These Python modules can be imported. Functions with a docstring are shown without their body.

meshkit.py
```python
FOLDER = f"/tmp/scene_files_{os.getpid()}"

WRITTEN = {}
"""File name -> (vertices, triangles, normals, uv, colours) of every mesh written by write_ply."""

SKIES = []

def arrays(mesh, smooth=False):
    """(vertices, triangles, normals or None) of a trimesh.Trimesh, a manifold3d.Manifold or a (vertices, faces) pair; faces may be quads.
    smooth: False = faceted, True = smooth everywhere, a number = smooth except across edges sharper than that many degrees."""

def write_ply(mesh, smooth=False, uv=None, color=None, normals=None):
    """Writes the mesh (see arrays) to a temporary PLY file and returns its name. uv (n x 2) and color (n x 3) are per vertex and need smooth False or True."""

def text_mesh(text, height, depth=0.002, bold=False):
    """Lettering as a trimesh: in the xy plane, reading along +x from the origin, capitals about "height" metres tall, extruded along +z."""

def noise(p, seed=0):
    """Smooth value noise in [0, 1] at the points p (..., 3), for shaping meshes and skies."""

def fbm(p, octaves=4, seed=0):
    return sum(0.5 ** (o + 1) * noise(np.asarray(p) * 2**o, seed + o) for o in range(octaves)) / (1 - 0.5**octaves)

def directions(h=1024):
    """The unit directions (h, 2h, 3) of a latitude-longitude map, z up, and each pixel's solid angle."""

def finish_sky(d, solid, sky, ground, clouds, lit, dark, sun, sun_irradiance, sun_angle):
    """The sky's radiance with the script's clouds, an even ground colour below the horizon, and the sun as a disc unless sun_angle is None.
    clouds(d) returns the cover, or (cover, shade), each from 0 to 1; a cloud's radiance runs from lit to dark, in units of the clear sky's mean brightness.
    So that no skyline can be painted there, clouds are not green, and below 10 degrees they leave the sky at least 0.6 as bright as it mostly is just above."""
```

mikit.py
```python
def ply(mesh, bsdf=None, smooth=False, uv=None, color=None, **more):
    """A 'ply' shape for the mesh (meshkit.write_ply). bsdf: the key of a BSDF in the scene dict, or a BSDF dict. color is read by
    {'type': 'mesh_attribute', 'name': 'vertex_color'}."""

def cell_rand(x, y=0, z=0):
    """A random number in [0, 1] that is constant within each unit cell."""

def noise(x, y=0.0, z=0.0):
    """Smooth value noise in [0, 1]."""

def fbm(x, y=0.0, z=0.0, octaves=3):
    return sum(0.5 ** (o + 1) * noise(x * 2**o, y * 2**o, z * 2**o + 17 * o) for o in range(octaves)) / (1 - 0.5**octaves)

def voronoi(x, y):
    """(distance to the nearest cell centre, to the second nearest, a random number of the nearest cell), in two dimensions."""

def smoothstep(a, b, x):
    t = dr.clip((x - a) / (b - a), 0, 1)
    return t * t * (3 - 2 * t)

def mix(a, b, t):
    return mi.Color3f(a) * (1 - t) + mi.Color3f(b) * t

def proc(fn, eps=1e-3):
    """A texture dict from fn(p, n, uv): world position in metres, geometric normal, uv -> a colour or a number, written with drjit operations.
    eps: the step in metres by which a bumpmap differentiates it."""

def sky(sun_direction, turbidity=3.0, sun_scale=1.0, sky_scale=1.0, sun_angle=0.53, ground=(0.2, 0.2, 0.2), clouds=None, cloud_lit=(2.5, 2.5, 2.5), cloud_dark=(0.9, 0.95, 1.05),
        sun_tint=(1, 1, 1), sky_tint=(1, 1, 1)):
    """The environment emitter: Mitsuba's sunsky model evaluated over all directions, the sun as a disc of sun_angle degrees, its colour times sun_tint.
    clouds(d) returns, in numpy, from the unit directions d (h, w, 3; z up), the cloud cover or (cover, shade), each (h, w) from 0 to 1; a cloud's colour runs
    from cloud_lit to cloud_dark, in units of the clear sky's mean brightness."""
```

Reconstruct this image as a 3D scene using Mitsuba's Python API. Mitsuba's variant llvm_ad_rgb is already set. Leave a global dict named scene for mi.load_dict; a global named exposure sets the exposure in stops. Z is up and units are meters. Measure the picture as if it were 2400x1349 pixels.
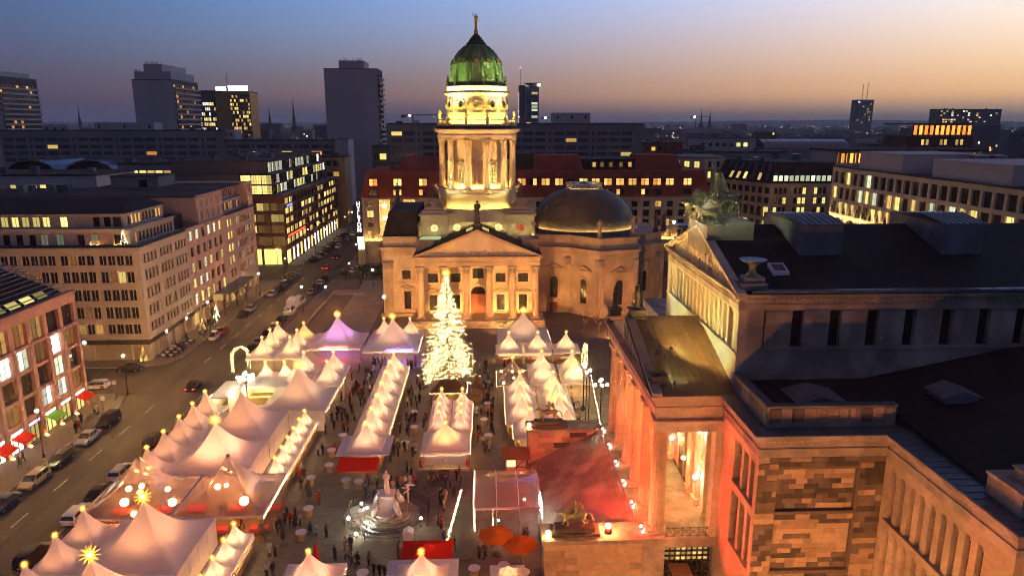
import math, random
import numpy as np, trimesh, mitsuba as mi, mikit, meshkit
import drjit as dr
import manifold3d as m3
from shapely.geometry import Polygon
from mikit import proc, noise, fbm, voronoi, cell_rand, smoothstep, mix

T = mi.ScalarTransform4f
scene, labels = {}, {}
R = random.Random(7)
NP = np.random.default_rng(11)
PI = math.pi

# ------------------------------------------------------------------ camera, exposure, sky (dusk; the sun has set behind the right edge)
exposure = 1.4
EYE = [0, 0, 45.0]
scene['camera'] = {'type': 'perspective', 'fov': 72.06, 'to_world': T().look_at(EYE, [0.037337, 0.973190, 45 - 0.226950], [0, 0, 1]), 'near_clip': 0.5, 'far_clip': 30000.0}
SUN_AZ = 47.0
_a, _e = math.radians(90 - SUN_AZ), math.radians(6)
SUN = [math.cos(_a) * math.cos(_e), math.sin(_a) * math.cos(_e), math.sin(_e)]


def dusk(d):
    """Thin high cloud and horizon haze: dense and warm towards the sunset, grey-blue away from it, with a few long wisps; an added dark veil overhead, out of view, dims the sky light."""
    e = np.degrees(np.arcsin(np.clip(d[..., 2], -1, 1)))
    a = np.degrees(np.arctan2(d[..., 0], d[..., 1]))
    da = np.abs((a - SUN_AZ + 180) % 360 - 180)
    g = np.exp(-(da / 54.7) ** 2)
    far = np.clip((da - 10) / 85, 0, 1)
    far = far * far * (3 - 2 * far)
    haze = .95 * np.exp(-(np.maximum(e - .5, 0) / (3.9 + 12 * g)) ** 1.76)
    up = np.clip((e - 15) / 27, 0, 1)  # added veil overhead, above the view, put in to weaken the blue sky light
    veil = 1 - (1 - .9 * far) * (1 - .96 * up * up * (3 - 2 * up))
    p = np.stack([a * .03 - e * .04, e * .2 + a * .03, 0 * a], -1)
    w = np.clip((meshkit.fbm(p, 5, 3) - .5) * 3.2, 0, 1) * np.clip((e - 2.5) / 5, 0, 1) * g
    cover = 1 - (1 - haze) * (1 - veil) * (1 - .5 * w)
    low = np.clip((2.1 - e) / 2.1, 0, 1)
    shade = (haze * np.clip(1 - g + g * .985 * low, 0, 1) + veil * (1 - .06 * up) + .36 * w) / np.maximum(haze + veil + .5 * w, 1e-6)
    return cover, np.clip(shade, 0, 1)


scene['sky'] = {**mikit.sky(SUN, turbidity=2.5, sun_scale=0.0, sky_scale=1.0, sky_tint=(2.07, 4.6, 10.9), clouds=dusk, cloud_lit=(1.77, .77, .22), cloud_dark=(.058, .061, .178), ground=(.05, .045, .05)),
                'sampling_weight': 12.0}

# ------------------------------------------------------------------ helpers


class B:
    """Collects triangles of one mesh."""

    def __init__(s):
        s.v, s.f, s.n = [], [], 0

    def add(s, v, f):
        v = np.asarray(v, float)
        if isinstance(f, list) and len({len(q) for q in f}) > 1:
            f = [(q[0], q[i], q[i + 1]) for q in f for i in range(1, len(q) - 1)]
        f = np.asarray(f, int)
        if f.shape[1] == 4:
            f = np.vstack([f[:, [0, 1, 2]], f[:, [0, 2, 3]]])
        s.v.append(v); s.f.append(f + s.n); s.n += len(v)
        return s

    def tm(s, m):
        if hasattr(m, 'to_mesh'):
            q = m.to_mesh()
            return s.add(q.vert_properties[:, :3], q.tri_verts)
        return s.add(m.vertices, m.faces)

    def hexa(s, p):
        """p: 8 corners, index = 4*a + 2*b + c with (a, b, c) right-handed."""
        return s.add(p, [[0, 1, 3, 2], [4, 6, 7, 5], [0, 4, 5, 1], [2, 3, 7, 6], [0, 2, 6, 4], [1, 5, 7, 3]])

    def box(s, x0, x1, y0, y1, z0, z1):
        return s.hexa([(x, y, z) for x in (x0, x1) for y in (y0, y1) for z in (z0, z1)])

    def cbox(s, x, y, w, d, z0, z1):
        return s.box(x - w / 2, x + w / 2, y - d / 2, y + d / 2, z0, z1)

    def quad(s, *p):
        return s.add(p, [[0, 1, 2], [0, 2, 3]])

    def prism(s, poly, z0, z1):
        m = trimesh.creation.extrude_polygon(poly if hasattr(poly, 'exterior') else Polygon(poly), z1 - z0, engine='earcut')
        m.apply_translation([0, 0, z0])
        return s.tm(m)

    def lathe(s, prof, c=(0, 0), seg=20, a0=0.0, z=0.0, sq=False):
        """Revolves [(r, z), ...] about the vertical through c."""
        pr = np.asarray(prof, float)
        an = a0 + np.arange(seg) * 2 * PI / seg
        v = np.stack([c[0] + pr[:, None, 0] * np.cos(an), c[1] + pr[:, None, 0] * np.sin(an), z + pr[:, None, 1] + 0 * an], -1).reshape(-1, 3)
        i, j = np.meshgrid(np.arange(len(pr) - 1), np.arange(seg), indexing='ij')
        k = (j + 1) % seg
        f = np.stack([i * seg + j, i * seg + k, (i + 1) * seg + k, (i + 1) * seg + j], -1).reshape(-1, 4)
        return s.add(v, f)

    def tube(s, pts, r, seg=6):
        pts = np.asarray(pts, float)
        r = np.broadcast_to(np.asarray(r, float), (len(pts),))
        t = np.gradient(pts, axis=0)
        t /= np.linalg.norm(t, axis=1, keepdims=True) + 1e-12
        ref = np.where(np.abs(t[:, 2:3]) < .9, [[0, 0, 1.]], [[1., 0, 0]])
        a = np.cross(t, ref); a /= np.linalg.norm(a, axis=1, keepdims=True) + 1e-12
        b = np.cross(t, a)
        an = np.arange(seg) * 2 * PI / seg
        v = pts[:, None] + r[:, None, None] * (a[:, None] * np.cos(an)[:, None] + b[:, None] * np.sin(an)[:, None])
        i, j = np.meshgrid(np.arange(len(pts) - 1), np.arange(seg), indexing='ij')
        k = (j + 1) % seg
        f = np.stack([i * seg + j, i * seg + k, (i + 1) * seg + k, (i + 1) * seg + j], -1).reshape(-1, 4)
        s.add(v.reshape(-1, 3), f)
        n = len(pts)
        s.add(np.vstack([v[0], v[-1]]), [[0, q + 1, q] for q in range(1, seg - 1)] + [[seg, seg + q, seg + q + 1] for q in range(1, seg - 1)])
        return s

    def ball(s, c, r, sub=1):
        m = ICO[sub]
        return s.add(m.vertices * r + np.asarray(c), m.faces)

    def mesh(s):
        return np.vstack(s.v), np.vstack(s.f)


ICO = [trimesh.creation.icosphere(subdivisions=k) for k in range(3)]


class Fr:
    """A facade's frame: u runs along it, d outwards, z up."""

    def __init__(s, o, u):
        s.o = np.array(o, float); s.u = np.array(u, float) / np.hypot(*u); s.n = np.array([s.u[1], -s.u[0]])

    def p(s, u, d, z):
        q = s.o + s.u * u + s.n * d
        return (q[0], q[1], z)

    def box(s, b, u0, u1, d0, d1, z0, z1):
        b.hexa([s.p(u, d, z) for d in (d0, d1) for u in (u0, u1) for z in (z0, z1)])

    def quad(s, b, u0, u1, d, z0, z1):
        b.quad(s.p(u0, d, z0), s.p(u1, d, z0), s.p(u1, d, z1), s.p(u0, d, z1))

    def poly(s, b, pts, d0, d1):
        """Extrudes the polygon of (u, z) points from d0 to d1."""
        m = trimesh.creation.extrude_polygon(pts if hasattr(pts, 'exterior') else Polygon(pts), d1 - d0, engine='earcut')
        v = np.array(m.vertices)
        q = s.o + v[:, :1] * s.u + (d0 + v[:, 2:]) * s.n
        b.add(np.column_stack([q, v[:, 1]]), m.faces)


_used = {}


def key(name):
    """The next free key of that name."""
    n = _used.get(name, -1) + 1
    _used[name] = n
    return name if n == 0 else '%s_%03d' % (name, n)


def thing(name, label, cat, group=None):
    k = key(name)
    labels[k] = {'label': label, 'category': cat}
    if group:
        labels[k]['group'] = group
    return k


def put(k, shape, mat=None, emit=None, w=0.0, smooth=False, at=None, **more):
    d = shape if isinstance(shape, dict) else mikit.ply(shape.mesh() if isinstance(shape, B) else shape, mat, smooth=smooth)
    d = dict(d)
    if at is not None:
        d['to_world'] = at
    if emit is not None:
        d['emitter'] = {'type': 'area', 'radiance': {'type': 'rgb', 'value': [float(x) for x in emit]}, 'sampling_weight': float(w)}
    scene[k] = d
    return k


def part(par, name, shape, mat=None, label=None, kind=None, **kw):
    k = key(par + '__' + name)
    put(k, shape, mat, **kw)
    if label or kind:
        labels[k] = {**({'label': label} if label else {}), **({'kind': kind} if kind else {})}
    return k


def struct(name, shape, mat, label=None, **kw):
    k = put(key(name), shape, mat, **kw)
    labels[k] = {'kind': 'structure', **({'label': label} if label else {})}
    return k


def ply(b, mat, smooth=False):
    return mikit.ply(b.mesh() if isinstance(b, B) else b, mat, smooth=smooth)


def rgb(*c):
    return {'type': 'rgb', 'value': list(map(float, c))}


def mat(k, d, two=True):
    scene[k] = {'type': 'twosided', 'b': d} if two else d


def pr(k, c, rough=.7, metal=0., spec=.4, **kw):
    mat(k, {'type': 'principled', 'base_color': c if isinstance(c, dict) else rgb(*c), 'roughness': rough, 'metallic': metal, 'specular': spec, **kw})


def df(k, *c):
    mat(k, {'type': 'diffuse', 'reflectance': c[0] if isinstance(c[0], dict) else rgb(*c)})


def spot(k, pos, target, inten, cut=40, beam=None, w=1.0):
    scene[k] = {'type': 'spot', 'to_world': T().look_at(list(map(float, pos)), list(map(float, target)), [0.01, 0.02, 1] if abs(target[0] - pos[0]) + abs(target[1] - pos[1]) > .01 else [0, 1, 0]),
                'intensity': rgb(*inten), 'cutoff_angle': float(cut), 'beam_width': float(beam if beam else cut * .6), 'sampling_weight': float(w)}


def sc(c, k):
    return [x * k for x in c]


# ------------------------------------------------------------------ materials
def stone_tex(c, dirt=.35, s=.35):
    c0, c1 = [float(q) * (1 - dirt) for q in c], [float(q) for q in c]
    def f(p, n, uv):
        a = fbm(p.x * s, p.y * s, p.z * s * .6, 4)
        b = noise(p.x * 3, p.y * 3, p.z * 3)
        k = smoothstep(.35, .75, a)
        return mix(c0, c1, k) * (0.88 + .24 * b)
    return proc(f)


pr('sandstone', stone_tex((.50, .40, .28)), .85, spec=.2)
pr('sandstone_pale', stone_tex((.56, .47, .34), .2), .85, spec=.2)
pr('sandstone_grey', stone_tex((.40, .34, .27), .45, .5), .85, spec=.2)
pr('block_pale', stone_tex((.47, .35, .23), .15, .9), .85, spec=.2)
pr('block_tan', stone_tex((.36, .26, .17), .25, .9), .85, spec=.2)
pr('block_dark', stone_tex((.17, .13, .10), .35, .9), .9, spec=.2)
pr('block_black', stone_tex((.085, .07, .06), .3, .9), .9, spec=.2)
pr('mortar', (.13, .10, .08), .95, spec=.1)
pr('statue_stone', stone_tex((.42, .37, .30), .5, 1.2), .8, spec=.2)
pr('statue_dark', stone_tex((.10, .085, .07), .4, 1.2), .7, spec=.3)
pr('marble', (.72, .70, .64), .4)
pr('plaster_cream', stone_tex((.50, .42, .31), .12, .12), .9, spec=.2)
pr('plaster_pink', stone_tex((.46, .33, .27), .12, .12), .9, spec=.2)
pr('plaster_grey', stone_tex((.36, .33, .30), .15, .12), .9, spec=.2)
pr('stone_red', stone_tex((.43, .24, .19), .2, .3), .85, spec=.2)
pr('concrete_pale', stone_tex((.47, .43, .41), .12, .06), .9, spec=.2)
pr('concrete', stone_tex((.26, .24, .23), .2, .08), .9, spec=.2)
pr('concrete_dark', stone_tex((.13, .12, .12), .2, .08), .9, spec=.2)
pr('brick_dark', stone_tex((.16, .075, .05), .3, .2), .9, spec=.2)
pr('roof_red', stone_tex((.34, .075, .045), .3, .25), .85, spec=.2)
pr('roof_dark', stone_tex((.030, .028, .028), .3, .3), .75, spec=.15)
pr('roof_grey', stone_tex((.12, .12, .125), .3, .15), .7)
pr('roof_flat', stone_tex((.07, .065, .062), .4, .3), .9, spec=.2)
pr('lead', stone_tex((.20, .20, .21), .3, .5), .5, .3)
pr('zinc_blue', stone_tex((.14, .17, .20), .25, .6), .45, .5)


def copper(c1, c2):
    def f(p, n, uv):
        a = dr.atan2(p.y - 176., p.x + 1.75)
        st = fbm(a * 9, p.z * .12, 0., 4)
        k = smoothstep(.3, .72, st * .7 + .3 * fbm(p.x * .5, p.y * .5, p.z * .5, 3))
        return mix(c1, c2, k)
    return proc(f)


pr('copper_green', copper((.05, .10, .035), (.20, .34, .12)), .6)
pr('copper_dark', stone_tex((.035, .045, .03), .4, .5), .6)
pr('bronze_green', stone_tex((.30, .33, .16), .4, .9), .55, .2)
pr('bronze_dark', stone_tex((.075, .06, .045), .4, .9), .45, .5)
pr('dome_brown', stone_tex((.15, .115, .075), .35, .35), .5, .1, .3)
pr('gold', (.85, .55, .14), .3, .9)
pr('metal_dark', (.035, .035, .038), .45, .6)
pr('metal_grey', (.25, .25, .26), .4, .8)
pr('frame_dark', (.03, .028, .027), .6)
pr('frame_white', (.55, .52, .48), .6)
pr('wood_brown', (.16, .075, .035), .7)
pr('wood_pale', (.42, .27, .13), .7)
pr('door_red', (.20, .055, .035), .6)
pr('glass_dark', (.018, .016, .015), .12, spec=.6)
pr('glass_blue', (.03, .045, .07), .12, spec=.6)
pr('gold_glass', (.34, .20, .06), .35, .5)
pr('lit_glass', (.05, .05, .05), .4)
pr('red_cloth', (.55, .035, .025), .8)
pr('orange_cloth', (.62, .14, .035), .8)
pr('green_cloth', (.10, .30, .03), .8)
pr('dark_cloth', (.03, .025, .022), .9)
pr('white_paint', (.72, .70, .68), .5)
pr('rubber', (.015, .015, .015), .8)
pr('bark', (.055, .038, .025), .9)
pr('twig', (.07, .048, .035), .9)
pr('needle', (.022, .045, .015), .8)
pr('leaf_dark', (.03, .055, .02), .8)
scene['canvas'] = {'type': 'principledthin', 'base_color': rgb(.80, .74, .72), 'roughness': .75, 'diff_trans': .55, 'spec_trans': 0.0}
scene['canvas_grey'] = {'type': 'principledthin', 'base_color': rgb(.62, .60, .62), 'roughness': .8, 'diff_trans': .12, 'spec_trans': 0.0}
scene['awning_red'] = {'type': 'principledthin', 'base_color': rgb(.60, .03, .02), 'roughness': .8, 'diff_trans': .5, 'spec_trans': 0.0}
scene['awning_orange'] = {'type': 'principledthin', 'base_color': rgb(.70, .15, .03), 'roughness': .8, 'diff_trans': .5, 'spec_trans': 0.0}
scene['clear_film'] = {'type': 'blendbsdf', 'weight': {'type': 'float', 'value': .22} if False else .22, 'a': {'type': 'thindielectric', 'int_ior': 1.45},
                       'b': {'type': 'principledthin', 'base_color': rgb(.75, .62, .55), 'roughness': .5, 'diff_trans': 1.0, 'spec_trans': 0.0}}
scene['clear_pane'] = {'type': 'thindielectric', 'int_ior': 1.5}


def asphalt(p, n, uv):
    a = fbm(p.x * .12, p.y * .12, 0., 4)
    b = noise(p.x * 5, p.y * 5, 0.)
    tr = smoothstep(.48, .62, fbm(p.x * .9, p.y * .035, 3., 3))
    return mix((.040, .036, .034), (.085, .075, .068), a) * (.8 + .4 * b) * (1 - .25 * tr)


def paving(p, n, uv):
    gx, gy = p.x / .6, p.y / .4
    row = dr.floor(gy)
    fx = gx + .5 * (row - 2 * dr.floor(row / 2))
    ex = dr.minimum(fx - dr.floor(fx), 1 - fx + dr.floor(fx)); ey = dr.minimum(gy - row, 1 - gy + row)
    j = smoothstep(0., .07, dr.minimum(ex, ey))
    c = cell_rand(dr.floor(fx), row)
    return mix((.07, .06, .05), (.18, .155, .13), .3 + .4 * c + .3 * fbm(p.x * .3, p.y * .3, 0., 3)) * (.55 + .45 * j)


def land(p, n, uv):
    a = fbm(p.x * .004, p.y * .004, 0., 4)
    return mix((.03, .028, .026), (.075, .068, .062), a)


pr('asphalt', proc(asphalt), .75)
pr('paving', proc(paving), .8)
pr('land', proc(land), .95, spec=.1)
pr('lane_paint', (.55, .52, .45), .7)
pr('kerb_stone', stone_tex((.30, .27, .24), .2, 1.), .8)

# radiances of lit panes and lamps
WARM, AMBER, ORANGE, COOL, WHITE, YEL = (.42, .27, .075), (.36, .19, .045), (.38, .14, .025), (.38, .42, .27), (.55, .52, .42), (.46, .36, .10)
SODIUM = (1.0, .50, .16)
BULB = (1.0, .70, .32)
# ------------------------------------------------------------------ figures: people, statues, animals
def sph(c, r, seg=8):
    return m3.Manifold.sphere(r, seg).translate(list(map(float, c)))


def bone(a, ra, b, rb, seg=8):
    return m3.Manifold.batch_hull([sph(a, ra, seg), sph(b, rb, seg)])


def joint_set(pose, rnd):
    """Joints of a 1.75 m figure facing -y. pose: stand, walk, talk, sit, raise."""
    J = {'pelvis': (0, 0, .95), 'waist': (0, .01, 1.10), 'chest': (0, .0, 1.33), 'neck': (0, .0, 1.50), 'head': (0, -.02, 1.64)}
    sw = .0
    if pose == 'walk':
        sw = rnd.uniform(.22, .34)
    J['hipl'], J['hipr'] = (.09, 0, .92), (-.09, 0, .92)
    J['kneel'], J['kneer'] = (.10, -sw * .7 - .02, .49), (-.10, sw * .25, .49)
    J['anklel'], J['ankler'] = (.10, -sw * .9, .08), (-.10, sw * 1.1, .10 + sw * .2)
    J['toel'], J['toer'] = (.12, -sw * .9 - .16, .04), (-.12, sw * 1.1 - .15, .05)
    J['shl'], J['shr'] = (.18, .0, 1.43), (-.18, .0, 1.43)
    J['elbl'], J['elbr'] = (.24, .03 + sw * .3, 1.14), (-.24, .03 - sw * .4, 1.14)
    J['handl'], J['handr'] = (.23, -.10 + sw * .3, .90), (-.23, -.10 - sw * .5, .92)
    if pose == 'talk':
        J['handl'] = (.12, -.30, 1.15); J['elbl'] = (.24, -.04, 1.13)
    if pose == 'hold':
        J['handl'] = (.07, -.30, 1.22); J['handr'] = (-.07, -.31, 1.20); J['elbl'] = (.25, -.06, 1.14); J['elbr'] = (-.25, -.06, 1.14)
    if pose == 'raise':
        J['elbr'] = (-.36, -.06, 1.60); J['handr'] = (-.40, -.12, 1.90)
    if pose == 'sit':
        dz = -.45
        for k in ('pelvis', 'waist', 'chest', 'neck', 'head', 'hipl', 'hipr', 'shl', 'shr', 'elbl', 'elbr'):
            J[k] = (J[k][0], J[k][1], J[k][2] + dz)
        J['kneel'], J['kneer'] = (.11, -.42, .50), (-.11, -.40, .50)
        J['anklel'], J['ankler'] = (.11, -.38, .08), (-.11, -.42, .08)
        J['toel'], J['toer'] = (.12, -.54, .04), (-.12, -.58, .04)
        J['handl'], J['handr'] = (.12, -.34, .72), (-.12, -.32, .74)
    return J


def hand(J, s):
    h, e = np.array(J['hand' + s]), np.array(J['elb' + s])
    d = (h - e) / np.linalg.norm(h - e)
    side = np.cross(d, [0, 1, .01]); side /= np.linalg.norm(side)
    out = [bone(h, .035, h + d * .08, .034, 6)]
    for i in range(4):
        b0 = h + d * .08 + side * (i - 1.5) * .019
        out.append(bone(b0, .010, b0 + d * (.07 - .008 * abs(i - 1.3)) + np.array([0, -.015, 0]), .008, 4))
    out.append(bone(h + d * .02 - side * .03, .011, h + d * .075 - side * .055, .009, 4))
    return out


def body_mesh(J, fine=True):
    s = [bone(J['pelvis'], .125, J['waist'], .115), bone(J['waist'], .115, J['chest'], .135), bone(J['chest'], .12, J['neck'], .055), bone(J['shl'], .06, J['shr'], .06), bone(J['neck'], .052, J['head'], .06)]
    hd = np.array(J['head'])
    s += [m3.Manifold.batch_hull([sph(hd + (0, .02, .03), .092, 10), sph(hd + (0, -.035, -.055), .055, 8)]), sph(hd + (0, -.098, -.01), .017, 6), sph(hd + (.088, .02, 0), .022, 6), sph(hd + (-.088, .02, 0), .022, 6),
          bone(hd + (-.022, -.078, -.048), .010, hd + (.022, -.078, -.048), .010, 5)]
    for q in 'lr':
        s += [bone(J['hip' + q], .095, J['knee' + q], .06), bone(J['knee' + q], .06, J['ankle' + q], .042), bone(J['ankle' + q], .045, J['toe' + q], .034), bone(J['sh' + q], .058, J['elb' + q], .043), bone(J['elb' + q], .043, J['hand' + q], .030)]
        s += hand(J, q) if fine else [sph(J['hand' + q], .05, 6)]
    return m3.Manifold.batch_boolean(s, m3.OpType.Add)


def coat_mesh(J, hem=.62, flare=.19):
    if J['pelvis'][2] < .7:
        s = [bone(J['pelvis'], .155, J['chest'], .165), bone(J['chest'], .15, J['neck'], .075)]
    else:
        s = [m3.Manifold.batch_hull([sph((.07, 0, hem), flare * .7), sph((-.07, 0, hem), flare * .7), sph(J['waist'], .15)]), bone(J['waist'], .145, J['chest'], .165), bone(J['chest'], .15, J['neck'], .075)]
    s.append(bone(J['shl'], .085, J['shr'], .085))
    for q in 'lr':
        s += [bone(J['sh' + q], .085, J['elb' + q], .066), bone(J['elb' + q], .066, np.array(J['hand' + q]) * .85 + np.array(J['elb' + q]) * .15, .050)]
    return m3.Manifold.batch_boolean(s, m3.OpType.Add)


def trouser_mesh(J):
    s = [bone(J['pelvis'], .14, J['pelvis'], .14)]
    for q in 'lr':
        s += [bone(J['hip' + q], .115, J['knee' + q], .078), bone(J['knee' + q], .078, J['ankle' + q], .058), bone(J['ankle' + q], .06, J['toe' + q], .046)]
    return m3.Manifold.batch_boolean(s, m3.OpType.Add)


def hair_mesh(J, kind):
    hd = np.array(J['head'])
    if kind == 'hat':
        return m3.Manifold.batch_hull([sph(hd + (0, .02, .07), .105, 9), sph(hd + (0, .03, .13), .06, 8)])
    if kind == 'long':
        return m3.Manifold.batch_boolean([sph(hd + (0, .035, .04), .105, 9), bone(hd + (0, .07, .0), .085, hd + (0, .08, -.2), .07)], m3.OpType.Add)
    return sph(hd + (0, .03, .05), .10, 9)


def robed(pose='stand', rnd=R, wide=1.0):
    """A draped standing statue, one continuous mesh, 1.75 high, facing -y."""
    J = joint_set(pose, rnd)
    s = [body_mesh(J, False)]
    folds = [bone((.16 * math.cos(a) * wide, .13 * math.sin(a) * wide, .05), .06, (.09 * math.cos(a + .3), .08 * math.sin(a + .3), 1.25), .06, 6) for a in np.arange(9) * 2 * PI / 9]
    s += [m3.Manifold.batch_hull([m3.Manifold.cylinder(.06, .24 * wide, .24 * wide, 12), sph((0, 0, 1.0), .15)])] + folds
    s += [bone(J['shl'], .08, (-.1, -.12, .95), .09), bone(J['shr'], .075, (.05, .12, .8), .10)]
    return m3.Manifold.batch_boolean(s, m3.OpType.Add)


def smooth_m(m, edge=.08, it=6):
    m = m.refine_to_length(edge)
    q = m.to_mesh()
    t = trimesh.Trimesh(q.vert_properties[:, :3], q.tri_verts, process=False)
    trimesh.smoothing.filter_taubin(t, iterations=it)
    return t


def beast(kind='lion', seg=10):
    """A big cat, about 2 m long, facing -x, feet on z = 0."""
    S = lambda p, r, q, t: bone(p, r, q, t, seg)
    s = [S((-.55, 0, .82), .27, (.1, 0, .84), .23), S((.1, 0, .84), .23, (.65, 0, .86), .25), S((-.6, 0, .88), .22, (-.95, 0, 1.12), .16),
         S((-.95, 0, 1.15), .17, (-1.2, 0, 1.10), .11), S((-1.2, 0, 1.09), .10, (-1.33, 0, 1.05), .075), sph((-.95, .12, 1.32), .05, 6), sph((-.95, -.12, 1.32), .05, 6)]
    if kind == 'lion':
        s += [S((-.75, 0, 1.12), .27, (-.6, 0, .78), .27)]
    st = .18
    for sd, f, h in ((.16, -st, st), (-.16, .12, -.1)):
        s += [S((-.6, sd, .78), .14, (-.62 + f * .5, sd, .42), .085), S((-.62 + f * .5, sd, .42), .085, (-.60 + f, sd, .08), .065), S((-.60 + f, sd, .06), .065, (-.74 + f, sd, .05), .06)]
        s += [S((.62, sd, .80), .19, (.52 + h * .4, sd, .48), .11), S((.52 + h * .4, sd, .48), .10, (.80 + h, sd, .30), .065), S((.80 + h, sd, .30), .06, (.74 + h, sd, .07), .055), S((.74 + h, sd, .06), .06, (.60 + h, sd, .05), .058)]
    tail = [(.85, 0, .92), (1.08, 0, .95), (1.22, .03, .75), (1.28, .03, .45), (1.42, .02, .32)]
    s += [S(tail[i], .045, tail[i + 1], .045) for i in range(4)] + [sph(tail[-1], .08, 6)]
    return smooth_m(m3.Manifold.batch_boolean(s, m3.OpType.Add), .09, 5)


def winged_rider():
    """A winged child astride, playing; seat at z = 0, facing -x."""
    s = [bone((0, 0, .12), .15, (-.02, 0, .5), .16), bone((-.02, 0, .5), .1, (-.04, 0, .66), .06), sph((-.06, 0, .80), .13, 10), sph((-.18, 0, .79), .03, 6), sph((-.04, 0, .86), .125, 8)]
    for sd in (1, -1):
        s += [bone((0, sd * .1, .1), .11, (-.25, sd * .28, -.05), .08), bone((-.25, sd * .28, -.05), .08, (-.12, sd * .32, -.42), .055), bone((-.12, sd * .32, -.44), .05, (-.26, sd * .34, -.46), .04),
              bone((-.02, sd * .16, .55), .065, (-.18, sd * .24, .36), .05), bone((-.18, sd * .24, .36), .05, (-.34, sd * .10, .42), .04), sph((-.36, sd * .09, .43), .05, 6)]
        for k in range(6):
            s.append(bone((.10, sd * .08, .5), .045, (.42 + .05 * k, sd * (.26 + .03 * k), .82 - .15 * k), .035, 5))
    s.append(bone((-.40, .04, .3), .03, (-.36, -.04, .72), .03, 6))
    return smooth_m(m3.Manifold.batch_boolean(s, m3.OpType.Add), .07, 3)


def person_like(z, sc_=1.0):
    return z
# ------------------------------------------------------------------ the setting: ground, road, pavements
GZ = .12   # level of the square and the pavements
b = B(); b.quad((-9600, -300, -.02), (9600, -300, -.02), (9600, 9600, -.02), (-9600, 9600, -.02))
struct('ground', b, 'land')
b = B()
b.box(-60, -45.2, -30, 430, -.5, 0)
b.box(-260, -60, 115.5, 129.0, -.5, 0)
b.box(-260, -60, 206, 226, -.5, 0); b.box(-45.2, 150, 206, 226, -.5, 0)
b.box(60, 68, 90, 206, -.5, 0)
struct('road', b, 'asphalt')
b = B(); b.prism([(-45.0, -30), (60, -30), (60, 206), (-45.0, 206)], -.5, GZ)
struct('market_square', b, 'paving')
b = B()
b.prism([(-120, -30), (-60.2, -30), (-60.2, 111), (-60.9, 113.8), (-63, 115.3), (-160, 115.3)], -.5, GZ)
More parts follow.
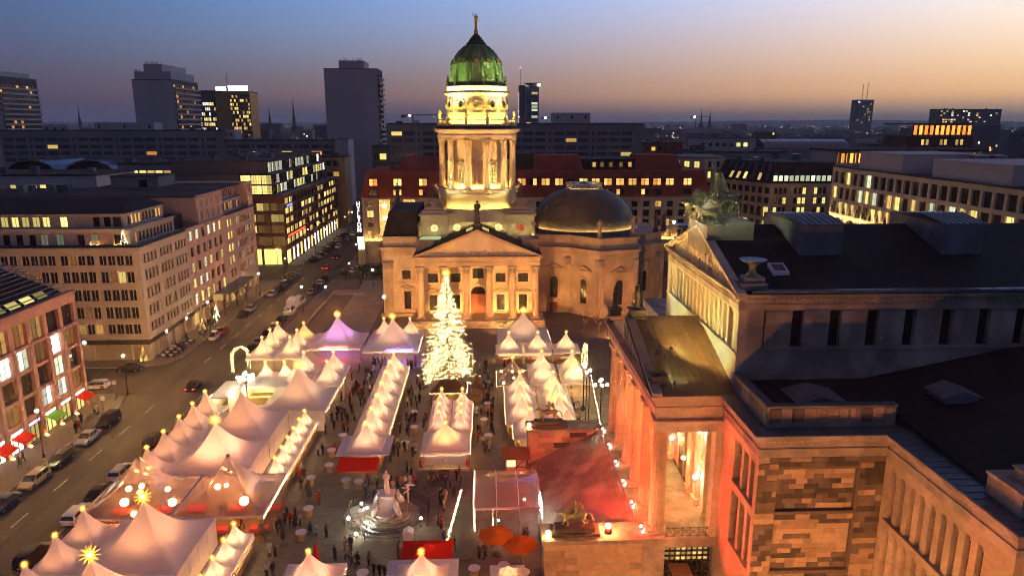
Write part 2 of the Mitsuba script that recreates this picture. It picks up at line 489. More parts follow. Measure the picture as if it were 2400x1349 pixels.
b.prism([(-60.2, 205.8), (-60.2, 134), (-61.5, 130.6), (-65, 129.2), (-160, 129.2), (-160, 205.8)], -.5, GZ)
b.prism([(-60.2, 430), (-60.2, 229), (-62, 226.4), (-160, 226.2), (-160, 430)], -.5, GZ)
b.prism([(-45, 430), (-45, 226.2), (150, 226.2), (150, 430)], -.5, GZ)
pv = struct('pavement', b, 'paving')
b = B()
for x0, x1, y0, y1 in ((-60.2, -60, -30, 111), (-60.2, -60, 134, 205.8), (-60.2, -60, 229, 430), (-45.2, -45, -30, 206), (-45.2, -45, 226.2, 430), (-160, -63, 115.3, 115.5), (-160, -65, 129, 129.2)):
    b.box(x0, x1, y0, y1, -.4, GZ + .003)
struct('kerb', b, 'kerb_stone')
for x, off in ((-48.4, 0), (-54.6, 3.5)):
    for k in range(22):
        y = 30 + off + k * 8.2
        if 112 < y < 130: continue
        b = B(); b.quad((x - .07, y, .004), (x + .07, y, .004), (x + .07, y + 3.2, .004), (x - .07, y + 3.2, .004))
        part('road', 'lane_dash', b, 'lane_paint')
for k in range(12):
    b = B(); b.quad((-48.2, 46 + k * 6, .004), (-45.3, 46 + k * 6, .004), (-45.3, 46.12 + k * 6, .004), (-48.2, 46.12 + k * 6, .004))
    part('road', 'bay_line', b, 'lane_paint')
# the garden court left of the church: low hedge kerbs and a stone path
for x0, x1, y0, y1 in ((-44, -26, 150, 186), (-25.6, -25.2, 150, 200)):
    pass
b = B(); b.box(-35.5, -26, 148, 204, GZ - .1, GZ + .006); b.box(-60 + 18, -26, 188, 192, GZ - .1, GZ + .007)
struct('path', b, 'kerb_stone')
k = thing('low_wall', 'low yellow lit kerb wall edging the dark court left of the church', 'wall')
b = B(); b.box(-41.5, -41.0, 142, 186, GZ, .5); b.box(-41.5, -25, 186, 186.4, GZ, .45); part(k, 'wall', b, 'sandstone')

# ------------------------------------------------------------------ the concert hall on the right
K = thing('concert_hall', 'classical concert hall with columned portico, red lit stairs and dark roofs on the right', 'building')
S1, S2 = 'sandstone', 'sandstone_grey'
E = Fr((22.7, 88.9), (0, -1))           # east front: u = 88.9 - y, d = 22.7 - x
XE = 22.7


def ents(b, fr, u0, u1, z, d=.0, s=1.0, ret=(0, 0)):
    """Classical entablature against a wall: architrave, frieze, cornice; top at z."""
    r0, r1 = ret
    for d1, z0, z1 in ((.10, -2.1, -1.45), (.16, -1.45, -1.3), (.06, -1.3, -.62), (.25, -.62, -.45), (.55, -.45, -.22), (.66, -.22, 0)):
        fr.box(b, u0 - r0 * d1, u1 + r1 * d1, -.3, d + d1 * s, z + z0 * s, z + z1 * s)


def dentils(b, fr, u0, u1, z, d=.0, step=.45):
    n = int((u1 - u0) / step)
    for i in range(n):
        u = u0 + (i + .25) * (u1 - u0) / n
        fr.box(b, u, u + step * .5, d + .2, d + .42, z - .62, z - .455)


def column(par, x, y, z0, z1, r, fl=20, cap='ionic', m=S1, mc=None, facing=(-1, 0), seg=None):
    """A fluted or plain column with base and capital; returns its key."""
    h = z1 - z0
    ch = {'ionic': .09, 'corinth': .125}[cap] * h * (.62 if cap == 'ionic' else 1)
    zs, zc = z0 + r * .75, z1 - ch
    b = B()
    prof = [(0, 1.0), (.33, .985), (.66, .92), (1, .84)]
    if fl:
        n = fl * 4
        an = np.arange(n) * 2 * PI / n
        w = np.where(np.arange(n) % 4 == 0, 1.0, np.where(np.arange(n) % 4 == 2, .90, .935))
        ring = [np.stack([x + r * q * w * np.cos(an), y + r * q * w * np.sin(an), 0 * an + zs + t * (zc - zs)], -1) for t, q in prof]
        v = np.vstack(ring)
        i, j = np.meshgrid(np.arange(len(prof) - 1), np.arange(n), indexing='ij'); k2 = (j + 1) % n
        b.add(v, np.stack([i * n + j, i * n + k2, (i + 1) * n + k2, (i + 1) * n + j], -1).reshape(-1, 4))
    else:
        b.lathe([(r * q, zs + t * (zc - zs)) for t, q in prof], (x, y), seg or 18)
    c = part(par, 'column', b, m, smooth=25 if not fl else False)
    b = B().cbox(x, y, r * 2.7, r * 2.7, z0, z0 + r * .28)
    b.lathe([(0, .28), (1.30, .28), (1.36, .40), (1.28, .52), (1.12, .55), (1.10, .64), (1.18, .70), (1.02, .75), (0, .76)], (0, 0), 18)
    v = b.v[-1]; v[:, :2] *= r; v[:, :2] += (x, y); v[:, 2] = v[:, 2] * r + z0
    part(c, 'base', b, m)
    b = B(); rt = r * .84
    if cap == 'ionic':
        b.lathe([(rt, zc), (rt * 1.12, zc + ch * .2), (rt * 1.3, zc + ch * .45), (rt * 1.2, zc + ch * .6)], (x, y), 18)
        b.cbox(x, y, r * 2.3, r * 2.3, z1 - ch * .28, z1)
        f = np.array(facing, float); t = np.array([-f[1], f[0]])
        for sg in (-1, 1):
            c0 = np.array([x, y]) + t * sg * r * .98
            p0, p1 = c0 + f * r * 1.08, c0 - f * r * 1.08
            b.tube([(p0[0], p0[1], zc + ch * .36), (p1[0], p1[1], zc + ch * .36)], r * .34, 10)
        b.cbox(x, y, r * 2.1, r * 2.1, zc + ch * .5, z1 - ch * .28)
    else:
        b.lathe([(rt, zc), (rt * 1.02, zc + ch * .1), (rt * 1.05, zc + ch * .5), (rt * 1.35, zc + ch * .86), (0, zc + ch * .87)], (x, y), 14)
        for row, (zb, zt, ro, n) in enumerate(((0, .42, 1.22, 8), (.22, .68, 1.4, 8))):
            for i in range(n):
                a = (i + .5 * row) * 2 * PI / n
                ca, sa = math.cos(a), math.sin(a)
                P = lambda rr, w, zz: (x + rt * (rr * ca - w * sa), y + rt * (rr * sa + w * ca), zc + ch * zz)
                b.add([P(1.03, -.3, zb), P(1.03, .3, zb), P(1.12, .27, (zb + zt) / 2), P(1.12, -.27, (zb + zt) / 2), P(ro, .18, zt), P(ro, -.18, zt), P(ro * 1.06, 0, zt - .1)], [[0, 1, 2], [0, 2, 3], [3, 2, 4], [3, 4, 5], [5, 4, 6]])
        for i in range(4):
            a = PI / 4 + i * PI / 2
            b.tube([(x + rt * 1.1 * math.cos(a), y + rt * 1.1 * math.sin(a), zc + ch * .55), (x + rt * 1.62 * math.cos(a), y + rt * 1.62 * math.sin(a), zc + ch * .86)], [r * .1, r * .2], 6)
        b.cbox(x, y, r * 2.5, r * 2.5, z1 - ch * .13, z1)
    part(c, 'capital', b, mc or m)
    return c


# --- walls
b = B()
b.box(23.6, 76, 53.9, 100, 0, 18.2)                                  # main body behind its facings
b.box(34.4, 76, 10, 53.9, 0, 18.2)                                   # north wing core
w = part(K, 'wall', b, S2)
# east face of the main body between portico and corner: piers, two storeys of openings
b = B(); F = Fr((XE, 63.0), (0, -1))                                 # u = 63 - y
for u0, u1, z0, z1 in ((0, 4.3, 0, 17.9), (9.1, 9.8, 0, 17.9), (4.3, 9.1, 0, 6.9), (4.3, 9.1, 12.0, 13.0), (4.3, 9.1, 17.0, 17.9)):
    F.box(b, u0, u1, -.9, 0, z0, z1)
for z0, z1 in ((6.9, 12.0), (13.0, 17.0)):
    for u in (5.7, 7.4):
        F.box(b, u, u + .55, -.8, -.12, z0, z1)
    F.box(b, 4.3, 9.1, -.9, .12, z0 - .25, z0)
part(K, 'wall', b, S1)
for z0, z1 in ((6.9, 12.0), (13.0, 17.0)):
    for u0, u1 in ((4.3, 5.7), (6.25, 7.4), (7.95, 9.1)):
        g = B(); F.quad(g, u0, u1, -.62, z0, z1); wk = part(K, 'window', g, 'glass_dark')
        g = B(); F.box(g, (u0 + u1) / 2 - .05, (u0 + u1) / 2 + .05, -.61, -.54, z0, z1); F.box(g, u0, u1, -.61, -.55, z0 + 2.6, z0 + 2.7); part(wk, 'frame', g, 'frame_dark')
# north face of the main body: piers and sunk panels laid in blocks
N = Fr((22.7, 53.2), (1, 0))                                         # u = x - 22.7, d = 53.2 - y
b = B()
for u0, u1, z0, z1 in ((0, 1.75, 0, 17.9), (8.55, 10.9, 0, 17.9), (1.75, 8.55, 16.75, 17.9), (1.75, 8.55, 12.05, 12.9), (1.75, 8.55, 0, 7.2)):
    N.box(b, u0, u1, -.7, 0, z0, z1)
N.box(b, 1.75, 8.55, -.7, -.28, 7.2, 12.05); N.box(b, 1.75, 8.55, -.7, -.28, 12.9, 16.75)
N.box(b, 1.6, 8.7, 0, .14, 12.62, 12.9); N.box(b, 1.6, 8.7, 0, .12, 6.9, 7.2)
part(K, 'wall', b, 'mortar')


def lay_stones(par, fr, u0, u1, z0, z1, d, hc=.46, lmin=.7, lmax=1.35, seed=0, dark=.5, ths=(.035, .07), mats=('block_pale', 'block_tan', 'block_dark', 'block_black')):
    rr = random.Random(seed)
    n = max(1, round((z1 - z0) / hc)); h = (z1 - z0) / n
    for i in range(n):
        u = u0
        first = True
        while u < u1 - 1e-6:
            L = rr.uniform(lmin, lmax) * (.55 if first and i % 2 else 1)
            first = False
            if u1 - (u + L) < lmin * .5: L = u1 - u
            p = meshkit.fbm(np.array([[u * .30 + seed * 7, 0, (z0 + i * h) * .42]]), 3, seed)[0] + rr.uniform(-.16, .16)
            m = mats[0] if p < .38 + (.5 - dark) * .5 else mats[1] if p < .52 + (.5 - dark) * .5 else mats[2] if p < .70 else mats[3]
            q = B(); fr.box(q, u + .008, u + L - .008, d, d + rr.uniform(*ths), z0 + i * h + .008, z0 + (i + 1) * h - .008)
            part(par, 'stone', q, m)
            u += L


W = K + '__wall'
lay_stones(W, N, 1.85, 8.45, 13.0, 16.65, -.28, seed=1)
lay_stones(W, N, 1.85, 8.45, 7.3, 11.95, -.28, seed=2, dark=.3)
lay_stones(W, N, .02, 1.7, 5.6, 17.3, 0, .5, .6, 1.1, seed=3)
lay_stones(W, N, 8.75, 10.85, 5.6, 17.3, 0, .5, .7, 1.2, seed=4)
lay_stones(W, N, 1.75, 8.55, 17.0, 17.85, 0, .42, 1.2, 2.2, seed=5, dark=.7)
lay_stones(W, N, 1.75, 8.55, 12.1, 12.6, 0, .5, 1., 2., seed=6, dark=.3)
lay_stones(W, N, 1.75, 8.55, 5.3, 6.85, 0, .5, 1., 2., seed=8, dark=.3)
# entablature of the main body and wing
b = B()
ents(b, Fr((XE, 62.0), (0, -1)), 0, 8.8, 20.0, ret=(0, 1)); ents(b, N, 0, 10.9, 20.0, ret=(1, 0))
X = Fr((33.6, 53.2), (0, -1))                                        # wing east face: u = 53.2 - y
ents(b, X, 0, 14.7, 20.0, ret=(0, 1)); ents(b, Fr((33.6, 38.5), (1, 0)), 0, 40, 20.0, ret=(1, 0))
b.box(23.2, 76, 53.6, 100, 17.9, 19.9); b.box(34.1, 76, 10, 53.7, 17.9, 19.9)
part(K, 'cornice', b, 'sandstone_grey')
b = B(); lay = 0
dentils(b, X, .3, 14.4, 20.0); dentils(b, N, .3, 10.6, 20.0); dentils(b, Fr((XE, 62.0), (0, -1)), .2, 8.5, 20.0)
part(K, 'dentil', b, S1, kind='stuff')
# wing east face: deep piers in two storeys
b = B()
for u0, u1, z0, z1 in ((0, .9, 0, 17.9), (12.6, 14.7, 0, 17.9), (.9, 12.6, 17.0, 17.9), (.9, 12.6, 11.6, 12.5), (.9, 12.6, 0, 6.0)):
    X.box(b, u0, u1, -.8, 0, z0, z1)
X.box(b, .7, 12.8, 0, .2, 12.25, 12.5); X.box(b, .7, 12.8, 0, .15, 5.75, 6.0)
part(K, 'wall', b, S1)
for z0, z1 in ((6.0, 11.6), (12.5, 17.0)):
    for i in range(9):
        u0 = .9 + i * 1.3
        q = B(); X.box(q, u0 + .62, u0 + 1.3, -.8, -.10, z0, z1); X.box(q, u0 + .56, u0 + 1.36, -.7, -.04, z1 - .3, z1)
        part(K, 'pier', q, S1)
        g = B(); X.quad(g, u0, u0 + .62, -.55, z0, z1)
        part(K, 'window', g, 'glass_dark') if (i, z0) not in ((1, 6.0), (2, 6.0)) else part(K, 'window', g, 'lit_glass', emit=(.05, .028, .008))
# wing north face (barely seen at the frame's edge)
b = B(); b.box(33.6, 76, 38.5, 39.3, 0, 17.9); part(K, 'wall', b, S1)

# --- gutters, parapets, roofs
b = B()
b.prism([(22.05, 62.1), (22.05, 52.55), (33.0, 52.55), (33.0, 37.9), (76, 37.9), (76, 62.1)], 19.98, 20.06)
part(K, 'gutter', b, 'zinc_blue')
b = B(); b.box(23.6, 24.15, 54.3, 62.75, 20.0, 21.9); b.box(24.15, 34.6, 54.3, 54.85, 20.0, 21.9)
pk = part(K, 'parapet', b, S2)
for i in range(11):
    q = B(); q.box(23.75 + i * .98, 23.75 + i * .98 + .93, 54.24, 54.3, 20.5, 21.75); part(pk, 'stone', q, R.choice(['block_tan', 'block_dark', 'block_tan']))
for i in range(8):
    q = B(); q.box(23.54, 23.6, 54.45 + i * 1.0, 55.38 + i * 1.0, 20.5, 21.75); part(pk, 'stone', q, R.choice(['block_tan', 'block_pale', 'block_tan']))
b = B(); b.box(23.5, 24.25, 54.2, 62.75, 21.9, 22.0); b.box(24.25, 34.7, 54.2, 54.95, 21.9, 22.0); part(K, 'coping', b, 'zinc_blue')
b = B()
b.hexa([(24.15, 54.85, 20.3), (24.15, 54.85, 20.9), (24.15, 62.8, 20.5), (24.15, 62.8, 21.1), (36, 54.85, 20.3), (36, 54.85, 21.0), (36, 62.8, 20.5), (36, 62.8, 21.1)])
# wing roof: eaves on the east, rising west, its ridge along y
b.add([(35.2, 37.9, 20.06), (35.2, 62.8, 20.9), (58, 62.8, 25.6), (58, 37.9, 25.6), (76, 37.9, 22), (76, 62.8, 22)], [[0, 3, 2], [0, 2, 1], [3, 4, 5], [3, 5, 2]])
part(K, 'roof', b, 'roof_dark')
for i in range(34):
    y = 38.6 + i * .46
    q = B().box(33.1, 35.1, y, y + .03, 20.06, 20.11)
    if i % 2 == 0: part(K, 'gutter__seam', q, 'zinc_blue')
for cx, cy, z, s in ((29.2, 58.0, 21.0, 2.3), (40.5, 56.0, 21.95, 1.8)):
    q = B(); q.box(cx - s * .8, cx + s * .8, cy - s * .7, cy + s * .7, z - .2, z + .35)
    q.add([(cx - s, cy - s * .8, z + .35), (cx + s, cy - s * .8, z + .35), (cx + s, cy + s * .8, z + .35), (cx - s, cy + s * .8, z + .35), (cx, cy - s * .8, z + .95), (cx, cy + s * .8, z + .95)], [[0, 1, 4], [2, 3, 5], [0, 4, 5], [0, 5, 3], [1, 2, 5], [1, 5, 4]])
    part(K, 'skylight', q, 'lead')

# --- upper block
U0, U1 = 62.8, 88.8
b = B()
b.box(24.4, 76, U0 + .7, U1, 18, 29.0)
F = Fr((23.7, U1), (0, -1))                                           # front: u = 88.8 - y
for u0, u1, z0, z1 in ((0, 26, 18, 23.9), (0, 26, 27.75, 29), (0, 1.4, 23.9, 27.75), (24.6, 26, 23.9, 27.75)):
    F.box(b, u0, u1, -.8, 0, z0, z1)
part(K, 'wall', b, 'sandstone_pale')
for i in range(16):
    u0 = 1.4 + i * 1.45
    q = B(); F.box(q, u0 + .85, u0 + 1.45, -.78, -.08, 23.9, 27.75) if i < 15 else F.box(q, u0 + 1.2, u0 + 1.45, -.78, -.08, 23.9, 27.75)
    F.box(q, u0 + .80, u0 + 1.50, -.75, -.03, 27.45, 27.75); part(K, 'pier', q, 'sandstone_pale')
    g = B(); F.quad(g, u0, u0 + .85, -.6, 23.9, 27.75); part(K, 'window', g, 'glass_dark')
q = B(); F.box(q, .0, 26.2, 0, .16, 23.62, 23.9); part(K, 'ledge', q, 'sandstone_pale')
F = Fr((23.7, U0), (1, 0))                                            # north side: u = x - 23.7
b = B()
for u0, u1, z0, z1 in ((0, 2.4, 18, 28.2), (2.4, 52, 18, 24.3), (2.4, 52, 27.9, 28.2)):
    F.box(b, u0, u1, -.8, 0 if u0 == 0 else -.15, z0, z1)
part(K, 'wall', b, S2)
for i in range(14):
    u0 = 2.6 + i * 3.62
    for a, c, m in ((0, .95, None), (.95, 2.55, 'wallp'), (2.55, 3.62, 'win')):
        if m == 'win':
            g = B(); F.quad(g, u0 + a, u0 + c, -.55, 24.3, 27.9); part(K, 'window', g, 'glass_dark')
        else:
            q = B(); F.box(q, u0 + a, u0 + c, -.75, -.12 if m else -.02, 24.3, 27.9); part(K, 'pier', q, S2)
q = B(); F.box(q, 2.4, 52, -.1, .12, 24.1, 24.3); part(K, 'ledge', q, S2)
b = B()
ents(b, Fr((23.7, U1), (0, -1)), 0, 26, 29.6, s=.78, ret=(1, 1)); ents(b, F, 0, 52, 29.6, s=.78, ret=(1, 0)); b.box(24.2, 76, U0 + .4, U1 - .3, 28, 29.5)
part(K, 'cornice', b, 'sandstone_grey')
b = B(); dentils(b, F, .2, 40, 29.6, -.05, .5); dentils(b, Fr((23.7, U1), (0, -1)), .2, 25.8, 29.6, -.05, .5); part(K, 'dentil', b, S1, kind='stuff')
YM = (U0 + U1) / 2
b = B(); P = [(U0 - .6, 29.62), (U1 + .6, 29.62), (YM, 34.2)]
b.add([(23.15, U0 - .55, 29.64), (23.15, U1 + .55, 29.64), (23.15, YM, 34.25), (76, U0 - .55, 29.64), (76, U1 + .55, 29.64), (76, YM, 34.25)], [[0, 3, 5], [0, 5, 2], [1, 2, 5], [1, 5, 4], [3, 4, 5]])
part(K, 'roof', b, 'roof_dark')
b = B(); b.box(24.6, 76, U0 - .45, U0 + .25, 29.70, 29.95); part(K, 'gutter', b, 'zinc_blue')
for i in range(26):
    q = B().box(25 + i * 1.9, 25.04 + i * 1.9, U0 - .47, U0 + .27, 29.95, 29.99)
    part(K, 'gutter__seam', q, 'zinc_blue')


def gable(par, fr, hw, z0, h, mat_rake, mat_tym, dov=.45, th=.55, dfront=.0, relief_n=14, hfig=1.0, seed=3, lean=.0):
    """Pediment centred on u = 0: raking cornices, tympanum, relief."""
    b = B()
    for s in (-1, 1):
        L = math.hypot(hw, h); nx, nz = h / L * s, hw / L
        for (o, t, dd) in ((0, th * .45, dov), (th * .45, th, dov * .55)):
            a0, a1 = (s * hw, z0), (0, z0 + h)
            q = [(a0[0] - nx * o * 0 - 0, a0[1] - o), (a1[0], a1[1] - o), (a1[0], a1[1] - t), (a0[0], a0[1] - t)]
            if s < 0: q = q[::-1]
            fr.poly(b, q, dfront - .4, dfront + dd)
    part(par, 'pediment', b, mat_rake)
    b = B(); fr.poly(b, [(-hw * .97, z0 - th * .9), (hw * .97, z0 - th * .9), (0, z0 + h - th)], dfront - .45, dfront - .12)
    pk = part(par, 'tympanum', b, mat_tym)
    rr = random.Random(seed)
    for i in range(relief_n):
        u = (i + .5) / relief_n * 2 - 1
        room = (1 - abs(u)) * h - .5
        hf = min(room * .92, 2.3) * rr.uniform(.85, 1.0)
        if hf < .45: continue
        J = joint_set(rr.choice(['stand', 'talk', 'raise', 'walk', 'sit', 'hold']), rr)
        q = body_mesh(J, False) if rr.random() < .5 else robed(rr.choice(['stand', 'raise', 'talk']), rr)
        m = q.to_mesh(); v = m.vert_properties[:, :3] * (hf / 1.8)
        a = rr.uniform(-.5, .5); lean = rr.uniform(-.45, .45) * (1 if hf < 1.2 else .4)
        x, y, z = v[:, 0] + lean * v[:, 2], v[:, 1], v[:, 2]
        x, y = x * math.cos(a) - y * math.sin(a), x * math.sin(a) + y * math.cos(a)
        y = np.clip(y, -.5, .12)
        w_ = fr.o + (u * hw * .9 + x)[:, None] * fr.u + (dfront - .10 - y * .8)[:, None] * fr.n
        part(pk, 'relief_figure', (np.column_stack([w_, z0 - th * .55 + z]), m.tri_verts), mat_tym, smooth=40)


gable(K, Fr((23.7, YM), (0, -1)), 13.6, 29.75, 4.5, 'sandstone_pale', 'sandstone_pale', .55, .6, relief_n=22, seed=5)
# roof furniture of the upper block
for x0, x1 in ((31.8, 36.2), (46.5, 50.8)):
    q = B(); q.box(x0, x1, 69.2, 79, 32.0, 35.15)
    dk = part(K, 'roof_house', q, 'lead')
    q = B(); q.add([(x0 - .1, 69.1, 35.15), (x1 + .1, 69.1, 35.15), (x1 - .5, 72.2, 35.95), (x0 - .7, 72.2, 35.95), (x1 + .1, 79, 35.2), (x0 - .1, 79, 35.2)], [[0, 1, 2], [0, 2, 3], [3, 2, 4], [3, 4, 5], [0, 3, 5], [1, 4, 2]])
    part(dk, 'roof', q, 'zinc_blue')
    for i in range(7):
        xx = x0 + .2 + i * (x1 - x0 - .4) / 6
        q = B().tube([(xx, 69.1, 35.19), (xx - .45, 72.2, 35.99)], .035, 4); part(dk, 'seam', q, 'lead')
q = B(); q.hexa([(x, y, z0 + d) for x in (27.7, 29.3) for (y, z0) in ((65.4, 30.75), (67.0, 31.33)) for d in (0, .35)]); hk = part(K, 'skylight', q, 'white_paint', label='pale skylight hatch on the dark upper roof')
q = B(); q.hexa([(x, y, z0 + d) for x in (27.9, 29.1) for (y, z0) in ((65.6, 31.18), (66.8, 31.62)) for d in (0, .012)]); part(hk, 'pane', q, 'glass_blue')

# --- portico
FZ = 5.0
b = B(); b.box(15.3, 22.7, 61.7, 88.9, 4.0, FZ); b.box(15.3, 17.6, 61.7, 64.7, 0, 4.0); b.box(15.3, 16.5, 64.7, 88.9, 0, 4.0); b.box(22.4, 22.7, 61.7, 88.9, 0, 4.0)
part(K, 'portico_floor', b, 'sandstone_grey')
for kx, yy in enumerate(75.2 + np.array([-11.75, -7.05, -2.35, 2.35, 7.05, 11.75])):
    column(K, 17.0, float(yy), FZ, 17.2, .78)
b = B(); P = Fr((22.7, 88.9), (0, -1))
ents(b, Fr((16.15, 88.1), (0, -1)), 0, 25.8, 20.0, ret=(1, 1)); ents(b, Fr((16.15, 62.3), (1, 0)), 0, 6.6, 20.0, ret=(1, 0))
b.box(16.3, 23.7, 62.5, 88.0, 17.3, 19.9)
part(K, 'cornice', b, S1)
b = B(); dentils(b, Fr((16.15, 88.1), (0, -1)), .2, 25.6, 20.0); dentils(b, Fr((16.15, 62.3), (1, 0)), .2, 6.4, 20.0); part(K, 'dentil', b, S1, kind='stuff')
b = B(); b.add([(15.4, 61.55, 20.02), (15.4, 88.85, 20.02), (15.4, 75.2, 24.1), (23.75, 61.55, 20.02), (23.75, 88.85, 20.02), (23.75, 75.2, 24.1)], [[0, 3, 5], [0, 5, 2], [1, 2, 5], [1, 5, 4]])
part(K, 'roof', b, 'dome_brown', label='bronze brown portico roof lit by a floodlight')
for i in range(9):
    xx = 17.6 + i * .68
    for s in (-1, 1):
        q = B().tube([(xx, 75.2, 24.13), (xx, 75.2 + s * 13.6, 20.06)], .03, 4); part(K, 'roof_seam', q, 'dome_brown')
gable(K, Fr((16.15, 75.2), (0, -1)), 13.6, 20.3, 3.9, S1, S1, .6, .5, relief_n=18, seed=9)
# portico back wall with pilasters, doors, lamps
b = B(); b.box(22.9, 23.6, 61.9, 88.9, FZ, 17.3); part(K, 'wall', b, 'sandstone_pale')
for yy in 75.2 + np.array([-11.9, -9.2, -6.6, -4.1, 4.1, 6.6, 9.2, 11.9]):
    q = B(); q.box(22.35, 22.9, yy - .55, yy + .55, FZ, 17.3); q.box(22.2, 22.9, yy - .7, yy + .7, FZ, FZ + .6); q.box(22.2, 22.9, yy - .7, yy + .7, 16.5, 17.2); part(K, 'pilaster', q, 'sandstone_pale')
q = B(); q.box(16.2, 22.9, 62.0, 62.5, 16.2, 17.3); q.box(22.0, 22.9, 61.9, 63.2, FZ, 17.3); part(K, 'pilaster', q, 'sandstone_pale')
for yy in (67.25, 75.2, 83.1):
    q = B(); q.box(22.8, 22.9, yy - 1.0, yy + 1.0, FZ, FZ + 5.2); dk = part(K, 'door', q, 'wood_brown')
    q = B(); q.box(22.7, 22.9, yy - 1.35, yy - 1.0, FZ, FZ + 5.6); q.box(22.7, 22.9, yy + 1.0, yy + 1.35, FZ, FZ + 5.6); q.box(22.65, 22.9, yy - 1.4, yy + 1.4, FZ + 5.2, FZ + 5.7); part(dk, 'frame', q, 'sandstone_pale')
# railing at the portico's north end
b = B()
for i in range(7):
    xx = 17.7 + i * .8
    b.tube([(xx, 61.95, FZ), (xx, 61.95, FZ + 1.1)], .03, 5)
    if i < 6: b.tube([(xx, 61.95, FZ + .15), (xx + .8, 61.95, FZ + 1.0)], .018, 4); b.tube([(xx + .8, 61.95, FZ + .15), (xx, 61.95, FZ + 1.0)], .018, 4)
for zz in (.12, 1.0): b.tube([(17.7, 61.95, FZ + zz), (22.5, 61.95, FZ + zz)], .028, 5)
part(K, 'railing', b, 'metal_dark')
# carriage gate below the portico
q = B()
for i in range(9): q.box(17.7 + i * .56, 17.82 + i * .56, 62.4, 62.5, GZ, 3.7)
for i in range(7): q.box(17.6, 22.4, 62.38, 62.52, .3 + i * .55, .4 + i * .55)
gk = part(K, 'gate', q, 'frame_dark', label='dark lattice gate lit from within under the portico')
for i in range(8):
    for j in range(3, 6):
        g = B(); F2 = Fr((17.82 + i * .56, 62.6), (1, 0)); F2.quad(g, 0, .44, 0, .4 + j * .55, .85 + j * .55)
        part(gk, 'pane', g, 'lit_glass', emit=sc(WARM, .25 + .9 * R.random() * (i > 1)))
q = B(); q.box(17.9, 19.9, 59.6, 61.6, 2.2, 2.32); q.box(17.9, 18.0, 59.6, 59.7, GZ, 2.2); q.box(19.8, 19.9, 59.6, 59.7, GZ, 2.2)
part(thing('gate_canopy', 'small brown flat canopy in front of the lattice gate', 'canopy'), 'roof', q, 'wood_brown')
# stairs between two block built cheek walls
SX0, SX1 = 5.9, 15.3
NS = 27
for i in range(NS):
    x0 = SX0 + i * (SX1 - SX0) / NS; zt = GZ + (i + 1) * (FZ - GZ) / (NS + 1)
    q = B(); q.box(x0, x0 + (SX1 - SX0) / NS + .02, 64.7, 87.5, zt - .35, zt - .05); q.box(x0 - .04, x0 + (SX1 - SX0) / NS + .0, 64.7, 87.5, zt - .05, zt)
    part(K, 'step', q, 'sandstone_grey')
for y0, y1, yf in ((61.7, 64.7, 61.7), (87.5, 90.5, 87.5)):
    b = B(); b.box(5.6, 15.3, y0 + .12, y1 - .12, 0, 4.6); ck = part(K, 'cheek_wall', b, 'mortar')
    q = B(); q.box(5.3, 15.3, y0 - .15, y1 + .15, 4.6, 5.0); part(ck, 'coping', q, 'sandstone_grey')
    F = Fr((5.6, yf + .12), (1, 0)); lay_stones(ck, F, 0, 9.7, 0.15, 4.6, 0, .74, 1.9, 2.3, seed=20 + int(y0), dark=.1, ths=(.10, .12))
    F = Fr((5.6, y1), (0, -1)); lay_stones(ck, F, 0, y1 - y0, .15, 4.6, 0, .74, 1.3, 1.6, seed=30 + int(y0), dark=.1, ths=(.05, .07))
# ------------------------------------------------------------------ the domed church with its floodlit tower
D = thing('domed_church', 'sandstone church with columned pediment and a floodlit yellow drum under a green dome', 'church')
CX, CY = -1.75, 176.0
SP, SD = 'sandstone_pale', 'sandstone'


def opening(par, fr, u0, u1, z0, z1, d, kind='rect', pane='glass_dark', emit=None, frame='frame_dark', m=SD, rev=.35, nm=(2, 3)):
    """A window with a stone surround standing proud of the wall face d and a pane set on it."""
    g = B()
    if kind == 'arch':
        r = (u1 - u0) / 2; c = (u0 + u1) / 2; zc = z1 - r
        pts = [(u0, z0), (u1, z0)] + [(c + r * math.cos(a), zc + r * math.sin(a)) for a in np.linspace(0, PI, 11)]
        fr.poly(g, pts, d, d + .05)
    else:
        fr.box(g, u0, u1, d, d + .05, z0, z1)
    wk = part(par, 'window', g, pane if emit is None else 'lit_glass', emit=emit)
    g = B()
    for i in range(1, nm[0]): x = u0 + (u1 - u0) * i / nm[0]; fr.box(g, x - .05, x + .05, d + .05, d + .11, z0, z1 - (0 if kind == 'rect' else .1))
    for i in range(1, nm[1]): z = z0 + (z1 - z0) * i / nm[1]; fr.box(g, u0, u1, d + .05, d + .10, z - .04, z + .04)
    if g.n: part(wk, 'frame', g, frame)
    g = B(); t = .34
    if kind == 'arch':
        pts2 = [(u1, zc)] + [(c + r * math.cos(a), zc + r * math.sin(a)) for a in np.linspace(0, PI, 11)] + [(u0, zc)]
        out = [(c + (r + t) * math.cos(a), zc + (r + t) * math.sin(a)) for a in np.linspace(PI, 0, 11)]
        fr.poly(g, pts2 + out, d, d + rev)
        fr.box(g, u0 - t, u0, d, d + rev, z0, zc); fr.box(g, u1, u1 + t, d, d + rev, z0, zc)
    else:
        fr.box(g, u0 - t, u0, d, d + rev, z0, z1); fr.box(g, u1, u1 + t, d, d + rev, z0, z1); fr.box(g, u0 - t, u1 + t, d, d + rev, z1, z1 + t)
    fr.box(g, u0 - t - .15, u1 + t + .15, d, d + rev + .12, z0 - .3, z0)
    part(wk, 'surround', g, m)
    return wk


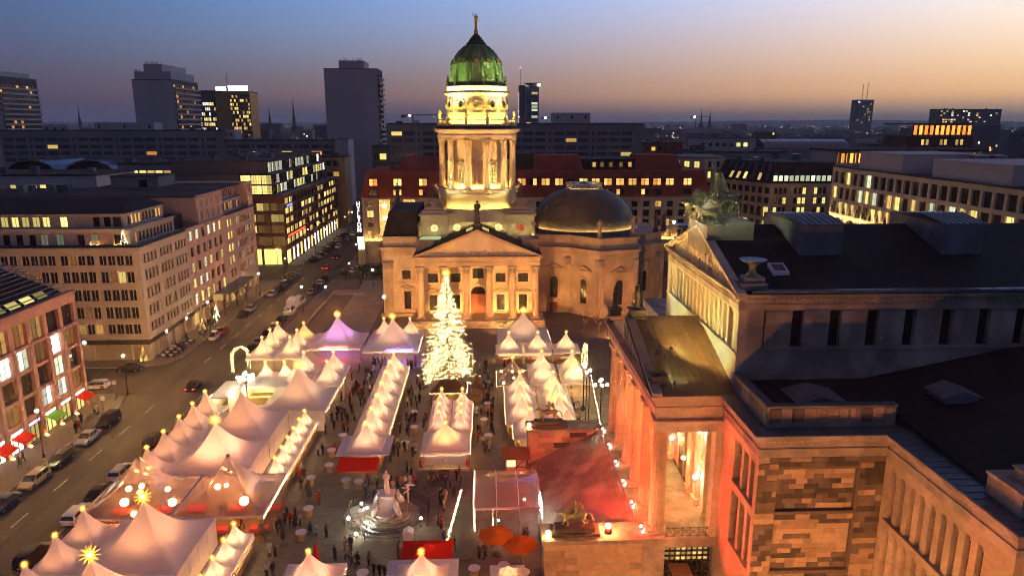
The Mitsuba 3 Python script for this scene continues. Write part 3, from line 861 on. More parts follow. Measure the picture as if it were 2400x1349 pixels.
def hood(par, fr, c, hw, z, d, m=SD, h=.75):
    b = B()
    fr.box(b, c - hw, c + hw, d, d + .55, z - .22, z)
    for s in (-1, 1):
        q = [(c + s * hw, z), (c, z + h), (c, z + h - .24), (c + s * hw * .72, z)]
        fr.poly(b, q if s > 0 else q[::-1], d, d + .6)
    fr.poly(b, [(c - hw * .8, z), (c + hw * .8, z), (c, z + h * .8)], d, d + .2)
    part(par, 'hood', b, m)


# podium and steps
b = B()
for i in range(6): b.box(CX - 15.2 - .0 + 0, CX + 15.2, 152.6 + i * .38, 158, GZ + i * .19, GZ + (i + 1) * .19)
b.box(CX - 15.2, CX + 15.2, 154.9, 162, GZ, 1.3)
part(D, 'podium', b, SD)
# portico
FW = Fr((CX, 161.0), (1, 0))           # portico wall face
FP = Fr((CX, 156.3), (1, 0))           # entablature face
for x in (-13.1, -7.86, -2.62, 2.62, 7.86, 13.1):
    column(D, CX + x, 157.2, 1.3, 13.5, .82, 0, 'corinth', SD, 'sandstone_grey')
b = B(); b.box(CX - 14.1, CX + 14.1, 161.0, 166, 0, 16.5)
part(D, 'wall', b, SP)
b = B(); ents(b, FP, -14.0, 14.0, 15.9, ret=(1, 1)); b.box(CX - 13.9, CX + 13.9, 156.5, 161.2, 13.5, 15.85)
part(D, 'cornice', b, SD)
b = B(); dentils(b, FP, -13.9, 13.9, 15.9); part(D, 'dentil', b, SD, kind='stuff')
gable(D, FP, 14.4, 16.1, 6.0, SD, SP, .6, .7, relief_n=20, seed=12)
b = B(); b.add([(CX - 14.5, 155.9, 16.15), (CX + 14.5, 155.9, 16.15), (CX, 155.9, 22.2), (CX - 14.5, 166, 16.15), (CX + 14.5, 166, 16.15), (CX, 166, 22.2)], [[0, 3, 5], [0, 5, 2], [1, 2, 5], [1, 5, 4]])
part(D, 'roof', b, 'roof_dark')
for s in (-1, 1):
    q = B(); q.hexa([(CX + s * x, y, 22.2 - x * .42 + dz) for x in ((1.1, 2.6) if s > 0 else (2.6, 1.1)) for y in (158.2, 160.6) for dz in (.05, .35)])
    part(D, 'skylight', q, 'lit_glass', emit=sc(YEL, .5), label='lit skylight in the dark pediment roof')
for x in (-10.5, -5.25, 5.25, 10.5):
    opening(D, FW, x - 1.15, x + 1.15, 9.0, 11.1, 0, 'rect', rev=.25, m=SP)
    opening(D, FW, x - .95, x + .95, 1.9, 6.0, 0, 'rect', rev=.3, m=SP)
    hood(D, FW, x, 1.9, 6.7, 0, SP)
opening(D, FW, -1.3, 1.3, 9.9, 12.3, 0, 'rect', rev=.25, m=SP)
b = B(); FW.box(b, -12.9, 12.9, 0, .14, 7.9, 8.2); part(D, 'ledge', b, SP)
# arched doorway with the red door
r = 1.75
b = B(); FW.poly(b, [(-r, 1.3), (r, 1.3)] + [(r * math.cos(a), 6.3 + r * math.sin(a)) for a in np.linspace(0, PI, 13)], 0, .06); part(D, 'door_niche', b, 'glass_dark')
b = B(); FW.box(b, -r, r, .07, .25, 1.3, 6.2); dk = part(D, 'door', b, 'door_red')
b = B()
for i in range(2):
    for j in range(3): FW.box(b, -r + .25 + i * r, -r + .25 + i * r + r - .5, .25, .31, 1.6 + j * 1.55, 2.9 + j * 1.55)
part(dk, 'panel', b, 'door_red')
b = B(); n = 13; o = [((r + .5) * math.cos(a), 6.3 + (r + .5) * math.sin(a)) for a in np.linspace(PI, 0, n)]
FW.poly(b, [(r * math.cos(a), 6.3 + r * math.sin(a)) for a in np.linspace(0, PI, n)] + o, 0, .35); FW.box(b, -r - .5, -r, 0, .35, 1.3, 6.3); FW.box(b, r, r + .5, 0, .35, 1.3, 6.3); FW.box(b, -.25, .25, 0, .5, 7.9, 8.8)
part(dk, 'surround', b, SP)
# left wing
FL = Fr((-24.3, 164.0), (1, 0))
b = B(); b.box(-24.3, -15.9, 164, 186, 0, 16.6); b.box(-24.0, -15.9, 164.3, 186, 16.6, 19.3); part(D, 'wall', b, SP)
b = B(); ents(b, FL, 0, 8.4, 16.9, ret=(1, 0)); ents(b, Fr((-24.3, 186), (0, -1)), 0, 22, 16.9, ret=(0, 1)); FL.box(b, .2, 8.4, -.3, .1, 19.0, 19.35); part(D, 'cornice', b, SD)
for u in (.75, 1.9):
    q = B(); FL.box(q, u - .5, u + .5, 0, .35 if u < 1 else .25, 1.3, 11.7); FL.box(q, u - .6, u + .6, 0, .5, .4, 1.3); part(D, 'pilaster', q, SD)
    q = B(); FL.box(q, u - .62, u + .62, 0, .55, 11.7, 13.4); FL.box(q, u - .7, u + .7, 0, .65, 13.0, 13.4); part(D, 'capital', q, 'sandstone_grey')
opening(D, FL, 4.6, 6.6, 9.2, 11.3, 0, rev=.25, m=SP); opening(D, FL, 4.9, 6.5, 1.9, 6.2, 0, rev=.3, m=SP); hood(D, FL, 5.7, 1.7, 7.0, 0, SP)
b = B(); FL.box(b, 3.2, 8.4, 0, .14, 8.3, 8.55); FL.box(b, -.6, 8.4, 0, .9, GZ, .9); part(D, 'ledge', b, SD)
b = B(); q0 = [(-24.0, 164.4, 19.35), (-16, 164.4, 19.35), (-16, 186, 19.35), (-24.0, 186, 19.35)]; q1 = [(-22.6, 166.2, 25.0), (-16, 166.2, 25.0), (-16, 186, 25.0), (-22.6, 186, 25.0)]
b.add(q0 + q1, [[0, 1, 5, 4], [1, 2, 6, 5], [2, 3, 7, 6], [3, 0, 4, 7], [4, 5, 6, 7]]); part(D, 'roof', b, 'roof_dark')
# attic pieces beside the pediment
for s in (-1, 1):
    q = B(); x0, x1 = sorted((CX + s * 10.2, CX + s * 13.9)); q.box(x0, x1, 160, 166, 16.0, 18.9); q.box(x0 - .15, x1 + .15, 159.8, 166, 18.9, 19.15); part(D, 'attic', q, SD)
q = B(); q.box(CX - 13.3, CX - 8.6, 160.2, 164.6, 19.16, 19.3); part(D, 'skylight', q, 'lit_glass', emit=(.16, .19, .09), label='pale green lit flat skylight left of the pediment')

# square attic base with lit round windows
b = B(); b.box(CX - 11.2, CX + 11.2, 166.0, 188, 14, 24.2)
for sx in (-1, 1):
    for y0, y1 in ((165.0, 172), (182, 189)):
        x0, x1 = sorted((CX + sx * 6.9, CX + sx * 13.4)); b.box(x0, x1, y0, y1, 14, 24.0)
part(D, 'wall', b, SP)
b = B()
b.box(CX - 11.5, CX + 11.5, 165.7, 188.3, 24.2, 24.6)
for sx in (-1, 1):
    for y0, y1 in ((164.8, 172.2), (181.8, 189.2)):
        x0, x1 = sorted((CX + sx * 6.7, CX + sx * 13.6))
        for k, (o, z0, z1) in enumerate(((.25, 24.0, 24.35), (-.6, 24.35, 25.1), (-1.3, 25.1, 25.8))): b.box(x0 - o, x1 + o, y0 - o, y1 + o, z0, z1)
part(D, 'cornice', b, SP)
for sx in (-1, 1):
    for xx, yf in ((10.2, 165.0), (4.9, 166.0)):
        F = Fr((CX + sx * xx, yf), (1, 0)); q = B(); n = 20
        F.poly(q, [(.85 * math.cos(a), 21.1 + .85 * math.sin(a)) for a in np.linspace(0, 2 * PI, n)[:-1]], 0, .05)
        lit = not (sx > 0 and xx > 9)
        wk = part(D, 'window', q, 'lit_glass' if lit else 'glass_dark', emit=(.60, .47, .16) if lit else None)
        q = B(); q.lathe([(.85, 0), (1.15, 0), (1.15, .18), (.85, .18), (.85, 0)], (0, 0), 20); v = q.v[0].copy(); p = F.o + v[:, :1] * F.u + v[:, 2:3] * F.n; q.v[0] = np.column_stack([p, 21.1 + v[:, 1]])
        part(wk, 'surround', q, SP)
        q = B(); F.box(q, -.05, .05, .05, .1, 20.3, 21.9); F.box(q, -.8, .8, .05, .1, 21.05, 21.15); part(wk, 'frame', q, 'frame_dark')
        w_ = 2.5 if xx > 9 else 1.9
        q = B(); F.box(q, -w_, w_, 0, .07, 22.45, 22.6); F.box(q, -w_, w_, 0, .07, 19.45, 19.6); F.box(q, -w_, -w_ + .15, 0, .07, 19.6, 22.45); F.box(q, w_ - .15, w_, 0, .07, 19.6, 22.45); part(D, 'panel', q, SP)
# stepped pyramids and sculpture bases at the corners
for sx in (-1, 1):
    q = B()
    for k in range(7): q.cbox(CX + sx * 10.0, 168.4, 4.6 - k * .42, 5.4 - k * .4, 25.8 + k * .3, 26.1 + k * .3)
    part(D, 'stepped_base', q, 'sandstone_grey')
# round base, peristyle
b = B(); b.lathe([(11.4, 22.5), (11.4, 25.2), (9.9, 25.25), (9.85, 28.3), (10.2, 28.35), (10.2, 28.9), (9.9, 29.0), (9.9, 29.7), (7, 29.75)], (CX, CY), 64)
part(D, 'drum_base', b, SP, smooth=30)
b = B(); b.lathe([(7.3, 29.6), (7.3, 41.4)], (CX, CY), 48); dr_ = part(D, 'drum', b, SP, smooth=30)
for i in range(12):
    a = -PI / 2 + (i + .5) * PI / 6
    column(D, CX + 8.85 * math.cos(a), CY + 8.85 * math.sin(a), 29.7, 41.35, .74, 0, 'corinth', SP, SD, seg=16)
for i in range(12):
    a = -PI / 2 + i * PI / 6
    if math.sin(a) > .3: continue
    n = np.array([math.cos(a), math.sin(a)]); u = np.array([-n[1], n[0]]); F = Fr((CX + 7.25 * n[0], CY + 7.25 * n[1]), u if np.allclose([u[1], -u[0]], n) else -u)
    F = Fr((CX + 7.16 * n[0], CY + 7.16 * n[1]), (-n[1], n[0]))
    if not np.allclose(F.n, n): F = Fr((CX + 7.16 * n[0], CY + 7.16 * n[1]), (n[1], -n[0]))
    if i % 2 == 1 or True:
        niche = (i == 0)
        opening(D, F, -.62, .62, 31.3, 35.0, .05, 'arch' if niche else 'rect', pane='glass_dark' if not niche else SD, rev=.28, m=SP, nm=(2, 4) if not niche else (1, 1))
        hood(D, F, 0, 1.35, 35.75, .05, SP)
        q = B(); F.box(q, -1.5, 1.5, .05, .25, 38.0, 38.25); F.box(q, -1.2, 1.2, .05, .14, 38.4, 40.2); F.box(q, -1.6, 1.6, .05, .22, 30.6, 30.9); part(D, 'panel', q, SP)
J0 = robed('talk', random.Random(4)).to_mesh(); v = J0.vert_properties[:, :3] * 1.45
stk = put(thing('niche_statue', 'small robed stone figure in the arched niche of the round tower', 'statue'), mikit.ply((v + [CX, CY - 7.75, 31.4], J0.tri_verts), SP, smooth=40))
b = B(); b.lathe([(8.2, 41.35), (9.55, 41.36), (9.55, 41.9), (9.7, 41.95), (9.7, 42.4), (9.55, 42.5), (9.55, 42.9), (10.1, 43.05), (10.2, 43.4), (10.55, 43.5), (10.55, 43.75), (9.9, 43.85), (7.0, 43.9)], (CX, CY), 64)
part(D, 'cornice', b, SP, smooth=20)
b = B(); b.lathe([(9.95, 43.8), (9.95, 44.45), (9.3, 44.5), (7, 44.5)], (CX, CY), 64); part(D, 'gallery_floor', b, 'roof_dark')
b = B(); b.lathe([(9.45, 44.45), (9.55, 44.5), (9.55, 44.75), (9.2, 44.75), (9.2, 44.5)], (CX, CY), 60); b.lathe([(9.55, 45.75), (9.55, 46.0), (9.15, 46.0), (9.15, 45.75), (9.55, 45.75)], (CX, CY), 60)
bal = part(D, 'balustrade', b, SP)
b = B()
for i in range(12):
    a = -PI / 2 + (i + .5) * PI / 6
    q = B(); q.lathe([(.5, 0), (.5, 1.75), (.56, 1.8), (.56, 1.95), (0, 1.95)], (CX + 9.36 * math.cos(a), CY + 9.36 * math.sin(a)), 4, a + PI / 4, 44.45); part(bal, 'pier', q, SP)
    q = B(); q.lathe([(.28, 0), (.24, .12), (.14, .25), (.34, .7), (.46, 1.15), (.40, 1.4), (.18, 1.5), (.22, 1.62), (.1, 1.85), (0, 1.9)], (CX + 9.36 * math.cos(a), CY + 9.36 * math.sin(a)), 10, 0, 46.4)
    part(D, 'urn', q, SP, smooth=50)
    for j in range(9):
        a2 = -PI / 2 + (i + (j + 1) / 10 * .82 + .09 + .5) * PI / 6
        b.lathe([(.09, 0), (.15, .35), (.07, .75), (.1, 1.0)], (CX + 9.36 * math.cos(a2), CY + 9.36 * math.sin(a2)), 6, 0, 44.75)
part(bal, 'baluster', b, SP, kind='stuff')
# upper drum with round windows
b = B(); b.lathe([(7.5, 44.5), (7.5, 46.2), (7.35, 46.3), (7.35, 46.9), (7.25, 47.0), (7.25, 51.3), (7.4, 51.4), (7.5, 51.7), (7.85, 51.8), (7.9, 52.1), (7.3, 52.2)], (CX, CY), 48, PI / 48); part(D, 'upper_drum', b, SP, smooth=20)
for i in range(12):
    a = -PI / 2 + i * PI / 6
    if math.sin(a) > .35: continue
    n = np.array([math.cos(a), math.sin(a)]); F = Fr((CX + 7.28 * n[0], CY + 7.28 * n[1]), (-n[1], n[0]))
    if not np.allclose(F.n, n): F = Fr((CX + 7.28 * n[0], CY + 7.28 * n[1]), (n[1], -n[0]))
    q = B(); F.poly(q, [(.62 * math.cos(t), 49.5 + .75 * math.sin(t)) for t in np.linspace(0, 2 * PI, 17)[:-1]], 0, .06); wk = part(D, 'window', q, 'glass_dark' if i else SP)
    q = B(); F.poly(q, Polygon([(1.0 * math.cos(t), 49.5 + 1.15 * math.sin(t)) for t in np.linspace(0, 2 * PI, 25)[:-1]], [[(.62 * math.cos(t), 49.5 + .75 * math.sin(t)) for t in np.linspace(0, 2 * PI, 17)[:-1]]]), 0, .22); part(wk, 'surround', q, SP)
    q = B(); F.box(q, -1.35, 1.35, .0, .16, 47.4, 47.6); part(D, 'ledge', q, SP)
# dome
b = B(); b.lathe([(7.95, 52.1), (7.9, 52.3), (7.2, 52.45), (7.15, 52.5)], (CX, CY), 48); part(D, 'ledge', b, 'roof_dark')
b = B(); b.lathe([(7.15, 52.4), (7.15, 53.3), (7.3, 53.4), (7.3, 53.6), (6.5, 53.7)], (CX, CY), 48); part(D, 'attic_ring', b, SP, smooth=20)
dome = [(6.45, 53.5), (6.42, 54.6), (6.38, 56.0), (6.25, 57.3), (5.98, 58.6), (5.5, 59.8), (4.85, 60.9), (4.0, 61.9), (3.0, 62.75), (1.9, 63.35)]
b = B(); b.lathe(dome, (CX, CY), 72); dm = part(D, 'dome', b, 'copper_green', smooth=True)
for i in range(24):
    a = -PI / 2 + (i // 2 + .5) * PI / 6 + (.055 if i % 2 else -.055)
    pts = [(CX + (r_ + .03) * math.cos(a * 1), CY + (r_ + .03) * math.sin(a), z_) for r_, z_ in dome]
    q = B().tube(pts, np.linspace(.13, .07, len(dome)), 5); part(dm, 'rib', q, 'copper_green', smooth=40)
for i in range(12):
    a = -PI / 2 + i * PI / 6
    c = np.array([CX + 5.72 * math.cos(a), CY + 5.72 * math.sin(a), 59.3]); nr = np.array([math.cos(a) * .86, math.sin(a) * .86, .5])
    t = np.array([-math.sin(a), math.cos(a), 0]); w2 = np.cross(nr, t)
    for nm_, rr_, mm_, th_ in (('rosette_ring', .80, 'copper_dark', .16), ('rosette', .56, 'gold', .26)):
        q = B(); q.lathe([(rr_, -.15), (rr_, th_ * .7), (rr_ * .85, th_), (rr_ * .6, th_ * .8), (rr_ * .35, th_ * 1.25), (0, th_ * 1.3)], (0, 0), 14); v = q.v[0]
        q.v[0] = c + v[:, :1] * t + v[:, 1:2] * w2 + v[:, 2:] * nr; part(dm, nm_, q, mm_, smooth=40)
b = B(); b.lathe([(6.9, 53.55), (6.95, 53.75), (6.6, 54.4), (6.4, 54.45)], (CX, CY), 48); part(dm, 'skirt', b, 'copper_dark')
for i in range(12):
    a = -PI / 2 + (i + .5) * PI / 6
    q = B(); q.lathe([(.32, 0), (.32, .5), (.2, .6), (.26, .9), (.33, 1.3), (.2, 1.75), (.14, 1.9), (.2, 2.1), (.16, 2.35), (0, 2.45)], (CX + 7.15 * math.cos(a), CY + 7.15 * math.sin(a)), 9, 0, 53.55)
    part(dm, 'finial', q, 'copper_dark', smooth=50)
b = B(); b.lathe([(1.9, 63.2), (2.35, 63.35), (2.35, 63.6), (1.9, 63.75), (1.75, 64.3), (1.35, 64.5), (1.3, 64.9), (.95, 65.0), (.9, 65.3), (.5, 65.5), (.45, 65.75), (0, 65.8)], (CX, CY), 20); part(dm, 'lantern', b, 'copper_dark', smooth=30)
g = thing('gilded_statue', 'gilded standing figure on a gold ball at the very top of the green dome', 'statue')
part(g, 'ball', B().ball((CX, CY, 66.15), .55, 2), 'gold', smooth=True)
gm = smooth_m(robed('raise', random.Random(2), .75), .12, 4); part(g, 'figure', (np.array(gm.vertices) * [2.0, 2.0, 2.05] + [CX, CY, 66.6], gm.faces), 'gold', smooth=40)

# --- the polygonal church body on the right with its low brown dome
V = [(11.8, 167.2), (20.2, 165.6), (26.6, 159.6), (36.2, 162.2), (37.2, 171), (46, 177), (46, 196), (11.8, 196)]
PB = np.array(V)
b = B(); b.prism(V[:4] + [(37.2, 190), (11.8, 190)], 0, 16.0); b.prism([(36, 171.5), (46, 177), (46, 196), (36, 190)], 0, 15.2); part(D, 'wall', b, SD)
b = B(); b.prism([(12.1, 167.8), (20.4, 166.2), (26.6, 160.3), (35.8, 162.8), (36.8, 190), (12.1, 190)], 16.0, 19.1); b.prism([(36, 172.2), (45.3, 177.6), (45.3, 196), (36, 190)], 15.2, 18); part(D, 'attic', b, SD)
b = B()
for i in range(3):
    F = Fr(V[i], np.array(V[i + 1]) - V[i]); L = np.hypot(*(np.array(V[i + 1]) - V[i])); ents(b, F, 0, L, 16.35, s=1, ret=(.4, .4))
    F2 = Fr(np.array(V[i]) + (.2, .6), np.array(V[i + 1]) - V[i]); F2.box(b, -.1, L, -.2, .12, 18.75, 19.1)
F = Fr((36.4, 171.5), np.array([9.6, 5.5])); ents(b, F, 0, 11, 15.5); F.box(b, 0, 11, -.6, -.2, 17.7, 18.05)
F = Fr(V[3], (.12, 1)); ents(b, F, 0, 9, 16.35)
part(D, 'cornice', b, SD)
for i in range(3):
    F = Fr(V[i], np.array(V[i + 1]) - V[i]); L = np.hypot(*(np.array(V[i + 1]) - V[i])); c = L / 2 + (.6 if i == 0 else 0)
    opening(D, F, c - .95, c + .95, 3.9 if i == 0 else 3.2, 9.2, 0, 'arch', rev=.3, m=SD, nm=(2, 5)); hood(D, F, c, 2.1, 11.2, 0, SD, 1.1)
    q = B(); F.box(q, .6, c - 1.5, 0, .12, 7.6, 7.85); F.box(q, c + 1.5, L - .8, 0, .12, 7.6, 7.85); part(D, 'ledge', q, SD)
    if i == 0:
        q = B(); F.box(q, c - .95, c + .95, 0, .06, .3, 2.7); dk = part(D, 'door', q, 'door_red'); q = B(); F.box(q, c - 1.3, c - .95, 0, .2, .3, 2.9); F.box(q, c + .95, c + 1.3, 0, .2, .3, 2.9); F.box(q, c - 1.7, c + 1.7, 0, .4, 2.9, 3.15); part(dk, 'frame', q, SD)
    for uu in ([L] if i < 2 else [L - .6]):
        q = B(); F.box(q, uu - .95, uu + (.3 if i != 1 else .55), 0, .3, 1, 12.3); part(D, 'pilaster', q, SD)
        q = B(); F.box(q, uu - 1.1, uu + (.4 if i != 1 else .7), 0, .55, 12.3, 13.9); part(D, 'capital', q, 'sandstone_grey')
        if i == 1:
            F3 = Fr(V[2], np.array(V[3]) - V[2]); q = B(); F3.box(q, -.5, .95, 0, .3, 1, 12.3); part(D, 'pilaster', q, SD); q = B(); F3.box(q, -.6, 1.1, 0, .55, 12.3, 13.9); part(D, 'capital', q, 'sandstone_grey')
F = Fr((36.4, 171.5), np.array([9.6, 5.5])); opening(D, F, 3.6, 5.2, 3.6, 8.8, 0, 'arch', rev=.3, m=SD, nm=(2, 5)); hood(D, F, 4.4, 1.9, 10.6, 0, SD, 1.0)
for i, (uu) in enumerate((8.6,)):
    q = B(); F.box(q, uu - .6, uu + .6, 0, .3, 1, 11.6); part(D, 'pilaster', q, SD); q = B(); F.box(q, uu - .75, uu + .75, 0, .5, 11.6, 13.1); part(D, 'capital', q, 'sandstone_grey')
q = B(); F.box(q, .3, 2.8, 0, .12, 7.3, 7.5); F.box(q, 6, 7.9, 0, .12, 7.3, 7.5); part(D, 'ledge', q, SD)
b = B(); b.prism([(12.4, 168.2), (20.5, 166.6), (26.6, 160.8), (35.4, 163.2), (36.4, 190), (12.4, 190)], 19.1, 19.18); part(D, 'roof', b, 'roof_flat')
DX, DY = 25.4, 181.0
b = B(); dp = [(13.3, 19.1), (13.2, 19.9)] + [(13.0 * math.cos(t) + .1, 19.9 + 9.6 * math.sin(t)) for t in np.linspace(.05, 1.16, 14)]
b.lathe(dp, (DX, DY), 72); dk = part(D, 'low_dome', b, 'dome_brown', smooth=True, label='low brown metal dome over the church body')
for i in range(36):
    a = i * 2 * PI / 36
    if math.sin(a) > .25: continue
    q = B().tube([(DX + (r_ + .02) * math.cos(a), DY + (r_ + .02) * math.sin(a), z_) for r_, z_ in dp[1:]], .045, 4); part(dk, 'seam', q, 'dome_brown')
zt = dp[-1][1]
b = B(); b.lathe([(5.2, zt - .5), (5.0, zt + .1), (4.5, zt + .15), (4.5, zt + .3)], (DX, DY), 40); b.lathe([(4.75, zt + 1.35), (4.75, zt + 1.6), (4.3, zt + 1.6), (4.3, zt + 1.35), (4.75, zt + 1.35)], (DX, DY), 40); cr = part(dk, 'crown', b, SP)
b = B()
for i in range(48):
    a = i * 2 * PI / 48; b.lathe([(.1, 0), (.17, .4), (.08, .8), (.12, 1.1)], (DX + 4.5 * math.cos(a), DY + 4.5 * math.sin(a)), 5, 0, zt + .28)
part(cr, 'baluster', b, SP, kind='stuff')
b = B(); b.lathe([(3.9, zt + .3), (3.9, zt + .9), (0, zt + 2.0)], (DX, DY), 12); part(cr, 'glass_roof', b, 'glass_dark')
b = B(); b.lathe([(4.28, zt + .34), (3.95, zt + .36)], (DX, DY), 40); part(cr, 'light_ring', b, 'lit_glass', emit=(2.2, 1.5, .5))
# ------------------------------------------------------------------ the Christmas market
LAMP = (1.0, .46, .20)


def canopy_mesh(ax, ay, e, p, rim=0.0, val=.32, n=14, m=10, top=.10):
    """A pagoda roof: concave, four ridges, a valance round the eaves."""
    b = B(); qs = np.linspace(0, 1, n) ** .9
    rings = []
    for q in qs:
        f = .22 * q + .78 * q ** 2.5
        hx, hy = ax * (1 - q) + top * q, ay * (1 - q) + top * q
        side = []
        for k in range(4):
            c = [(-1, -1), (1, -1), (1, 1), (-1, 1)]
            a0, a1 = np.array(c[k]) * (hx, hy), np.array(c[(k + 1) % 4]) * (hx, hy)
            for j in range(m):
                t = j / m
                pt = a0 * (1 - t) + a1 * t
                sag = .045 * (p - e) * math.sin(PI * q) ** .8 * math.sin(PI * t)
                dip = .05 * math.sin(PI * t) if q == 0 else 0
                side.append((pt[0] * (1 - dip * .5 * (q == 0)), pt[1] * (1 - dip * .5 * (q == 0)), e + (p - e) * f - sag))
        rings.append(side)
    N_ = 4 * m
    v = np.array(rings).reshape(-1, 3)
    f = [[i * N_ + j, i * N_ + (j + 1) % N_, (i + 1) * N_ + (j + 1) % N_, (i + 1) * N_ + j] for i in range(n - 1) for j in range(N_)]
    b.add(v, f)
    low = np.array(rings[0]); lo2 = low - [0, 0, val]
    b.add(np.vstack([lo2, low]), [[j, (j + 1) % N_, N_ + (j + 1) % N_, N_ + j] for j in range(N_)])
    return b


def star_meshes(r):
    c = B().ball((0, 0, 0), r * .34, 1)
    s = B()
    for d in ICO[1].vertices:
        t = np.cross(d, [.3, .5, .81]); t /= np.linalg.norm(t); u = np.cross(d, t)
        base = [d * r * .30 + (t * math.cos(a) + u * math.sin(a)) * r * .11 for a in (0, 2.09, 4.19)]
        s.add(base + [d * r * 1.25], [[0, 1, 3], [1, 2, 3], [2, 0, 3]])
    return ply(c, 'lit_glass'), ply(s, 'lit_glass')


STARS = {r: star_meshes(r) for r in (.34, .40, .75)}


def bulbs(pts, r=.04):
    """Many small lamps, one mesh of octahedra."""
    pts = np.asarray(pts, float)
    o = np.array([[1, 0, 0], [0, 1, 0], [-1, 0, 0], [0, -1, 0], [0, 0, 1], [0, 0, -1]]) * r
    f = np.array([[0, 1, 4], [1, 2, 4], [2, 3, 4], [3, 0, 4], [1, 0, 5], [2, 1, 5], [3, 2, 5], [0, 3, 5]])
    b = B(); b.add((pts[:, None] + o).reshape(-1, 3), (f[None] + 6 * np.arange(len(pts))[:, None, None]).reshape(-1, 3))
    return b


_c = {}


def cached(k, fn):
    if k not in _c: _c[k] = fn()
    return _c[k]


def eave_pts(ax, ay, z, step=.34, sides='nswe'):
    o = []
    for s, (p0, p1) in {'s': ((-ax, -ay), (ax, -ay)), 'e': ((ax, -ay), (ax, ay)), 'n': ((ax, ay), (-ax, ay)), 'w': ((-ax, ay), (-ax, -ay))}.items():
        if s not in sides: continue
        n = int(np.hypot(p1[0] - p0[0], p1[1] - p0[1]) / step)
        for i in range(n):
            t = i / n; rr = random.Random(i * 7 + ord(s))
            o.append((p0[0] * (1 - t) + p1[0] * t + rr.uniform(-.04, .04), p0[1] * (1 - t) + p1[1] * t + rr.uniform(-.04, .04), z + rr.uniform(-.16, .05)))
    return o


def star_on(par, x, y, z, r, k=1.0):
    at = T().translate([x, y, z])
    sk = key(par + '__star')
    put(sk, STARS[r][1], emit=sc((1.1, .50, .04), k), at=at)
    part(sk, 'core', STARS[r][0], emit=sc((9, 6.4, 2.6), k), at=at)


def tent(x, y, a, e, p, label, group, star=.34, lights='', lamp=14., col=LAMP, walls='', cloth='canvas', ay=None, legs=True, open_=(), lampz=None, name='market_tent', counter=None):
    ay = a if ay is None else ay
    k = thing(name, label, 'tent', group)
    at = T().translate([x, y, 0])
    part(k, 'canopy', cached(('can', a, ay, e, p, cloth), lambda: ply(canopy_mesh(a, ay, e, p), cloth, smooth=50)), at=at)
    if legs:
        for i, (sx, sy) in enumerate(((-1, -1), (1, -1), (1, 1), (-1, 1))):
            part(k, 'leg', cached(('leg', a, ay, e, i), lambda: ply(B().tube([(sx * (a - .08), sy * (ay - .08), GZ), (sx * (a - .08), sy * (ay - .08), e)], .05, 5), 'metal_grey')), at=at)
    if star: star_on(k, x, y, p + star * .75, star)
    if lights:
        part(k, 'light_string', cached(('ls', a, ay, e, lights), lambda: ply(bulbs(eave_pts(a + .05, ay + .05, e - .28, sides=lights)), 'lit_glass')), emit=(7, 4.6, 1.9), kind='stuff', at=at)
    for s in walls:
        n = max(1, round((ay if s in 'ew' else a) * 2 / 2.2))
        for i in range(n):
            def wl(s=s, i=i, n=n):
                b = B(); L = (ay if s in 'ew' else a) * 2 / n; u0 = -(ay if s in 'ew' else a) + i * L
                F = {'s': Fr((0, -ay + .06), (1, 0)), 'n': Fr((0, ay - .06), (-1, 0)), 'e': Fr((a - .06, 0), (0, 1)), 'w': Fr((-a + .06, 0), (0, -1))}[s]
                for j in range(6):
                    F.quad(b, u0 + .02 + (L - .04) * j / 6, u0 + .02 + (L - .04) * (j + 1) / 6, 0, GZ + .03, e - .05)
                b.v = [v + np.column_stack([.03 * np.sin(v[:, 1] * 7) if s in 'ew' else 0 * v[:, 0], .03 * np.sin(v[:, 0] * 7) if s in 'ns' else 0 * v[:, 0], 0 * v[:, 0]]) for v in b.v]
                return ply(b, cloth)
            part(k, 'side_wall', cached(('wall', a, ay, e, s, i, cloth), wl), at=at)
    if lamp:
        z = lampz or e + .1; rl = min(a, ay) * .40
        part(k, 'lamp', cached(('lamp', rl), lambda: (lambda bb: ply(bb, 'lit_glass', True))(B().lathe([(0, -.10), (rl * .7, -.08), (rl, 0), (rl * .7, .08), (0, .10)], (0, 0), 16))), emit=[c ** 1.15 * lamp * 1.7 / (PI * rl * rl) for c in col], at=T().translate([x, y, z]))
    if counter:
        for s in counter:
            def ct(s=s):
                b = B(); F = {'s': Fr((0, -ay + .3), (1, 0)), 'n': Fr((0, ay - .3), (-1, 0)), 'e': Fr((a - .3, 0), (0, 1)), 'w': Fr((-a + .3, 0), (0, -1))}[s]; L = (ay if s in 'ew' else a) - .2
                F.box(b, -L, L, -.6, 0, GZ, 1.05); F.box(b, -L, L, -.7, .1, 1.05, 1.12)
                return ply(b, 'wood_pale')
            ck = part(k, 'counter', cached(('ct', a, ay, s), ct), at=at)
            for i in range(4):
                def gd(s=s, i=i):
                    b = B(); F = {'s': Fr((0, -ay + .3), (1, 0)), 'n': Fr((0, ay - .3), (-1, 0)), 'e': Fr((a - .3, 0), (0, 1)), 'w': Fr((-a + .3, 0), (0, -1))}[s]; L = (ay if s in 'ew' else a) - .2; rr = random.Random(i * 31 + ord(s))
                    for q in range(6):
                        u = -L + (i + (q + .5) / 6) * L / 2; h = rr.uniform(.08, .3)
                        F.box(b, u - .08, u + .06, -.55, -.2, 1.12, 1.12 + h)
                    return ply(b, ['red_cloth', 'white_paint', 'gold', 'green_cloth'][i])
                part(ck, 'goods', cached(('gd', a, ay, s, i), gd), at=at, kind='stuff')
    return k


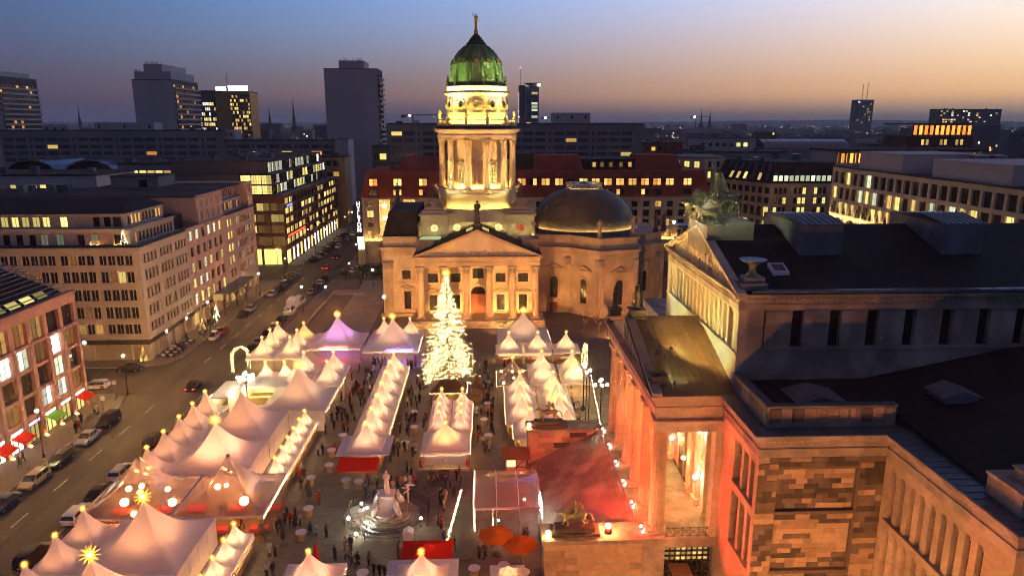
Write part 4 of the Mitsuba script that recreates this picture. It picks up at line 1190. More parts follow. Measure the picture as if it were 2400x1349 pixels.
GA, GB, GC, GD, GE, GF = 'white pagoda tents along the street', 'small pagoda tents along the west wall of the big tents', 'white pagoda tents in the middle left row', 'paired small tents before the Christmas tree', 'white pagoda tents in the right block', 'white pagoda tents at the far left'
ORD = ['first', 'second', 'third', 'fourth', 'fifth', 'sixth', 'seventh', 'eighth', 'ninth', 'tenth', 'eleventh']
for i, y in enumerate((53.6, 58.5, 63.2, 68.1)):
    tent(-42.3, y, 2.42, 2.6, 5.65, '%s white pagoda tent at the kerb, counted from the bottom frame edge' % ORD[i], GA, lights='w' if i else 'w', lamp=7)
for i, y in enumerate((82.4, 87.1, 91.9, 96.5, 101.2)):
    tent(-42.3, y, 2.42, 2.6, 5.65, '%s white pagoda tent at the kerb behind the clear marquee' % ORD[i], GA, lights='w', lamp=7)
for i, y in enumerate((55.1, 58.0, 60.9, 63.9, 66.8)):
    tent(-26.4, y, 1.46, 2.5, 4.3, '%s small pagoda tent beside the front big tents, counted from the bottom frame edge' % ORD[i], GB, lights='e', lamp=6, counter='e', col=(1, .66, .34))
for i, y in enumerate((81.6, 84.6, 87.5, 90.5, 93.4, 96.4)):
    tent(-26.4, y, 1.46, 2.5, 4.3, '%s small pagoda tent along the white wall behind the clear marquee' % ORD[i], GB, lights='e', lamp=6, counter='e', col=(1, .66, .34))
BG = 'big white pagoda tents between road and aisle'
tent(-34.4, 55.4, 4.9, 3.4, 8.2, 'big white pagoda tent cut off by the bottom left frame edge, with a large star', BG, .75, lamp=40, walls='ew')
tent(-34.4, 65.1, 4.9, 3.4, 8.2, 'big white pagoda tent with a large star in front of the clear marquee', BG, .75, lamp=30, walls='ew')
tent(-34.4, 84.4, 4.9, 3.4, 8.0, 'big salmon glowing pagoda tent with a large star behind the clear marquee', BG, .75, lamp=75, walls='e', col=(1, .42, .22))
tent(-34.4, 94.2, 4.9, 3.4, 8.2, 'big greyish pagoda tent without a star between two starred big tents', BG, 0, lamp=22, walls='e')
tent(-29.0, 104.0, 4.95, 3.4, 8.4, 'big pagoda tent lit yellow on its left beside the cluster lamp', BG, .75, lamp=22, walls='sw', lights='e', col=(1, .6, .3))

# the clear marquee with two bays
mk = thing('clear_marquee', 'transparent two-bay marquee glowing orange red, with warm lamps and guests inside', 'tent')
for i, x in enumerate((-39.6, -29.5)):
    at = T().translate([x, 74.9, 0])
    part(mk, 'canopy', cached(('clear', 5.0), lambda: ply(canopy_mesh(4.95, 4.8, 3.4, 8.2, top=.2), 'clear_film', smooth=50)), at=at)
    part(mk, 'cap', cached(('cap',), lambda: ply(B().lathe([(.22, 8.0), (.26, 8.35), (0, 8.45)], (0, 0), 10), 'metal_grey')), at=at)
    b = B()
    for sx, sy in ((-1, -1), (1, -1), (1, 1), (-1, 1)):
        b = B().tube([(x + sx * 4.9, 74.9 + sy * 4.75, GZ), (x + sx * 4.9, 74.9 + sy * 4.75, 3.4)], .07, 6); part(mk, 'leg', b, 'metal_grey')
    for (x0, y0, x1, y1) in ((-1, -1, 1, -1), (1, -1, 1, 1), (1, 1, -1, 1), (-1, 1, -1, -1)):
        b = B().tube([(x + x0 * 4.95, 74.9 + y0 * 4.8, 3.38), (x + x1 * 4.95, 74.9 + y1 * 4.8, 3.38)], .09, 6); part(mk, 'beam', b, 'frame_white')
    b = B().tube([(x, 74.9, 5.2), (x, 74.9, 8.2)], .05, 6); part(mk, 'mast', b, 'metal_grey')
    for sx, sy in ((-1, -1), (1, -1), (1, 1), (-1, 1)):
        b = B().tube([(x, 74.9, 5.2), (x + sx * 4.9, 74.9 + sy * 4.7, 3.42)], .035, 5); part(mk, 'cable', b, 'metal_grey')
for i in range(8):
    x0 = -44.5 + i * 2.5
    b = B(); b.quad((x0 + .03, 70.05, GZ), (x0 + 2.47, 70.05, GZ), (x0 + 2.47, 70.05, 3.3), (x0 + .03, 70.05, 3.3)); part(mk, 'side_pane', b, 'clear_pane')
for i in range(4):
    y0 = 70.1 + i * 2.4
    b = B(); b.quad((-24.5, y0 + .03, GZ), (-24.5, y0 + 2.37, GZ), (-24.5, y0 + 2.37, 3.3), (-24.5, y0 + .03, 3.3)); part(mk, 'side_pane', b, 'clear_pane')
    b = B(); b.tube([(-24.5, y0, GZ), (-24.5, y0, 3.35)], .05, 5); part(mk, 'post', b, 'metal_grey')
b = B(); b.box(-44.5, -24.6, 70.1, 79.7, GZ - .05, GZ + .03); part(mk, 'floor', b, 'wood_brown')
part(mk, 'light_string', bulbs([(-24.4 + R.uniform(-.05, .05), 70 + i * .1, 3.2 + R.uniform(-.12, .12)) for i in range(98)]), 'lit_glass', emit=(8, 5.2, 2.0), kind='stuff')
for i, (x, y, z, r) in enumerate(((-41.9, 76.5, 3.5, .34), (-40.6, 76.9, 3.6, .30), (-40.2, 75.6, 3.5, .30), (-37.3, 76.2, 3.5, .30), (-41.0, 73.6, 3.4, .46), (-35.6, 73.4, 3.4, .44), (-38.9, 71.4, 3.2, .32), (-31.6, 76.4, 3.6, .34), (-30.8, 76.9, 3.5, .26), (-27.6, 73.4, 3.4, .50))):
    lk = thing('marquee_lamp', 'large round paper lamp glowing %s, hanging inside the clear marquee' % ('yellow white' if r > .4 else 'warm yellow'), 'lamp', 'round lamps inside the clear marquee')
    put(lk, B().ball((x, y, z), r, 2), 'lit_glass', emit=sc((16, 6.2, 1.5), 1.25 if r > .4 else 1.0), w=2.2 if r > .4 else 0, smooth=True)
for i in range(10):
    x, y = -43 + (i % 5) * 4.3 + R.uniform(-.5, .5), 72.3 + (i // 5) * 4.4 + R.uniform(-.4, .4)
    k = thing('banquet_table', 'red covered table with diners inside the clear marquee', 'table', 'tables inside the clear marquee')
    b = B(); b.box(x - .95, x + .95, y - .45, y + .45, .80, .86); b.box(x - .97, x + .97, y - .47, y + .47, .45, .80); part(k, 'tabletop', b, 'red_cloth')
    for sx in (-.8, .8):
        b = B(); b.cbox(x + sx, y, .1, .6, GZ, .5); part(k, 'leg', b, 'wood_brown')

# middle left row (the front one has a flat grey rim and a red awning)
for i in range(6):
    tent(-16.3, 93.7 + i * 5.0, 2.47, 2.6, 5.6, '%s white pagoda tent of the middle left row, counted from the rimmed front one' % ORD[i], GC, star=.40, lights='e', lamp=14, counter='ew', col=(1, .62, .34))
k = tent(-16.3, 88.7, 2.45, 2.85, 5.6, 'white pagoda tent with flat grey rim and red awning fronting the middle left row', GC, star=.40, lights='se', lamp=10, counter='e', col=(1, .62, .34))
b = B(); F_ = [(-19.8, 85.4), (-12.9, 85.4), (-12.9, 91.4), (-19.8, 91.4)]
b.prism(Polygon(F_, [[(-18.75, 86.25), (-13.85, 86.25), (-13.85, 91.15), (-18.75, 91.15)]]), 2.72, 2.84); part(k, 'rim', b, 'canvas_grey')
b = B(); b.add([(-19.2, 85.3, 2.6), (-14.1, 85.3, 2.6), (-14.1, 82.9, 1.95), (-19.3, 82.9, 1.95), (-19.3, 82.9, 1.75), (-14.1, 82.9, 1.75)], [[3, 2, 1, 0], [4, 5, 2, 3]]); part(k, 'awning', b, 'awning_red', label='red front awning')
# paired small tents and their larger front tent
for j in range(4):
    for i, x in enumerate((-6.95, -3.75)):
        tent(x, 94.3 + j * 2.95 - .1 * i, 1.55, 2.5, 4.75, '%s small tent in the %s column before the Christmas tree' % (ORD[j], ('left', 'right')[i]), GD, star=.34, lights='e' if i else '', lamp=6, counter='e' if i else 'w', col=(1, .5, .3))
k = tent(-5.6, 89.2, 3.3, 2.7, 5.3, 'wide white tent with a screened front and red bows before the paired small tents', GD, star=.34, lights='se', lamp=20, col=(1, .56, .2))
b = B()
for i in range(2):
    q = B(); q.quad((-8.3 + i * 2.75, 85.9, 1.0), (-5.6 + i * 2.75, 85.9, 1.0), (-5.6 + i * 2.75, 85.9, 2.45), (-8.3 + i * 2.75, 85.9, 2.45)); part(k, 'screen', q, 'canvas_grey')
for x in (-8.75, -2.55):
    q = B(); q.ball((x, 85.75, 1.55), .28, 1); q.ball((x - .12, 85.75, 1.1), .2, 1); q.ball((x + .1, 85.72, .85), .2, 1); part(k, 'bow', q, 'red_cloth')
b = B(); b.box(-9, -2.3, 85.7, 85.95, GZ, .5); part(k, 'plinth', b, 'frame_white')
# right block
tent(7.6, 137.5, 5.3, 3.0, 7.8, 'big white pagoda tent with a star below the church portico, right of the tree', GE, .75, lamp=22, lights='e', walls='sw', ay=4.9, col=(1, .6, .34))
for i, x in enumerate((4.4, 10.0, 15.5)):
    tent(x, 130.2, 2.6, 2.6, 5.6, '%s white pagoda tent from the left in the row below the church' % ORD[i], GE, star=.34, lights='s', lamp=17, counter='s', col=(1, .62, .3))
for i, (x, y) in enumerate(((9.8, 118.5), (15.2, 118.3), (9.7, 113.5), (15.1, 113.4), (5.4, 107.8), (10.8, 107.7), (5.3, 102.9), (10.8, 102.8), (5.3, 97.8), (10.7, 97.8), (6.2, 92.8), (11.5, 92.9))):
    tent(x, y, 2.5, 2.6, 5.6, '%s of the right block tents, counted from the back by rows, %s side' % (ORD[i] if i < 11 else 'last', 'left' if i % 2 == (0 if i != 4 else 0) else 'right'), GE, star=.34 if i != 11 else 0, lights='w' if i in (4, 6, 8, 10) else ('e' if i == 11 else ''), lamp=26 if i in (3,) else 15, counter='w' if i in (4, 6, 8, 10) else '', col=(1, .56, .3) if i not in (1, 3, 5, 7) else (1, .62, .22))
k = thing('clear_pagoda', 'small transparent pagoda tent with bulbs inside, left in the right block', 'tent', 'transparent tents')
part(k, 'canopy', canopy_mesh(2.75, 3.6, 2.7, 6.0), 'clear_film', smooth=50, at=T().translate([4.5, 114.3, 0]))
star_on(k, 4.5, 114.3, 6.2, .34)
for i, (dx, dy, z) in enumerate(((-1.9, 1.9, 3.0), (1.9, 2.1, 3.0), (.2, -.6, 2.7), (-1.6, -2.2, 2.4), (1.2, -1.6, 2.6), (0, 1.2, 3.2))):
    part(k, 'lamp', B().ball((4.5 + dx, 114.3 + dy, z), .2, 1), 'lit_glass', emit=(14, 7.5, 2.5), smooth=True)
part(k, 'light_string', bulbs([(x + 4.5, y + 114.3, z) for x, y, z in eave_pts(2.8, 3.65, 2.5, sides='ws')]), 'lit_glass', emit=(8, 5.2, 2.0), kind='stuff')
for sx, sy in ((-1, -1), (1, -1), (1, 1), (-1, 1)):
    part(k, 'leg', B().tube([(4.5 + sx * 2.7, 114.3 + sy * 3.5, GZ), (4.5 + sx * 2.7, 114.3 + sy * 3.5, 2.7)], .05, 5), 'metal_grey')
# far left block
tent(-29.4, 135.6, 5.2, 3.0, 7.8, 'big pagoda tent glowing violet with a large star at the back of the market', GF, .75, lamp=30, lights='s', col=(.70, .36, 1.0))
tent(-18.3, 133.6, 5.3, 3.0, 7.8, 'big warm white starred pagoda tent left of the tree above a violet lit stall', GF, .75, lamp=22, lights='se', col=(1, .6, .36))
for i, (x, y) in enumerate(((-21.1, 141.2), (-15.7, 140.9), (-42.2, 138.8), (-36.9, 138.6), (-42.2, 133.8), (-36.9, 133.4), (-42.2, 128.7), (-37.0, 128.8))):
    tent(x, y, 2.55, 2.6, 5.6, ['left one of two pagoda tents peeking out behind the warm white big tent', 'right one of two pagoda tents peeking out behind the warm white big tent', 'rearmost pagoda tent at the kerb in the far left cluster', 'rearmost right pagoda tent of the far left cluster, yellow lit', 'middle pagoda tent at the kerb in the far left cluster', 'middle right pagoda tent of the far left cluster', 'front pagoda tent at the kerb beside the lit arch', 'front right pagoda tent of the far left cluster'][i], GF, star=.34, lights='s' if y < 130 else '', lamp=15, col=(1, .6, .28) if i != 3 else (1, .62, .12))
for i, (x, y, a, p) in enumerate(((-38.3, 117.4, 1.5, 4.6), (-35.0, 117.3, 1.5, 4.6), (-32.2, 119.6, 2.5, 5.6), (-27.0, 119.6, 2.5, 5.6), (-27.0, 114.4, 2.5, 5.6), (-32.2, 114.3, 2.5, 5.5))):
    tent(x, y, a, 2.5, p, ['left small tent behind the cluster lamp', 'right small tent behind the cluster lamp', 'left rear tent below the violet tent', 'right rear tent below the violet tent', 'front right tent behind the yellow lit big tent', 'front left tent half hidden behind the yellow lit big tent'][i], 'tents below the violet tent', star=.34 if i != 5 else 0, lights='se' if i == 4 else '', lamp=8 if a < 2 else 14, col=(1, .58, .32))
# the lit booths by the cluster lamp
for i, (x0, x1, y0, y1, z, l) in enumerate(((-43.6, -40.6, 105.5, 113.0, 2.9, 'narrow white flat roofed booth along the kerb beside the cluster lamp'), (-40.2, -33.0, 110.2, 115.2, 2.7, 'flat roofed white booth with glaring yellow white inside behind the cluster lamp'))):
    k = thing('market_booth', l, 'booth', 'flat roofed booths')
    b = B(); b.box(x0, x1, y0, y1, z, z + .18); b.box(x0 + .1, x1 - .1, y0 + .1, y1 - .1, z + .18, z + .24); part(k, 'roof', b, 'canvas_grey' if False else 'white_paint')
    b = B(); b.box(x0 + .05, x1 - .05, y1 - .12, y1, GZ, z); b.box(x0 + .05, x0 + .15, y0, y1, GZ, z); b.box(x1 - .15, x1 - .05, y0, y1, GZ, z) ; part(k, 'wall', b, 'white_paint')
    b = B(); b.box(x0 + .2, x1 - .2, y0 + .2, y0 + .8, GZ, 1.1); part(k, 'counter', b, 'wood_pale')
    for q in range(3):
        xx = x0 + (x1 - x0) * (q + .5) / 3
        part(k, 'lamp', B().box(xx - .85, xx + .85, y0 + .9, y0 + 2.1, z - .12, z - .05), 'lit_glass', emit=(12, 8, 2.6))

# ---- the Christmas tree
TX, TY = -6.7, 117.0
k = thing('christmas_tree', 'tall spruce covered all over in white gold lights with a star on top', 'tree')
part(k, 'trunk', B().tube([(TX, TY, 0), (TX, TY, 10), (TX, TY, 19.8)], [.32, .2, .04], 8), 'bark')
rr = random.Random(5); needles, lamps_ = B(), []
nv, nf = [], []
z = 2.0
levels = 0
while z < 19.6:
    t = (z - 2.0) / 17.6
    reach = 5.1 * (1 - t) ** .9 + .25
    nb = int(15 - 7 * t)
    for i in range(nb):
        a = rr.uniform(0, 2 * PI); L = reach * rr.uniform(.55, 1.12); zz = z + rr.uniform(-.25, .25)
        droop = rr.uniform(.02, .18) * L; lift = rr.uniform(.0, .22) * L
        n_ = max(4, int(L / .22))
        ca, sa = math.cos(a), math.sin(a)
        for j in range(n_):
            s = (j + .5) / n_
            px, py, pz = TX + ca * L * s, TY + sa * L * s, zz - droop * s + lift * s * s * .9
            wd = .42 * (1 - s * .65) * (1 - .5 * t) + .10
            for side in (-1, 1):
                for q in range(2):
                    ang = a + side * rr.uniform(.5, 1.2); ln = wd * rr.uniform(.7, 1.25); dz = rr.uniform(-.16, .08)
                    tip = (px + math.cos(ang) * ln, py + math.sin(ang) * ln, pz + dz)
                    w0 = .055
                    nv += [(px - ca * w0, py - sa * w0, pz + .03), (px + ca * w0, py + sa * w0, pz - .03), tip]; m0 = len(nv) - 3; nf.append((m0, m0 + 1, m0 + 2))
                    if rr.random() < .085 * (.35 + s) : lamps_.append((tip[0], tip[1], tip[2] + .03))
            if rr.random() < .2 * (.25 + s): lamps_.append((px, py, pz + .07))
    z += .36 - .10 * t
needles.add(nv, nf)
part(k, 'crown', needles, 'needle', kind='stuff')
lamps_ = np.array(lamps_)
part(k, 'light_string', bulbs(lamps_, .042), 'lit_glass', emit=(14, 9.2, 3.6), w=9, kind='stuff')
star_on(k, TX, TY, 20.4, .75)
NTREE = len(lamps_)
# the wooden pyramid stall at the tree's foot
k = thing('wooden_pyramid_stall', 'striped wooden stall with a small windmill rotor and light garland below the Christmas tree', 'stall')
b = B(); b.box(-8.9, -3.6, 108.2, 112.4, GZ, .9); part(k, 'counter', b, 'wood_pale')
for i in range(12):
    x = -8.9 + i * .44
    q = B(); q.box(x + .02, x + .42, 108.0, 108.2, GZ, 1.15); part(k, 'board', q, 'wood_pale' if i % 2 else 'wood_brown')
b = B(); b.add([(-9.2, 107.6, 2.6), (-3.3, 107.6, 2.6), (-3.3, 112.8, 2.6), (-9.2, 112.8, 2.6), (-7.6, 110.2, 3.9), (-4.9, 110.2, 3.9)], [[0, 1, 5], [0, 5, 4], [1, 2, 5], [2, 3, 4], [2, 4, 5], [3, 0, 4]]); part(k, 'roof', b, 'wood_brown')
for x in (-9, -3.5):
    for y in (107.8, 112.6): part(k, 'post', B().tube([(x, y, GZ), (x, y, 2.6)], .09, 6), 'wood_brown')
b = B(); b.tube([(-6.25, 110.2, 3.8), (-6.25, 110.2, 4.9)], .1, 6); part(k, 'mast', b, 'wood_pale')
for i in range(4):
    a = i * PI / 2 + .05
    q = B(); ca, sa = math.cos(a), math.sin(a); q.hexa([(-6.25 + ca * r_ - sa * w_ * (.5 + .5 * (r_ > 1)), 110.2 + sa * r_ + ca * w_ * (.5 + .5 * (r_ > 1)), 4.75 + d_ + w_ * .3) for r_ in (.15, 2.1) for w_ in (-.28, .28) for d_ in (0, .05)]); part(k, 'rotor_blade', q, 'wood_pale')
part(k, 'light_string', bulbs([(-9.2 + i * .16, 107.5, 2.55 - .12 * math.sin(i * .7) ** 2) for i in range(37)] + [(-3.2, 107.6 + i * .17, 2.5) for i in range(30)]), 'lit_glass', emit=(8, 5.4, 2.2), kind='stuff')
part(k, 'lamp', B().ball((-6.2, 109.6, 2.4), .16, 1), 'lit_glass', emit=(60, 34, 13), w=0)
k = thing('onion_roofed_kiosk', 'little round kiosk with a dark onion roof right of the pyramid stall', 'stall')
b = B(); b.lathe([(1.05, GZ), (1.05, 1.0), (1.0, 1.05)], (-1.6, 110.6), 8); b.lathe([(1.0, 2.3), (1.0, 2.5)], (-1.6, 110.6), 8); part(k, 'wall', b, 'wood_pale')
part(k, 'roof', B().lathe([(1.35, 2.45), (1.25, 2.7), (.7, 3.0), (.45, 3.5), (.6, 3.8), (.3, 4.2), (.05, 4.7)], (-1.6, 110.6), 10), 'wood_brown', smooth=40)
for i in range(6):
    a = i * PI / 3; part(k, 'post', B().tube([(-1.6 + math.cos(a), 110.6 + math.sin(a), 1), (-1.6 + math.cos(a), 110.6 + math.sin(a), 2.4)], .06, 5), 'wood_brown')
part(k, 'lamp', B().ball((-1.6, 110.6, 2.2), .13, 1), 'lit_glass', emit=(60, 40, 17), w=0)

# lit garland arches at the two entrances
for x, y, l in ((-45.9, 126.8, 'garland arch wrapped in lights at the kerb, left market entrance'), (18.6, 126.0, 'garland arch wrapped in lights at the right market entrance')):
    k = thing('garland_arch', l, 'arch', 'lit garland arches')
    hw = 1.35 if x < 0 else .5
    pa = [(x - hw * .9, y - .9, GZ), (x - hw * .9, y - .9, 3.0)] + [(x - hw * .9 * math.cos(t), y - .9 * math.cos(t) + .0, 3.0 + 1.5 * math.sin(t)) for t in np.linspace(.2, PI - .2, 9)] + [(x + hw * .9, y + .9, 3.0), (x + hw * .9, y + .9, GZ)]
    part(k, 'garland', B().tube(pa, .22, 6), 'leaf_dark')
    P_ = np.array(pa); pts = []
    for i in range(len(P_) - 1):
        n_ = int(np.linalg.norm(P_[i + 1] - P_[i]) / .028)
        for j in range(n_): q = P_[i] + (P_[i + 1] - P_[i]) * (j / n_); d_ = NP.normal(size=3); pts.append(q + d_ / np.linalg.norm(d_) * .27)
    part(k, 'light_string', bulbs(pts, .045), 'lit_glass', emit=(7, 5, 2.0), w=0, kind='stuff')
# ------------------------------------------------------------------ buildings
def facade(par, fr, u0, u1, z0, z1, rows, cols, wall, depth=.35, lit=None, frame='frame_dark', mull=(2, 1), fw=.06, pane='glass_dark', sill=False, split=1, core=None):
    """A wall with real openings: piers and spandrels standing depth metres proud of the panes. cols: list or fn(row); lit: fn(row, col) -> radiance or None."""
    b = B(); zs = z0
    rows = sorted(rows)
    for i, (a, c) in enumerate(rows):
        if a - zs > 1e-3: fr.box(b, u0, u1, -depth, 0, zs, a)
        cs = sorted(cols(i) if callable(cols) else cols); us = u0
        for (p, q) in cs:
            if p - us > 1e-3: fr.box(b, us, p, -depth, 0, a, c)
            us = q
        if u1 - us > 1e-3: fr.box(b, us, u1, -depth, 0, a, c)
        zs = c
        for j, (p, q) in enumerate(cs):
            e = lit(i, j) if lit else None
            n = split if e is not None else 1
            g = B(); w0 = (q - p) / n
            fr.quad(g, p, p + w0 - (.0 if n == 1 else .01), -depth + .06, a, c)
            wk = part(par, 'window', g, 'lit_glass' if e is not None else pane, emit=e)
            for s in range(1, n):
                g = B(); fr.quad(g, p + s * w0, p + (s + 1) * w0 - .01, -depth + .06, a, c)
                part(wk, 'pane', g, 'lit_glass', emit=sc(e, R.choice([.25, .5, .75, 1.25, 1.6])))
            if frame and (mull[0] > 1 or mull[1] > 1):
                g = B()
                for m in range(1, mull[0]): x = p + (q - p) * m / mull[0]; fr.box(g, x - fw / 2, x + fw / 2, -depth + .065, -depth + .12, a, c)
                for m in range(1, mull[1]): z = a + (c - a) * m / mull[1]; fr.box(g, p, q, -depth + .065, -depth + .115, z - fw / 2, z + fw / 2)
                part(wk, 'frame', g, frame)
            if sill:
                g = B(); fr.box(g, p - .1, q + .1, -.05, .12, a - .1, a); part(wk, 'sill', g, wall)
    if z1 - zs > 1e-3: fr.box(b, u0, u1, -depth, 0, zs, z1)
    return part(par, 'wall', b, wall)


def grid(u0, pitch, w, n):
    return [(u0 + i * pitch, u0 + i * pitch + w) for i in range(n)]


def chance(p, cols=(WARM, AMBER, YEL), seed=0, lo=.4, hi=1.25):
    rr = random.Random(seed)
    def f(i, j):
        return sc(rr.choice(cols), rr.uniform(lo, hi)) if rr.random() < p else None
    return f


def roof_stuff(par, x0, x1, y0, y1, z, n, seed=0, m=('concrete_dark', 'roof_grey', 'metal_grey')):
    rr = random.Random(seed)
    for i in range(n):
        w, d, h = rr.uniform(1, 3.5), rr.uniform(1, 3), rr.uniform(.6, 2.2)
        x, y = rr.uniform(x0 + 2, x1 - 2), rr.uniform(y0 + 2, y1 - 2)
        b = B().cbox(x, y, w, d, z, z + h); b.cbox(x, y, w + .2, d + .2, z + h, z + h + .1); part(par, 'roof_unit', b, rr.choice(m))


# --- A: red stone house at the far left
A = thing('red_stone_house', 'reddish stone house at the left frame edge with shop awnings and a louvred glass roof', 'building')
XA, YA = -65.4, 111.2
FA = Fr((XA, 60), (0, 1)); b = B(); b.box(-100, XA - .5, 60, YA, 0, 19.0); part(A, 'wall', b, 'stone_red')
cy = [(107.5 - 60 - 3.9 * k, 107.5 - 60 - 3.9 * k + 3.0) for k in range(12)]
rr = random.Random(3)
bright = {(0, 0): 0, (0, 2): 1, (1, 0): 0, (1, 1): 1, (1, 2): .5, (1, 4): 1, (2, 0): .4, (2, 1): 1, (2, 3): 1.2, (2, 4): .9, (2, 5): 1}
def litA(i, j):
    k = 11 - j
    row = 3 - i
    if row == 0: return sc(AMBER, .35) if k in (2, 4) else (sc(ORANGE, .25) if k == 3 else None)
    if rr.random() < .62: return sc(rr.choice([WHITE, YEL, COOL, WHITE]), rr.uniform(.7, 1.7))
    return sc(ORANGE, .12) if rr.random() < .4 else None
facade(A, FA, 0, YA - 60, 3.4, 19.0, [(4.1, 6.9), (7.4, 10.4), (10.9, 13.9), (14.4, 17.6)], sorted(cy), 'stone_red', .55, litA, mull=(3, 2), split=3)
b = B(); FA.box(b, 0, YA - 60, 0, .12, 13.95, 14.35); FA.box(b, 0, YA - 60 + .2, -.4, .3, 19.0, 19.4); FA.box(b, 0, YA - 60, -.3, .1, 3.3, 3.4); part(A, 'cornice', b, 'stone_red')
for u0, u1 in [(0, cy[11][0])] + [(cy[k + 1][1], cy[k][0]) for k in range(10, -1, -1)] + [(cy[0][1], YA - 60)]:
    b = B(); FA.box(b, u0 + .05, u1 - .05, 0, .14, GZ, 13.9)
    for z in np.arange(.6, 13.6, .62): FA.box(b, u0 + .05, u1 - .05, .14, .17, z, z + .55)
    part(A, 'pilaster', b, 'stone_red')
shop = [('awning_red', (1, .9, .7), 'red'), (None, (1, 1, 1), ''), ('green_cloth', (1, 1, .9), 'green'), (None, (.6, .45, 1.0), ''), ('awning_red', (1, .95, 1), 'salmon'), ('awning_red', (1, .9, 1), 'pink'), (None, (1, .9, .7), ''), ('awning_red', (1, .9, .8), '')]
for k in range(11):
    u0, u1 = cy[k]
    g = B(); FA.quad(g, u0, u1, -.4, .15, 2.7); wk = part(A, 'shop_window', g, 'lit_glass', emit=sc(WHITE if k in (4, 5) else YEL, [.8, .6, 1.1, .35, 2.4, 1.6, .8, .6, .8, .5, .7][k]))
    g = B()
    for m in (1, 2): FA.box(g, u0 + m * (u1 - u0) / 3 - .05, u0 + m * (u1 - u0) / 3 + .05, -.4, -.3, .12, 2.7)
    part(wk, 'frame', g, 'frame_dark')
    g = B(); FA.box(g, u0, u1, -.5, -.45, .12, 3.4); FA.box(g, u0, u1, -.45, 0, 2.72, 3.35); part(A, 'fascia', g, 'frame_dark')
    s = shop[k] if k < len(shop) else (None, (1, .9, .7), '')
    g = B(); FA.box(g, u0 + .3, u1 - .3, .0, .12, 2.9, 3.3); part(A, 'shop_sign', g, 'lit_glass', emit=sc(s[1], .9))
    if s[0]:
        g = B(); g.add([FA.p(u0, .1, 2.75), FA.p(u1, .1, 2.75), FA.p(u1, 1.6, 2.15), FA.p(u0, 1.6, 2.15), FA.p(u1, 1.6, 1.95), FA.p(u0, 1.6, 1.95)], [[0, 1, 2, 3], [3, 2, 4, 5]])
        part(A, 'awning', g, s[0], label='%s shop awning' % s[2] if s[2] else None)
    for uu in (u0 - .45,):
        g = B(); FA.box(g, uu - .12, uu + .12, .25, .5, GZ, GZ + .12); part(A, 'wall_lamp', g, 'lit_glass', emit=(26, 15, 4))
# end wall windows (north side is away); terrace, louvred mansard
b = B(); b.hexa([(x, y, z) for (x, z) in ((-66.6, 19.4), (-75.5, 26.6)) for y in (60, YA - 1.2 - (8.9 * .75 if z > 20 else 0)) for z in (z, z + .01)]); part(A, 'roof', b, 'roof_dark')
b = B(); b.box(-100, -75.5, 60, YA - 7.8, 25.5, 26.7); b.add([(-66.6, YA - 1.2, 19.4), (-75.5, YA - 7.9, 26.6), (-100, YA - 7.9, 26.6), (-100, YA - 1.2, 19.4)], [[0, 1, 2, 3]]); part(A, 'roof', b, 'roof_grey')
for i in range(17):
    t = (i + .3) / 17
    x, z, ye = -66.4 - 8.9 * t, 19.7 + 7.2 * t + .7 * math.sin(PI * t), YA - .9 - 6.7 * t
    b = B(); b.hexa([(x + dx, y, z + dz) for dx in (-.28, .0) for y in (60, ye) for dz in (0, .07)]); b.hexa([(xx, ye + dy, z + dz) for xx in (-99, x) for dy in (-.28, 0) for dz in (0, .07)])
    part(A, 'louvre', b, 'lead')
for i in range(14):
    y0 = 66 + i * 3.2
    if y0 < YA - 5:
        g = B(); g.quad((-66.62, y0, 19.5), (-66.62, y0 + 2.4, 19.5), (-67.5, y0 + 2.4, 20.3), (-67.5, y0, 20.3)); part(A, 'window', g, 'lit_glass', emit=sc(YEL, R.choice([.2, .5, .9, .35])))
b = B(); b.tube([(-65.6, 60, 20.3), (-65.6, YA, 20.3), (-99, YA, 20.3)], .04, 5)
for i in range(18): b.tube([(-65.6, 62 + i * 2.9, 19.4), (-65.6, 62 + i * 2.9, 20.3)], .025, 4)
part(A, 'railing', b, 'metal_grey')
b = B(); b.box(-100, XA - .3, YA - .4, YA, 0, 19.0); part(A, 'wall', b, 'stone_red')

# --- B: cream corner house with two set back top floors
H = thing('cream_corner_house', 'cream corner house with rows of grouped windows, lit terrace and restaurant below', 'building')
XB, YB = -65.2, 133.1
F1, F2 = Fr((-120, YB), (1, 0)), Fr((XB, YB), (0, 1))
RB = [(5.5, 7.4), (8.6, 10.8), (12.1, 14.2), (15.6, 17.7), (19.0, 20.8)]
b = B(); b.box(-120, XB - .5, YB + .5, 154.6, 0, 21.8); part(H, 'wall', b, 'plaster_cream')
c1 = []
for g in range(6):
    x1 = 120 - 66.5 - g * 7.1
    c1 += [(x1 - 6.2 + q * 1.6, x1 - 6.2 + q * 1.6 + 1.35) for q in range(4)]
rb = random.Random(8)
def litB(i, j):
    t = rb.random()
    return sc(AMBER, rb.uniform(.25, .7)) if i == 0 and t < .18 else sc(YEL, .6) if t < .035 else sc(ORANGE, .16) if t < .10 else None
facade(H, F1, 0, 120 + XB, 4.4, 22.0, RB, sorted(c1), 'plaster_cream', .3, litB, mull=(2, 1), frame='frame_white', fw=.08)
c2 = []
for g in range(3):
    c2 += [(1.5 + g * 7.0 + q * 1.5, 1.5 + g * 7.0 + q * 1.5 + 1.2) for q in range(4)]
facade(H, F2, 0, 21.5, 4.4, 22.0, RB, c2, 'plaster_cream', .3, lambda i, j: sc(AMBER, .35) if rb.random() < .10 else None, mull=(2, 1), frame='frame_white', fw=.08)
